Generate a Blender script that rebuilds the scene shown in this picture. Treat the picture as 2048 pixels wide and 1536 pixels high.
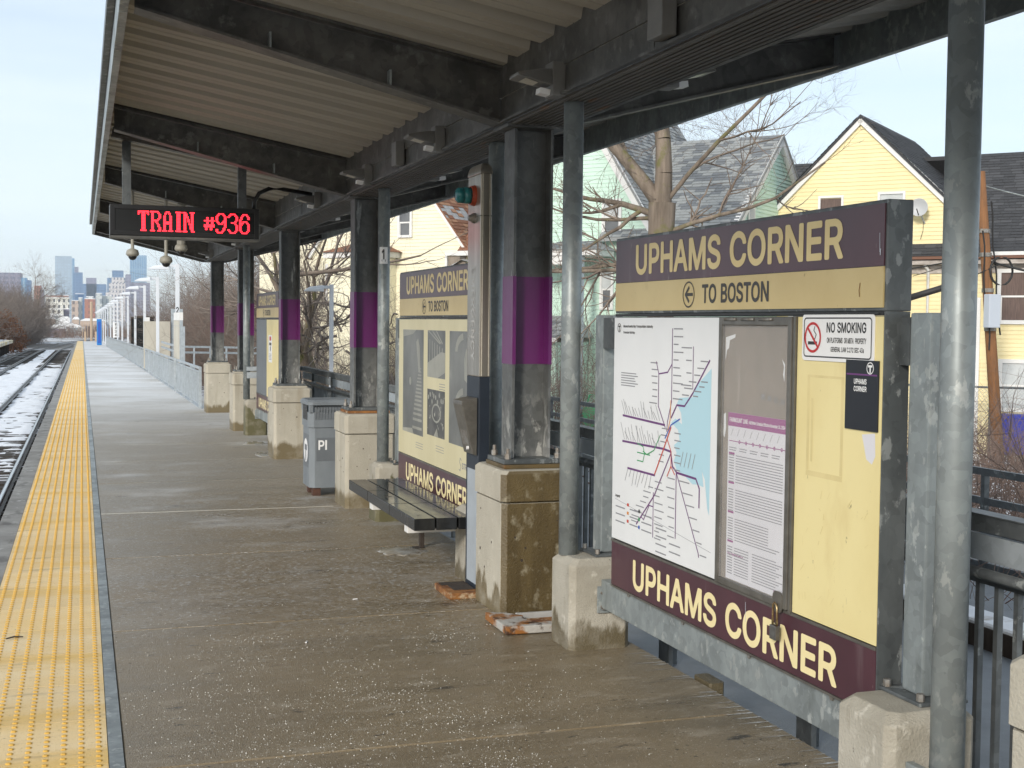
import bpy, bmesh, math, random
import numpy as np
from mathutils import Vector, Matrix
from mathutils.geometry import tessellate_polygon

for _o in list(bpy.data.objects):
    bpy.data.objects.remove(_o)
SC = bpy.context.scene
COL = SC.collection
R = math.radians

# ------------------------------------------------------------------ camera
cam_d = bpy.data.cameras.new('camera')
cam_d.sensor_width = 36.0
cam_d.lens = 36.0 * 2600.0 / 2048.0
cam_d.clip_start = 0.05
cam_d.clip_end = 20000
cam = bpy.data.objects.new('camera', cam_d)
COL.objects.link(cam)
YAW, PITCH, ROLL = R(18.3105), R(2.6734), R(0.6059)
_fw = Vector((math.sin(YAW) * math.cos(PITCH), math.cos(YAW) * math.cos(PITCH), -math.sin(PITCH)))
_rt = Vector((math.cos(YAW), -math.sin(YAW), 0))
_up = _rt.cross(_fw)
_r2 = math.cos(ROLL) * _rt + math.sin(ROLL) * _up
_u2 = -math.sin(ROLL) * _rt + math.cos(ROLL) * _up
_m = Matrix((_r2, _u2, -_fw)).transposed().to_4x4()
_m.translation = Vector((0, 0, 1.75))
cam.matrix_world = _m
SC.camera = cam

# ------------------------------------------------------------------ sky, sun, exposure
SUN_EL, SUN_AZ = R(23), R(222)      # azimuth measured from +y towards +x: behind the camera, on the track side
world = bpy.data.worlds.new('World')
SC.world = world
world.use_nodes = True
wn = world.node_tree
wn.nodes.clear()
_out = wn.nodes.new('ShaderNodeOutputWorld')
_bg = wn.nodes.new('ShaderNodeBackground')
_sky = wn.nodes.new('ShaderNodeTexSky')
_sky.sky_type = 'NISHITA'
_sky.sun_disc = False
_sky.sun_elevation = SUN_EL
_sky.sun_rotation = SUN_AZ
_sky.air_density = 1.0
_sky.dust_density = 1.2
_sky.ozone_density = 1.0
_bg.inputs['Strength'].default_value = 0.105
# thin high cloud veil, the same all round the sky
_tc = wn.nodes.new('ShaderNodeTexCoord')
_mp = wn.nodes.new('ShaderNodeMapping')
_mp.inputs['Scale'].default_value = (1.3, 1.3, 11.0)
_nz = wn.nodes.new('ShaderNodeTexNoise')
_nz.inputs['Scale'].default_value = 1.6
_nz.inputs['Detail'].default_value = 5
_nz.inputs['Roughness'].default_value = 0.5
_mr = wn.nodes.new('ShaderNodeMapRange')
_mr.inputs['From Min'].default_value = 0.34
_mr.inputs['From Max'].default_value = 0.70
_mr.inputs['To Min'].default_value = 0.50
_mr.inputs['To Max'].default_value = 0.86
_mx = wn.nodes.new('ShaderNodeMix')
_mx.data_type = 'RGBA'
CLOUD = (6.6, 7.3, 7.9, 1)
_mx.inputs['B'].default_value = CLOUD
wn.links.new(_tc.outputs['Generated'], _mp.inputs['Vector'])
wn.links.new(_mp.outputs['Vector'], _nz.inputs['Vector'])
wn.links.new(_nz.outputs['Fac'], _mr.inputs['Value'])
wn.links.new(_mr.outputs['Result'], _mx.inputs['Factor'])
wn.links.new(_sky.outputs['Color'], _mx.inputs['A'])
wn.links.new(_mx.outputs['Result'], _bg.inputs['Color'])
wn.links.new(_bg.outputs['Background'], _out.inputs['Surface'])

sun_d = bpy.data.lights.new('sun', 'SUN')
sun_d.energy = 1.9
sun_d.angle = R(10)
sun_d.color = (1.0, 0.94, 0.85)
sun = bpy.data.objects.new('sun', sun_d)
COL.objects.link(sun)
_sd = Vector((math.sin(SUN_AZ) * math.cos(SUN_EL), math.cos(SUN_AZ) * math.cos(SUN_EL), math.sin(SUN_EL)))
sun.rotation_euler = _sd.to_track_quat('Z', 'Y').to_euler()
sun.location = (-20, -20, 40)

SC.view_settings.view_transform = 'Standard'
SC.view_settings.look = 'None'
SC.view_settings.exposure = 0.55
SC.view_settings.gamma = 1.0
SC.view_settings.use_curve_mapping = False
SC.render.engine = 'CYCLES'
SC.cycles.use_denoising = True
SC.cycles.max_bounces = 7
SC.cycles.diffuse_bounces = 4
SC.cycles.glossy_bounces = 3
SC.cycles.transmission_bounces = 4
SC.cycles.volume_bounces = 1
SC.cycles.sample_clamp_indirect = 6

# ------------------------------------------------------------------ materials
U1 = (1, 1, 1)
def M(name, c, c2=None, scale=3.0, stretch=(1, 1, 1), lo=0.35, hi=0.65, rough=0.6, metal=0.0, layers=(), bump=0.0,
      bscale=40.0, bstretch=(1, 1, 1), spec=0.5, r2=None, detail=5, coord='pos', emit=None,
      damp=None, wetface=None, vor=None, orand=None):
    """colour c/c2 mixed by noise, then layers (colour, scale, stretch, lo, hi[, roughness]) painted over by more noise."""
    m = bpy.data.materials.new(name)
    m.use_nodes = True
    t = m.node_tree
    b = t.nodes['Principled BSDF']
    b.inputs['Roughness'].default_value = rough
    b.inputs['Metallic'].default_value = metal
    b.inputs['Specular IOR Level'].default_value = spec
    if c2 is None and not layers and not bump:
        b.inputs['Base Color'].default_value = (*c, 1)
    if emit:
        b.inputs['Emission Color'].default_value = (*emit[0], 1)
        b.inputs['Emission Strength'].default_value = emit[1]
    if c2 is None and not layers and not bump:
        return m
    if coord == 'pos':
        src = t.nodes.new('ShaderNodeNewGeometry').outputs['Position']
    else:
        src = t.nodes.new('ShaderNodeTexCoord').outputs['Object']

    def fac(scale, stretch, lo, hi, det=5):
        mp = t.nodes.new('ShaderNodeMapping')
        mp.inputs['Scale'].default_value = stretch
        n = t.nodes.new('ShaderNodeTexNoise')
        n.inputs['Scale'].default_value = scale
        n.inputs['Detail'].default_value = det
        n.inputs['Roughness'].default_value = 0.6
        r = t.nodes.new('ShaderNodeMapRange')
        r.inputs['From Min'].default_value = lo
        r.inputs['From Max'].default_value = hi
        t.links.new(src, mp.inputs['Vector'])
        t.links.new(mp.outputs['Vector'], n.inputs['Vector'])
        t.links.new(n.outputs['Fac'], r.inputs['Value'])
        return r.outputs['Result'], n.outputs['Fac']

    def mix(f, a, bb):
        x = t.nodes.new('ShaderNodeMix')
        x.data_type = 'RGBA'
        for k, v in (('Factor', f), ('A', a), ('B', bb)):
            if hasattr(v, 'links') or isinstance(v, bpy.types.NodeSocket):
                t.links.new(v, x.inputs[k])
            elif k == 'Factor':
                x.inputs[k].default_value = v
            else:
                x.inputs[k].default_value = (*v, 1)
        return x.outputs['Result']

    f, _ = fac(scale, stretch, lo, hi, detail)
    col = mix(f, c, c2 if c2 else c)
    rg = None
    if r2 is not None:
        q = t.nodes.new('ShaderNodeMapRange')
        q.inputs['To Min'].default_value = rough
        q.inputs['To Max'].default_value = r2
        t.links.new(f, q.inputs['Value'])
        rg = q.outputs['Result']
    for L in layers:
        lf, _ = fac(L[1], L[2], L[3], L[4])
        if len(L) > 6 and L[6] is not None:      # gate: (axis, from, to) fades the layer along a world axis
            ax, g0, g1 = L[6]
            sp = t.nodes.new('ShaderNodeSeparateXYZ')
            t.links.new(src, sp.inputs[0])
            gr = t.nodes.new('ShaderNodeMapRange')
            gr.inputs['From Min'].default_value = g0
            gr.inputs['From Max'].default_value = g1
            t.links.new(sp.outputs[ax], gr.inputs['Value'])
            mm = t.nodes.new('ShaderNodeMath')
            mm.operation = 'MULTIPLY'
            t.links.new(lf, mm.inputs[0])
            t.links.new(gr.outputs['Result'], mm.inputs[1])
            lf = mm.outputs[0]
        col = mix(lf, col, L[0])
        if len(L) > 5 and L[5] is not None:
            q = t.nodes.new('ShaderNodeMix')
            t.links.new(lf, q.inputs['Factor'])
            if rg is None:
                q.inputs['A'].default_value = rough
            else:
                t.links.new(rg, q.inputs['A'])
            q.inputs['B'].default_value = L[5]
            rg = q.outputs['Result']
    if vor:      # zinc spangle: every crystal a little lighter or darker
        v = t.nodes.new('ShaderNodeTexVoronoi')
        v.inputs['Scale'].default_value = vor[0]
        n2 = t.nodes.new('ShaderNodeTexNoise')
        n2.inputs['Scale'].default_value = vor[0] * .8
        va = t.nodes.new('ShaderNodeVectorMath')
        va.operation = 'MULTIPLY_ADD'
        va.inputs[1].default_value = (.9 / vor[0],) * 3
        t.links.new(src, n2.inputs['Vector'])
        t.links.new(n2.outputs['Color'], va.inputs[0])
        t.links.new(src, va.inputs[2])
        t.links.new(va.outputs[0], v.inputs['Vector'])
        q = t.nodes.new('ShaderNodeMapRange')
        q.inputs['To Min'].default_value = 1 - vor[1]
        q.inputs['To Max'].default_value = 1 + vor[1]
        t.links.new(v.outputs['Color'], q.inputs['Value'])
        x = t.nodes.new('ShaderNodeVectorMath')
        x.operation = 'SCALE'
        t.links.new(col, x.inputs[0])
        t.links.new(q.outputs['Result'], x.inputs['Scale'])
        col = x.outputs[0]
    if orand:    # every piece its own tone
        oi = t.nodes.new('ShaderNodeObjectInfo')
        q = t.nodes.new('ShaderNodeMapRange')
        q.inputs['To Min'].default_value = 1 - orand
        q.inputs['To Max'].default_value = 1 + orand
        t.links.new(oi.outputs['Random'], q.inputs['Value'])
        x = t.nodes.new('ShaderNodeVectorMath')
        x.operation = 'SCALE'
        t.links.new(col, x.inputs[0])
        t.links.new(q.outputs['Result'], x.inputs['Scale'])
        col = x.outputs[0]
    if damp or wetface:
        def math2(op, a, bb):
            n = t.nodes.new('ShaderNodeMath')
            n.operation = op
            n.use_clamp = op in ('MULTIPLY', 'MAXIMUM')
            for k, w in enumerate((a, bb)):
                if isinstance(w, bpy.types.NodeSocket): t.links.new(w, n.inputs[k])
                else: n.inputs[k].default_value = w
            return n.outputs[0]
        sp = t.nodes.new('ShaderNodeSeparateXYZ')
        t.links.new(src, sp.inputs[0])
        if damp:     # water drawn up from the foot, ragged and soft at its upper edge
            h, amp, dc, dr = damp
            _, raw = fac(7, (1, 1, .35), 0, 1)
            zz = math2('ADD', sp.outputs['Z'], math2('MULTIPLY_ADD', raw, -amp))
            zz.node.inputs[1].links[0].from_node.inputs[2].default_value = amp * .5
            q = t.nodes.new('ShaderNodeMapRange')
            q.inputs['From Min'].default_value = h + .035
            q.inputs['From Max'].default_value = h - .02
            t.links.new(zz, q.inputs['Value'])
            pat, _ = fac(5, U1, .25, .5)
            mk = math2('MULTIPLY', q.outputs['Result'], math2('MULTIPLY_ADD', pat, .5))
            mk.node.inputs[1].links[0].from_node.inputs[2].default_value = .5
            col = mix(mk, col, dc)
            q2 = t.nodes.new('ShaderNodeMix')
            t.links.new(mk, q2.inputs['Factor'])
            q2.inputs['A'].default_value = rough
            q2.inputs['B'].default_value = dr
            rg = q2.outputs['Result']
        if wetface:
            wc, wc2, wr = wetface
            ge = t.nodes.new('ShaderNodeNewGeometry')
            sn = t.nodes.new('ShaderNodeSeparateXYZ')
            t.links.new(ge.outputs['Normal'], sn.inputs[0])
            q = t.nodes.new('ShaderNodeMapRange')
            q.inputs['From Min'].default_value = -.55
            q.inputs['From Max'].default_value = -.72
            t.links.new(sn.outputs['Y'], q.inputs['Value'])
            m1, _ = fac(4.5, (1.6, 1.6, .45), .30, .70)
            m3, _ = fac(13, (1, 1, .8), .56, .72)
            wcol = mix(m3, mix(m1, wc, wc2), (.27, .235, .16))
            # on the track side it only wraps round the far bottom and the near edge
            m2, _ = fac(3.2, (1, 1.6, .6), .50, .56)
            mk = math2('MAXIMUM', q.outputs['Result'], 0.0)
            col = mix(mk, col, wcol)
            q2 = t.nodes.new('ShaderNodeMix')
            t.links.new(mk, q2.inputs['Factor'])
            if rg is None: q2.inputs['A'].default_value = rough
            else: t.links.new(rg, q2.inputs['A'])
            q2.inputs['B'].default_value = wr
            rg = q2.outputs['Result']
    t.links.new(col, b.inputs['Base Color'])
    if rg is not None:
        t.links.new(rg, b.inputs['Roughness'])
    if bump:
        _, raw = fac(bscale, bstretch, 0, 1, 3)
        bp = t.nodes.new('ShaderNodeBump')
        bp.inputs['Strength'].default_value = bump
        bp.inputs['Distance'].default_value = 0.01
        t.links.new(raw, bp.inputs['Height'])
        t.links.new(bp.outputs['Normal'], b.inputs['Normal'])
    return m

MT = {}
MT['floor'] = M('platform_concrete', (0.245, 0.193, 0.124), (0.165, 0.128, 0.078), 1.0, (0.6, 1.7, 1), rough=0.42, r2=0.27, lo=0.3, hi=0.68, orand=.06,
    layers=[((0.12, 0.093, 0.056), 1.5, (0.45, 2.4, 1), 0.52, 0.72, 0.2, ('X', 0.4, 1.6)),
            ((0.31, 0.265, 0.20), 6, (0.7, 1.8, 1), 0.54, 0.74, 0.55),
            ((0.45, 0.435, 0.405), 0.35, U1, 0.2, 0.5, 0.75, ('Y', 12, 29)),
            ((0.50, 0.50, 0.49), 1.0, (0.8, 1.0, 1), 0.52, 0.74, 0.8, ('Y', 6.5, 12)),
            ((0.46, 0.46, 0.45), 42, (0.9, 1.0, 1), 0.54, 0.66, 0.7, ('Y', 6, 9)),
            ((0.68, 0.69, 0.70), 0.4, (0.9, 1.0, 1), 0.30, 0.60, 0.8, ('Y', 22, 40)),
            ((0.05, 0.04, 0.028), 5, (.8, 2.2, 1), 0.64, 0.70, 0.3),
            ((0.065, 0.052, 0.036), 38, U1, 0.63, 0.70, 0.5),
            ((0.42, 0.375, 0.30), 75, U1, 0.60, 0.68, 0.6)],
    bump=0.4, bscale=140)
MT['conc'] = M('pale_concrete', (0.50, 0.465, 0.385), (0.39, 0.36, 0.295), 2.6, (1, 1, 0.6), rough=0.88, layers=[((0.31, 0.27, 0.20), 2.2, (2.4, 2.4, 0.22), 0.55, 0.8), ((0.58, 0.55, 0.47), 11, U1, 0.6, 0.75), ((0.15, 0.13, 0.10), 24, U1, 0.69, 0.74)], bump=0.5, bscale=85)
MT['conc1'] = M('pale_concrete_damp_foot', (0.50, 0.465, 0.385), (0.39, 0.36, 0.295), 2.6, (1, 1, 0.6), rough=0.88, layers=[((0.31, 0.27, 0.20), 2.2, (2.4, 2.4, 0.22), 0.55, 0.8), ((0.58, 0.55, 0.47), 11, U1, 0.6, 0.75), ((0.15, 0.13, 0.10), 24, U1, 0.69, 0.74)], bump=0.5, bscale=85, damp=(0.1, 0.25, (0.17, 0.135, 0.075), 0.45))
MT['conc2'] = M('pale_concrete_damp_low', (0.50, 0.465, 0.385), (0.39, 0.36, 0.295), 2.6, (1, 1, 0.6), rough=0.88, layers=[((0.31, 0.27, 0.20), 2.2, (2.4, 2.4, 0.22), 0.55, 0.8), ((0.58, 0.55, 0.47), 11, U1, 0.6, 0.75), ((0.15, 0.13, 0.10), 24, U1, 0.69, 0.74)], bump=0.5, bscale=85, damp=(0.12, 0.3, (0.17, 0.135, 0.075), 0.45))
MT['conc3'] = M('pale_concrete_damp_mid', (0.50, 0.465, 0.385), (0.39, 0.36, 0.295), 2.6, (1, 1, 0.6), rough=0.88, layers=[((0.31, 0.27, 0.20), 2.2, (2.4, 2.4, 0.22), 0.55, 0.8), ((0.58, 0.55, 0.47), 11, U1, 0.6, 0.75), ((0.15, 0.13, 0.10), 24, U1, 0.69, 0.74)], bump=0.5, bscale=85, damp=(0.04, 0.3, (0.17, 0.135, 0.075), 0.45))
MT['conc4'] = M('pale_concrete_damp_high', (0.50, 0.465, 0.385), (0.39, 0.36, 0.295), 2.6, (1, 1, 0.6), rough=0.88, layers=[((0.31, 0.27, 0.20), 2.2, (2.4, 2.4, 0.22), 0.55, 0.8), ((0.58, 0.55, 0.47), 11, U1, 0.6, 0.75), ((0.15, 0.13, 0.10), 24, U1, 0.69, 0.74)], bump=0.5, bscale=85, damp=(0.05, 0.4, (0.17, 0.135, 0.075), 0.45))
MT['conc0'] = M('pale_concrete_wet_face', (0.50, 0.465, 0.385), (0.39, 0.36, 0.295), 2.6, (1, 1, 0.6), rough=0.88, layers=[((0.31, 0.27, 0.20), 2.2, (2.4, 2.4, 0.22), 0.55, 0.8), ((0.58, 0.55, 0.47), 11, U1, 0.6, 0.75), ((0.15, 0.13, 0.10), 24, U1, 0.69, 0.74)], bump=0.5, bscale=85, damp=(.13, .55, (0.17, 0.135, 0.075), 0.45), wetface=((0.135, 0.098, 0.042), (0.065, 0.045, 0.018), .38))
MT['conc_grey'] = M('grey_cast_concrete', (0.46, 0.43, 0.365), (0.33, 0.305, 0.25), 3.4, U1, rough=0.88, layers=[((0.20, 0.17, 0.12), 3.0, (2.2, 2.2, 0.5), 0.58, 0.78), ((0.56, 0.53, 0.46), 14, U1, 0.6, 0.72), ((0.1, 0.09, 0.08), 30, U1, 0.70, 0.75)], bump=0.6, bscale=100, damp=(.10, .5, (0.13, 0.105, 0.06), 0.45))
MT['conc_moss'] = M('mossy_cast_concrete', (0.46, 0.43, 0.365), (0.33, 0.305, 0.25), 3.4, U1, rough=0.88, layers=[((0.20, 0.17, 0.12), 3.0, (2.2, 2.2, 0.5), 0.58, 0.78), ((0.56, 0.53, 0.46), 14, U1, 0.6, 0.72), ((0.1, 0.09, 0.08), 30, U1, 0.70, 0.75)], bump=0.6, bscale=100, damp=(.30, .8, (0.11, 0.10, 0.045), 0.5))
MT['wet'] = M('water_stained_concrete', (0.135, 0.095, 0.04), (0.085, 0.06, 0.025), 3.0, (1.5, 1.5, 0.6), rough=0.4, r2=0.6,
    layers=[((0.26, 0.21, 0.13), 9, (1, 1, 0.7), 0.6, 0.78), ((0.16, 0.075, 0.02), 2.0, (2, 2, 0.6), 0.6, 0.75)], bump=0.3, bscale=80)
MT['damp'] = M('damp_concrete', (0.20, 0.165, 0.105), (0.14, 0.115, 0.07), 5.0, (1, 1, 0.7), rough=0.6, bump=0.3, bscale=80)
MT['nosing'] = M('platform_nosing_top', (0.30, 0.295, 0.28), (0.19, 0.185, 0.175), 2.0, (1, 1, 1), rough=0.85, layers=[((.12, .115, .11), 4, (1, .6, 1), .58, .7), ((.42, .42, .41), 9, U1, .6, .7)], bump=0.4)
MT['edge'] = M('platform_edge', (0.2, 0.19, 0.18), (0.11, 0.105, 0.1), 3.0, U1, rough=0.85, bump=0.3)
MT['tile'] = M('worn_tactile_tile', (0.85, 0.67, 0.40), (0.80, 0.57, 0.25), 1.1, (1, 2.4, 1), rough=0.6, orand=.07,
    layers=[((0.74, 0.46, 0.09), 0.8, (0.6, 2.2, 1), 0.50, 0.70), ((0.50, 0.36, 0.17), 2.6, (.5, 3, 1), 0.60, 0.74), ((0.33, 0.25, 0.14), 34, U1, 0.66, 0.72), ((0.60, 0.42, 0.16), 110, U1, 0.58, 0.66), ((0.10, 0.08, 0.06), 5, (1, .5, 1), .72, .75)], bump=0.4, bscale=200)
MT['dome'] = M('tactile_dome', (0.72, 0.42, 0.07), (0.62, 0.36, 0.06), 2.0, U1, rough=0.55)
MT['galv'] = M('galvanised_steel', (0.31, 0.345, 0.35), (0.215, 0.24, 0.245), 3, (1, 1, 0.6), rough=0.42, r2=0.55, metal=0.3, vor=(26, .16),
    layers=[((0.38, 0.405, 0.40), 11, (1.4, 1.4, .8), 0.585, 0.625), ((0.17, 0.19, 0.19), 5, (1, 1, .4), 0.60, 0.72)], lo=0.38, hi=0.62)
MT['galv_dark'] = M('weathered_galvanised_steel', (0.135, 0.147, 0.150), (0.085, 0.094, 0.098), 4, (1, 1, 0.45), rough=0.5, metal=0.3, vor=(24, .2),
    layers=[((0.25, 0.265, 0.265), 10, (1.4, 1.4, .8), 0.60, 0.635)], lo=0.4, hi=0.6)
MT['canopy_steel'] = M('canopy_beam_steel', (0.125, 0.123, 0.115), (0.075, 0.075, 0.071), 4, U1, rough=0.5, metal=0.25, vor=(20, .2),
    layers=[((0.16, 0.16, 0.152), 9, (1, 1, 1), 0.59, 0.66), ((0.19, 0.19, 0.18), 3, (2.5, .6, .6), 0.64, 0.76)], lo=0.4, hi=0.6)
MT['column_steel'] = M('column_steel', (0.125, 0.13, 0.128), (0.07, 0.073, 0.072), 5, (1, 1, 0.4), rough=0.5, metal=0.25, vor=(22, .22),
    layers=[((0.27, 0.275, 0.27), 5, (1, 1, 0.4), 0.42, 0.60, .6, ('Z', 1.55, .95)), ((0.33, 0.34, 0.33), 9, (1.6, 1.6, 0.3), 0.64, 0.70), ((0.40, 0.40, 0.38), 15, (1, 1, .5), .56, .62, .7, ('Z', 1.35, 1.0))])
MT['deck'] = M('canopy_deck_paint', (0.45, 0.42, 0.36), (0.38, 0.355, 0.305), 1.2, (0.4, 2, 1), rough=0.6)
MT['soffit'] = M('ribbed_soffit', (0.13, 0.122, 0.11), (0.09, 0.085, 0.075), 3, (3, 0.4, 1), rough=0.6,
    layers=[((0.2, 0.1, 0.04), 5, (2, 0.5, 1), 0.62, 0.75)])
MT['purple'] = M('purple_band', (0.125, 0.014, 0.115), (0.095, 0.010, 0.09), 3, (1, 1, .5), rough=0.35, layers=[((.17, .06, .16), 5, (1.5, 1.5, .25), .62, .78), ((.12, .11, .11), 13, U1, .72, .75)])
MT['brown_sign'] = M('sign_brown', (0.082, 0.030, 0.042), (0.058, 0.021, 0.031), 3, (1, 1, 0.5), rough=0.3,
    layers=[((0.145, 0.10, 0.11), 3.2, (2.5, 2.5, 0.25), 0.60, 0.76), ((0.20, 0.15, 0.155), 18, (1, 1, .35), .69, .74)])
MT['tan_sign'] = M('sign_tan', (0.60, 0.475, 0.225), (0.54, 0.415, 0.185), 2.4, U1, rough=0.36, layers=[((0.46, 0.345, 0.15), 4, (1, 1, .6), 0.6, 0.75), ((0.35, 0.26, 0.11), 26, U1, 0.68, 0.73)])
MT['cream_sign'] = M('sign_cream', (0.79, 0.68, 0.345), (0.72, 0.60, 0.28), 1.6, U1, rough=0.38,
    layers=[((0.66, 0.53, 0.24), 2.6, (1, 1, .5), 0.55, 0.75), ((0.42, 0.34, 0.16), 7, (1, 1, 0.5), 0.68, 0.72), ((0.34, 0.28, 0.14), 24, (1, 1.5, 0.7), 0.69, 0.73)])
MT['letter_tan'] = M('lettering_tan', (0.74, 0.60, 0.30), (0.70, 0.55, 0.26), 6, U1, rough=0.45)
MT['letter_cream'] = M('lettering_cream', (0.88, 0.76, 0.43), (0.82, 0.70, 0.38), 6, U1, rough=0.45)
MT['black'] = M('black_print', (0.025, 0.025, 0.025), rough=0.5)
MT['dark_print'] = M('dark_print', (0.05, 0.045, 0.04), rough=0.5)
MT['grey_print'] = M('grey_print', (0.26, 0.26, 0.28), rough=0.6)
MT['white'] = M('white_print', (0.80, 0.80, 0.80), rough=0.45)
MT['paper'] = M('poster_paper', (0.78, 0.79, 0.80), (0.74, 0.75, 0.76), 3, U1, rough=0.35)
MT['paper2'] = M('timetable_paper', (0.70, 0.69, 0.73), (0.66, 0.65, 0.69), 3, U1, rough=0.4)
MT['sea'] = M('map_sea_blue', (0.44, 0.66, 0.75), rough=0.4)
MT['line_purple'] = M('map_purple', (0.14, 0.04, 0.17), rough=0.5)
MT['line_red'] = M('map_red', (0.55, 0.07, 0.04), rough=0.5)
MT['line_orange'] = M('map_orange', (0.65, 0.25, 0.04), rough=0.5)
MT['line_green'] = M('map_green', (0.03, 0.30, 0.10), rough=0.5)
MT['line_blue'] = M('map_blue', (0.03, 0.10, 0.45), rough=0.5)
MT['magenta'] = M('timetable_magenta', (0.28, 0.02, 0.20), rough=0.45)
MT['steel_case'] = M('display_case_steel', (0.19, 0.18, 0.16), (0.13, 0.12, 0.105), 12, U1, rough=0.4, metal=0.5)
MT['case_back'] = M('dirty_case_back', (0.27, 0.225, 0.18), (0.21, 0.175, 0.14), 4, (1, 1, 0.6), rough=0.6,
    layers=[((0.36, 0.32, 0.27), 6, (2, 2, 0.25), 0.6, 0.75)])
MT['red'] = M('no_smoking_red', (0.50, 0.02, 0.02), rough=0.45)
MT['navy'] = M('braille_sign_black', (0.012, 0.014, 0.02), rough=0.5)
MT['brass'] = M('shackle_metal', (0.45, 0.36, 0.2), (0.25, 0.14, 0.06), 30, U1, rough=0.4, metal=0.8)
MT['lock'] = M('padlock_steel', (0.22, 0.22, 0.21), (0.15, 0.14, 0.13), 30, U1, rough=0.4, metal=0.7)
MT['bolt'] = M('bolt_steel', (0.30, 0.30, 0.29), (0.20, 0.17, 0.14), 30, U1, rough=0.5, metal=0.5)
MT['bench'] = M('recycled_plastic_board', (0.013, 0.014, 0.015), (0.022, 0.023, 0.024), 6, (4, 0.6, 1), rough=0.07, r2=0.16, orand=.2,
    spec=.4, layers=[((0.065, 0.058, 0.05), 8, (1, 1.8, 1), 0.63, 0.68, 0.5)])
MT['bench_leg'] = M('bench_leg_paint', (0.45, 0.45, 0.44), (0.36, 0.35, 0.33), 8, U1, rough=0.6)
MT['stainless'] = M('stainless_steel', (0.44, 0.41, 0.36), (0.32, 0.295, 0.25), 3, (6, 6, 0.3), rough=0.3, metal=0.75,
    layers=[((0.22, 0.19, 0.155), 2.5, (2, 2, 0.4), 0.52, 0.8), ((0.55, 0.53, 0.48), 8, (2, 2, .3), .62, .75)])
MT['dark_blue'] = M('call_post_blue', (0.012, 0.018, 0.028), (0.018, 0.026, 0.04), 5, U1, rough=0.5)
MT['pale_blue'] = M('pale_panel', (0.40, 0.44, 0.48), (0.33, 0.365, 0.40), 4, U1, rough=0.5)
MT['teal'] = M('teal_lens', (0.02, 0.16, 0.17), rough=0.25)
MT['red_ring'] = M('red_lamp_base', (0.33, 0.05, 0.02), rough=0.5)
MT['bin'] = M('grey_bin_plastic', (0.21, 0.235, 0.255), (0.165, 0.185, 0.205), 5, (1, 1, 0.4), rough=0.5)
MT['bin_dark'] = M('bin_dark_panel', (0.15, 0.165, 0.18), (0.13, 0.145, 0.16), 5, U1, rough=0.5)
MT['rust_dark'] = M('dark_rusted_steel', (0.10, 0.045, 0.03), (0.055, 0.03, 0.022), 9, U1, rough=.85)
MT['rust'] = M('rusted_steel', (0.34, 0.15, 0.04), (0.12, 0.045, 0.018), 9, U1, rough=0.8,
    layers=[((0.46, 0.36, 0.24), 11, U1, 0.56, 0.66), ((0.05, 0.03, 0.02), 14, U1, 0.64, 0.7)], bump=0.6, bscale=70)
MT['rust_white'] = M('rusted_white_steel', (0.50, 0.49, 0.46), (0.40, 0.38, 0.35), 6, U1, rough=0.5,
    layers=[((0.30, 0.12, 0.03), 6.5, U1, 0.47, 0.56), ((0.07, 0.035, 0.02), 10, U1, 0.58, 0.66)], bump=0.4, bscale=60)
MT['rail'] = M('running_rail', (0.10, 0.095, 0.09), (0.06, 0.055, 0.05), 5, U1, rough=0.4, metal=0.6)
MT['rail_top'] = M('polished_rail_head', (0.5, 0.5, 0.5), rough=0.2, metal=0.9)
MT['tie'] = M('timber_tie', (0.05, 0.042, 0.035), (0.03, 0.026, 0.022), 8, (1, 6, 1), rough=0.9)
MT['lamp_white'] = M('lamp_white_paint', (0.66, 0.69, 0.73), (0.62, 0.65, 0.69), 2, U1, rough=0.5)
MT['railing'] = M('railing_galvanised', (0.42, 0.465, 0.50), (0.34, 0.38, 0.41), 4, U1, rough=0.5, metal=0.15, vor=(20, .12))
MT['railing_dark'] = M('railing_dark_steel', (0.17, 0.185, 0.19), (0.11, 0.122, 0.13), 5, U1, rough=0.45, metal=0.3, vor=(20, .2),
    layers=[((0.3, 0.32, 0.32), 9, U1, 0.62, 0.67)])
MT['snow'] = M('snow', (0.80, 0.82, 0.85), (0.72, 0.74, 0.78), 3, U1, rough=0.8, layers=[((0.42, 0.39, 0.36), 2.6, (.7, 1.4, 1), .60, .70), ((0.16, 0.14, 0.12), 9, U1, .70, .74)], bump=0.5, bscale=10)
MT['ice'] = M('melting_ice', (0.40, 0.39, 0.36), (0.24, 0.21, 0.165), 9, U1, rough=0.15)
MT['salt'] = M('salt_grain', (0.66, 0.66, 0.63), rough=0.5)
MT['faded_tan'] = M('faded_sign_panel', (0.56, 0.53, 0.45), (0.44, 0.41, 0.35), 1.5, (1, 1, .4), rough=.6)
MT['mast_tan'] = M('mast_tan', (0.50, 0.38, 0.27), rough=.7)
MT['faded_yellow'] = M('faded_yellow_edge', (0.70, 0.55, 0.26), (0.72, 0.70, 0.66), .6, U1, rough=.7)
MT['stain_tan'] = M('old_poster_mark', (0.64, 0.53, 0.25), (0.73, 0.61, 0.30), 6, U1, rough=.45)
MT['ramp'] = M('ramp_concrete', (0.22, 0.24, 0.26), (0.17, 0.185, 0.2), 3, U1, rough=0.6, bump=0.3, bscale=120)
MT['bark'] = M('maple_bark', (0.25, 0.20, 0.155), (0.115, 0.09, 0.068), 4, (1.3, 1.3, 0.16), rough=0.9,
    layers=[((0.15, 0.14, 0.055), 2.4, U1, 0.54, 0.66)], bump=1.0, bscale=22, bstretch=(1, 1, 0.2))
MT['twig'] = M('twig_brown', (0.27, 0.215, 0.17), (0.17, 0.13, 0.105), 3, U1, rough=0.9)
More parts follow.
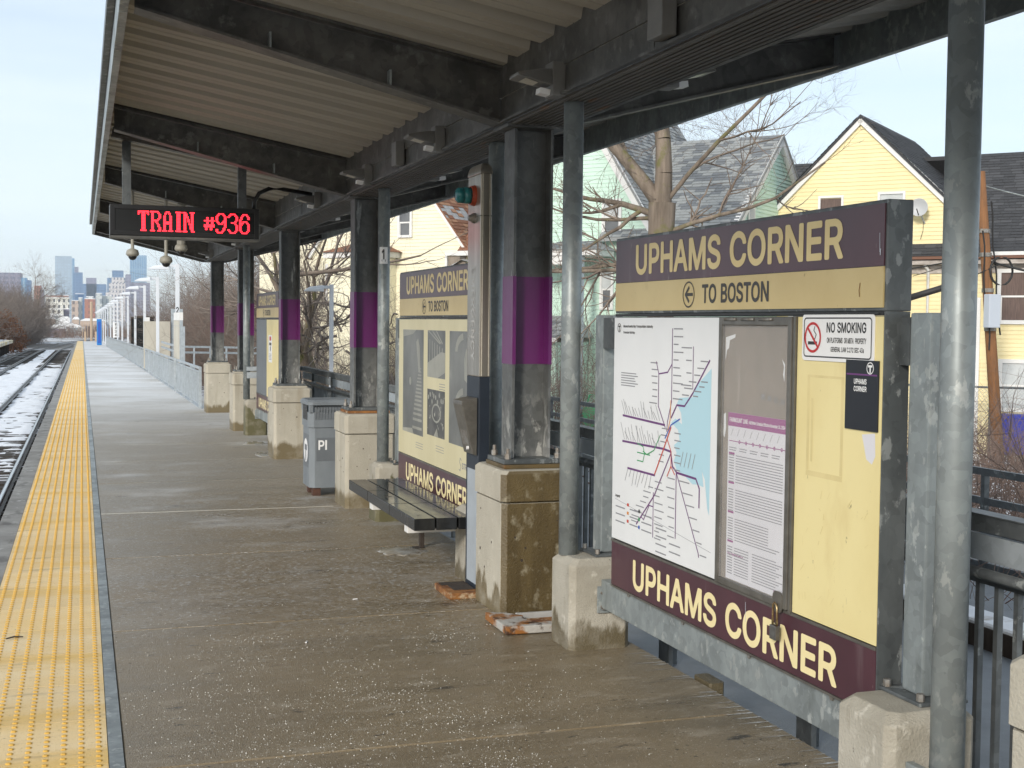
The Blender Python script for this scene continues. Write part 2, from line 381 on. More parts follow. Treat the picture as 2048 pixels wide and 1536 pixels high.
MT['twig_red'] = M('twig_redbrown', (0.255, 0.18, 0.145), (0.15, 0.105, 0.085), 2, U1, rough=0.9)
MT['twig_grey'] = M('twig_grey', (0.26, 0.215, 0.185), (0.155, 0.13, 0.112), 2, U1, rough=0.9)
MT['oak_leaf'] = M('dry_oak_leaf', (0.24, 0.10, 0.04), (0.16, 0.07, 0.03), 4, U1, rough=0.8)
MT['pole_wood'] = M('utility_pole_wood', (0.25, 0.115, 0.045), (0.17, 0.08, 0.035), 6, (3, 3, 0.3), rough=0.8,
    layers=[((0.08, 0.045, 0.025), 9, (2, 2, 0.5), 0.64, 0.7)])
MT['pole_grey'] = M('grey_pole_wood', (0.17, 0.135, 0.11), (0.12, 0.095, 0.08), 6, (3, 3, 0.3), rough=0.9)
MT['cable'] = M('black_cable', (0.02, 0.02, 0.02), rough=0.6)
MT['yellow_siding'] = M('yellow_clapboard', (0.83, 0.72, 0.42), (0.78, 0.665, 0.375), 1.1, (1, 1, 3), rough=0.65, layers=[((0.70, 0.58, 0.32), 2.5, (1, 1, .4), .6, .78)])
MT['green_siding'] = M('mint_clapboard', (0.59, 0.765, 0.65), (0.545, 0.72, 0.605), 1.1, (1, 1, 3), rough=0.65, layers=[((0.52, 0.64, 0.54), 2.5, (1, 1, .4), .6, .78)])
MT['cream_siding'] = M('cream_clapboard', (0.83, 0.78, 0.60), (0.78, 0.73, 0.55), 1.1, (1, 1, 3), rough=0.65, layers=[((0.70, 0.65, 0.50), 2.5, (1, 1, .4), .6, .78)])
MT['trim'] = M('white_trim', (0.76, 0.75, 0.73), (0.70, 0.69, 0.67), 2, U1, rough=0.6)
MT['trim_worn'] = M('worn_trim', (0.55, 0.5, 0.46), (0.3, 0.26, 0.23), 4, (1, 1, 2), rough=0.8)
MT['shingle_dark'] = M('charcoal_shingle', (0.040, 0.041, 0.045), (0.060, 0.061, 0.065), 9, (2, 2, 4), rough=0.9)
MT['shingle_dark2'] = M('charcoal_shingle_pale', (0.070, 0.071, 0.076), rough=0.9)
MT['shingle_grey'] = M('grey_shingle', (0.27, 0.28, 0.28), (0.32, 0.33, 0.325), 9, (2, 2, 4), rough=0.9)
MT['shingle_grey2'] = M('grey_shingle_dark', (0.17, 0.18, 0.19), rough=0.9)
MT['shingle_brown'] = M('brown_shingle', (0.21, 0.095, 0.055), (0.26, 0.125, 0.075), 9, (2, 2, 4), rough=0.9)
MT['shingle_brown2'] = M('brown_shingle_tan', (0.36, 0.20, 0.12), rough=0.9)
MT['bare_roof'] = M('bare_roof_felt', (0.42, 0.43, 0.44), (0.33, 0.34, 0.35), 6, U1, rough=0.8)
MT['pane'] = M('window_pane', (0.10, 0.105, 0.115), (0.16, 0.165, 0.17), 2, U1, rough=0.08)
MT['curtain'] = M('curtain', (0.16, 0.11, 0.095), (0.10, 0.07, 0.06), 9, (6, 6, 0.3), rough=0.8)
MT['blind'] = M('pale_blind', (0.55, 0.57, 0.57), (0.47, 0.49, 0.49), 3, U1, rough=0.7)
MT['brown_paint'] = M('brown_gutter', (0.16, 0.07, 0.04), rough=0.6)
MT['grey_paint'] = M('porch_grey', (0.48, 0.52, 0.58), rough=0.6)
MT['bin_blue'] = M('blue_plastic', (0.03, 0.04, 0.30), rough=0.5)
MT['dish'] = M('dish_grey', (0.46, 0.47, 0.48), rough=0.5)
MT['led_case'] = M('led_case_black', (0.014, 0.014, 0.015), rough=0.35)
MT['led_glass'] = M('led_window', (0.02, 0.021, 0.022), rough=0.15)
MT['led_red'] = M('led_red', (0.6, 0.01, 0.02), rough=0.5, emit=((1.0, 0.02, 0.035), 3.2))
MT['cam_white'] = M('camera_housing', (0.33, 0.315, 0.27), (0.27, 0.26, 0.22), 6, U1, rough=0.5)
MT['fixture'] = M('fixture_grey', (0.20, 0.20, 0.195), (0.16, 0.16, 0.155), 6, U1, rough=0.5)
MT['lens'] = M('fixture_lens', (0.60, 0.57, 0.48), (0.5, 0.46, 0.38), 50, U1, rough=0.3)
MT['blue_box'] = M('callbox_blue', (0.02, 0.20, 0.55), rough=0.4)
MT['timber'] = M('dark_timber', (0.06, 0.045, 0.035), (0.035, 0.026, 0.02), 5, (1, 4, 1), rough=0.9)
MT['photo_grey'] = M('photo_grey', (0.19, 0.195, 0.185), (0.095, 0.10, 0.097), 2.2, (1, 1, 0.8), rough=0.4, layers=[((0.32, 0.32, 0.29), 2.8, U1, 0.62, 0.8)])
MT['photo_dark'] = M('photo_dark', (0.035, 0.037, 0.036), (0.10, 0.10, 0.095), 5, U1, rough=0.4, layers=[((0.5, 0.49, 0.42), 13, U1, 0.6, 0.68)])
MT['photo_pale'] = M('photo_pale', (0.36, 0.355, 0.30), (0.22, 0.22, 0.19), 3, (1, 1, .7), rough=0.3)
MT['strand_paper'] = M('heritage_poster_paper', (0.66, 0.60, 0.38), (0.60, 0.54, 0.33), 1.6, (1, 2, 0.4), rough=0.35)
MT['orange_cone'] = M('orange_plastic', (0.6, 0.12, 0.03), rough=0.6)
MT['toy_green'] = M('toy_green', (0.08, 0.42, 0.20), rough=0.5)
MT['toy_blue'] = M('toy_blue', (0.10, 0.32, 0.52), rough=0.5)
MT['wood_warm'] = M('orange_board', (0.34, 0.17, 0.08), (0.25, 0.12, 0.06), 5, U1, rough=0.8)

# ------------------------------------------------------------------ mesh helpers
class MB:
    def __init__(s):
        s.v, s.f, s.m = [], [], []

    def add(s, vs, fs, m=0):
        n = len(s.v)
        s.v.extend(vs)
        s.f.extend(tuple(i + n for i in f) for f in fs)
        s.m.extend([m] * len(fs))
        return s

    def box(s, x0, x1, y0, y1, z0, z1, m=0):
        return s.add([(x0, y0, z0), (x1, y0, z0), (x1, y1, z0), (x0, y1, z0), (x0, y0, z1), (x1, y0, z1), (x1, y1, z1), (x0, y1, z1)],
                     [(0, 3, 2, 1), (4, 5, 6, 7), (0, 1, 5, 4), (1, 2, 6, 5), (2, 3, 7, 6), (3, 0, 4, 7)], m)

    def chbox(s, x0, x1, y0, y1, z0, z1, c, m=0, top=None):
        """box with chamfered vertical corners, and a chamfered top edge when top is given"""
        def ring(i, z):
            a, b = c, c
            X0, X1, Y0, Y1 = x0 + i, x1 - i, y0 + i, y1 - i
            return [(X0 + a, Y0, z), (X1 - a, Y0, z), (X1, Y0 + a, z), (X1, Y1 - a, z), (X1 - a, Y1, z), (X0 + a, Y1, z), (X0, Y1 - a, z), (X0, Y0 + a, z)]
        rs = [ring(0, z0)]
        if top:
            rs += [ring(0, z1 - top), ring(top, z1)]
        else:
            rs += [ring(0, z1)]
        return s.loft(rs, m)

    def loft(s, rings, m=0, cap=True):
        n = len(rings[0])
        vs = [p for r in rings for p in r]
        fs = []
        for k in range(len(rings) - 1):
            for i in range(n):
                j = (i + 1) % n
                fs.append((k * n + i, k * n + j, (k + 1) * n + j, (k + 1) * n + i))
        if cap:
            fs.append(tuple(range(n))[::-1])
            fs.append(tuple((len(rings) - 1) * n + i for i in range(n)))
        return s.add(vs, fs, m)

    def bar(s, p, q, w, h, up=(0, 0, 1), m=0):
        """square bar from p to q, w across, h along the up direction"""
        p, q, up = Vector(p), Vector(q), Vector(up)
        d = (q - p).normalized()
        a = d.cross(up)
        if a.length < 1e-6:
            a = d.cross(Vector((1, 0, 0)))
        a.normalize()
        b = a.cross(d).normalized()
        a, b = a * w / 2, b * h / 2
        return s.loft([[tuple(e - a - b), tuple(e + a - b), tuple(e + a + b), tuple(e - a + b)] for e in (p, q)], m)

    def tube(s, pts, rad, n=8, m=0, cap=True):
        pts = [Vector(p) for p in pts]
        if not hasattr(rad, '__len__'):
            rad = [rad] * len(pts)
        rs = []
        ref = None
        for i, p in enumerate(pts):
            d = (pts[min(i + 1, len(pts) - 1)] - pts[max(i - 1, 0)]).normalized()
            if ref is None:
                ref = Vector((0, 0, 1)) if abs(d.z) < 0.9 else Vector((1, 0, 0))
            a = d.cross(ref).normalized()
            b = d.cross(a).normalized()
            ref = -(b.cross(d).cross(d)) if False else ref
            rs.append([tuple(p + (a * math.cos(t) + b * math.sin(t)) * rad[i]) for t in (2 * math.pi * k / n for k in range(n))])
        return s.loft(rs, m, cap)

    def prism(s, poly, f0, f1, m=0):
        """poly is a list of 2-d points; f0/f1 map a 2-d point to each end cap"""
        return s.loft([[f0(*p) for p in poly], [f1(*p) for p in poly]], m)

    def quad(s, a, b, c, d, m=0):
        return s.add([a, b, c, d], [(0, 1, 2, 3)], m)

    def build(s, name, mats, parent=None, smooth=False, bevel=0.0, loc=None):
        me = bpy.data.meshes.new(name)
        me.from_pydata([tuple(v) for v in s.v], [], s.f)
        if not isinstance(mats, (list, tuple)):
            mats = [mats]
        for x in mats:
            me.materials.append(MT[x] if isinstance(x, str) else x)
        if len(mats) > 1:
            me.polygons.foreach_set('material_index', s.m)
        bm = bmesh.new()
        bm.from_mesh(me)
        bmesh.ops.recalc_face_normals(bm, faces=bm.faces)
        if bevel:
            bmesh.ops.bevel(bm, geom=[e for e in bm.edges if len(e.link_faces) == 2 and e.calc_face_angle(0) > 0.5], offset=bevel,
                            segments=2, profile=0.6, affect='EDGES', clamp_overlap=True)
        bm.to_mesh(me)
        bm.free()
        if smooth:
            me.polygons.foreach_set('use_smooth', [True] * len(me.polygons))
            me.update()
        return link(name, me, parent, loc)

def link(name, me, parent=None, loc=None):
    o = bpy.data.objects.new(name, me)
    COL.objects.link(o)
    if parent is not None:
        o.parent = parent
    if loc is not None:
        o.location = loc
    return o

def flat(verts, faces, name, mats, parent=None, mi=None):
    """flat print: keeps face winding, no recalculation"""
    me = bpy.data.meshes.new(name)
    me.from_pydata(verts, [], faces)
    if not isinstance(mats, (list, tuple)):
        mats = [mats]
    for x in mats:
        me.materials.append(MT[x])
    if mi:
        me.polygons.foreach_set('material_index', mi)
    return link(name, me, parent)

def tag(o, label=None, cat=None, group=None, kind=None):
    if label: o['label'] = label
    if cat: o['category'] = cat
    if group: o['group'] = group
    if kind: o['kind'] = kind
    return o

def thing(name, label, cat, loc=(0, 0, 0), group=None, rotz=0.0):
    o = bpy.data.objects.new(name, None)
    COL.objects.link(o)
    o.location = loc
    o.rotation_euler = (0, 0, rotz)
    return tag(o, label, cat, group)

def dup(root, label=None, dy=0.0, loc=None):
    """a copy of a thing with copies of its parts and sub-parts"""
    r = root.copy()
    COL.objects.link(r)
    if loc is not None:
        r.location = loc
    else:
        r.location.y += dy
    if label:
        r['label'] = label
    for ch in list(root.children):
        c = ch.copy()
        COL.objects.link(c)
        c.parent = r
        for g in list(ch.children):
            d = g.copy()
            COL.objects.link(d)
            d.parent = c
    return r

def share(name, src, parent, loc):
    """another object on the same mesh data"""
    o = bpy.data.objects.new(name, src.data)
    COL.objects.link(o)
    o.parent = parent
    o.location = loc
    return o

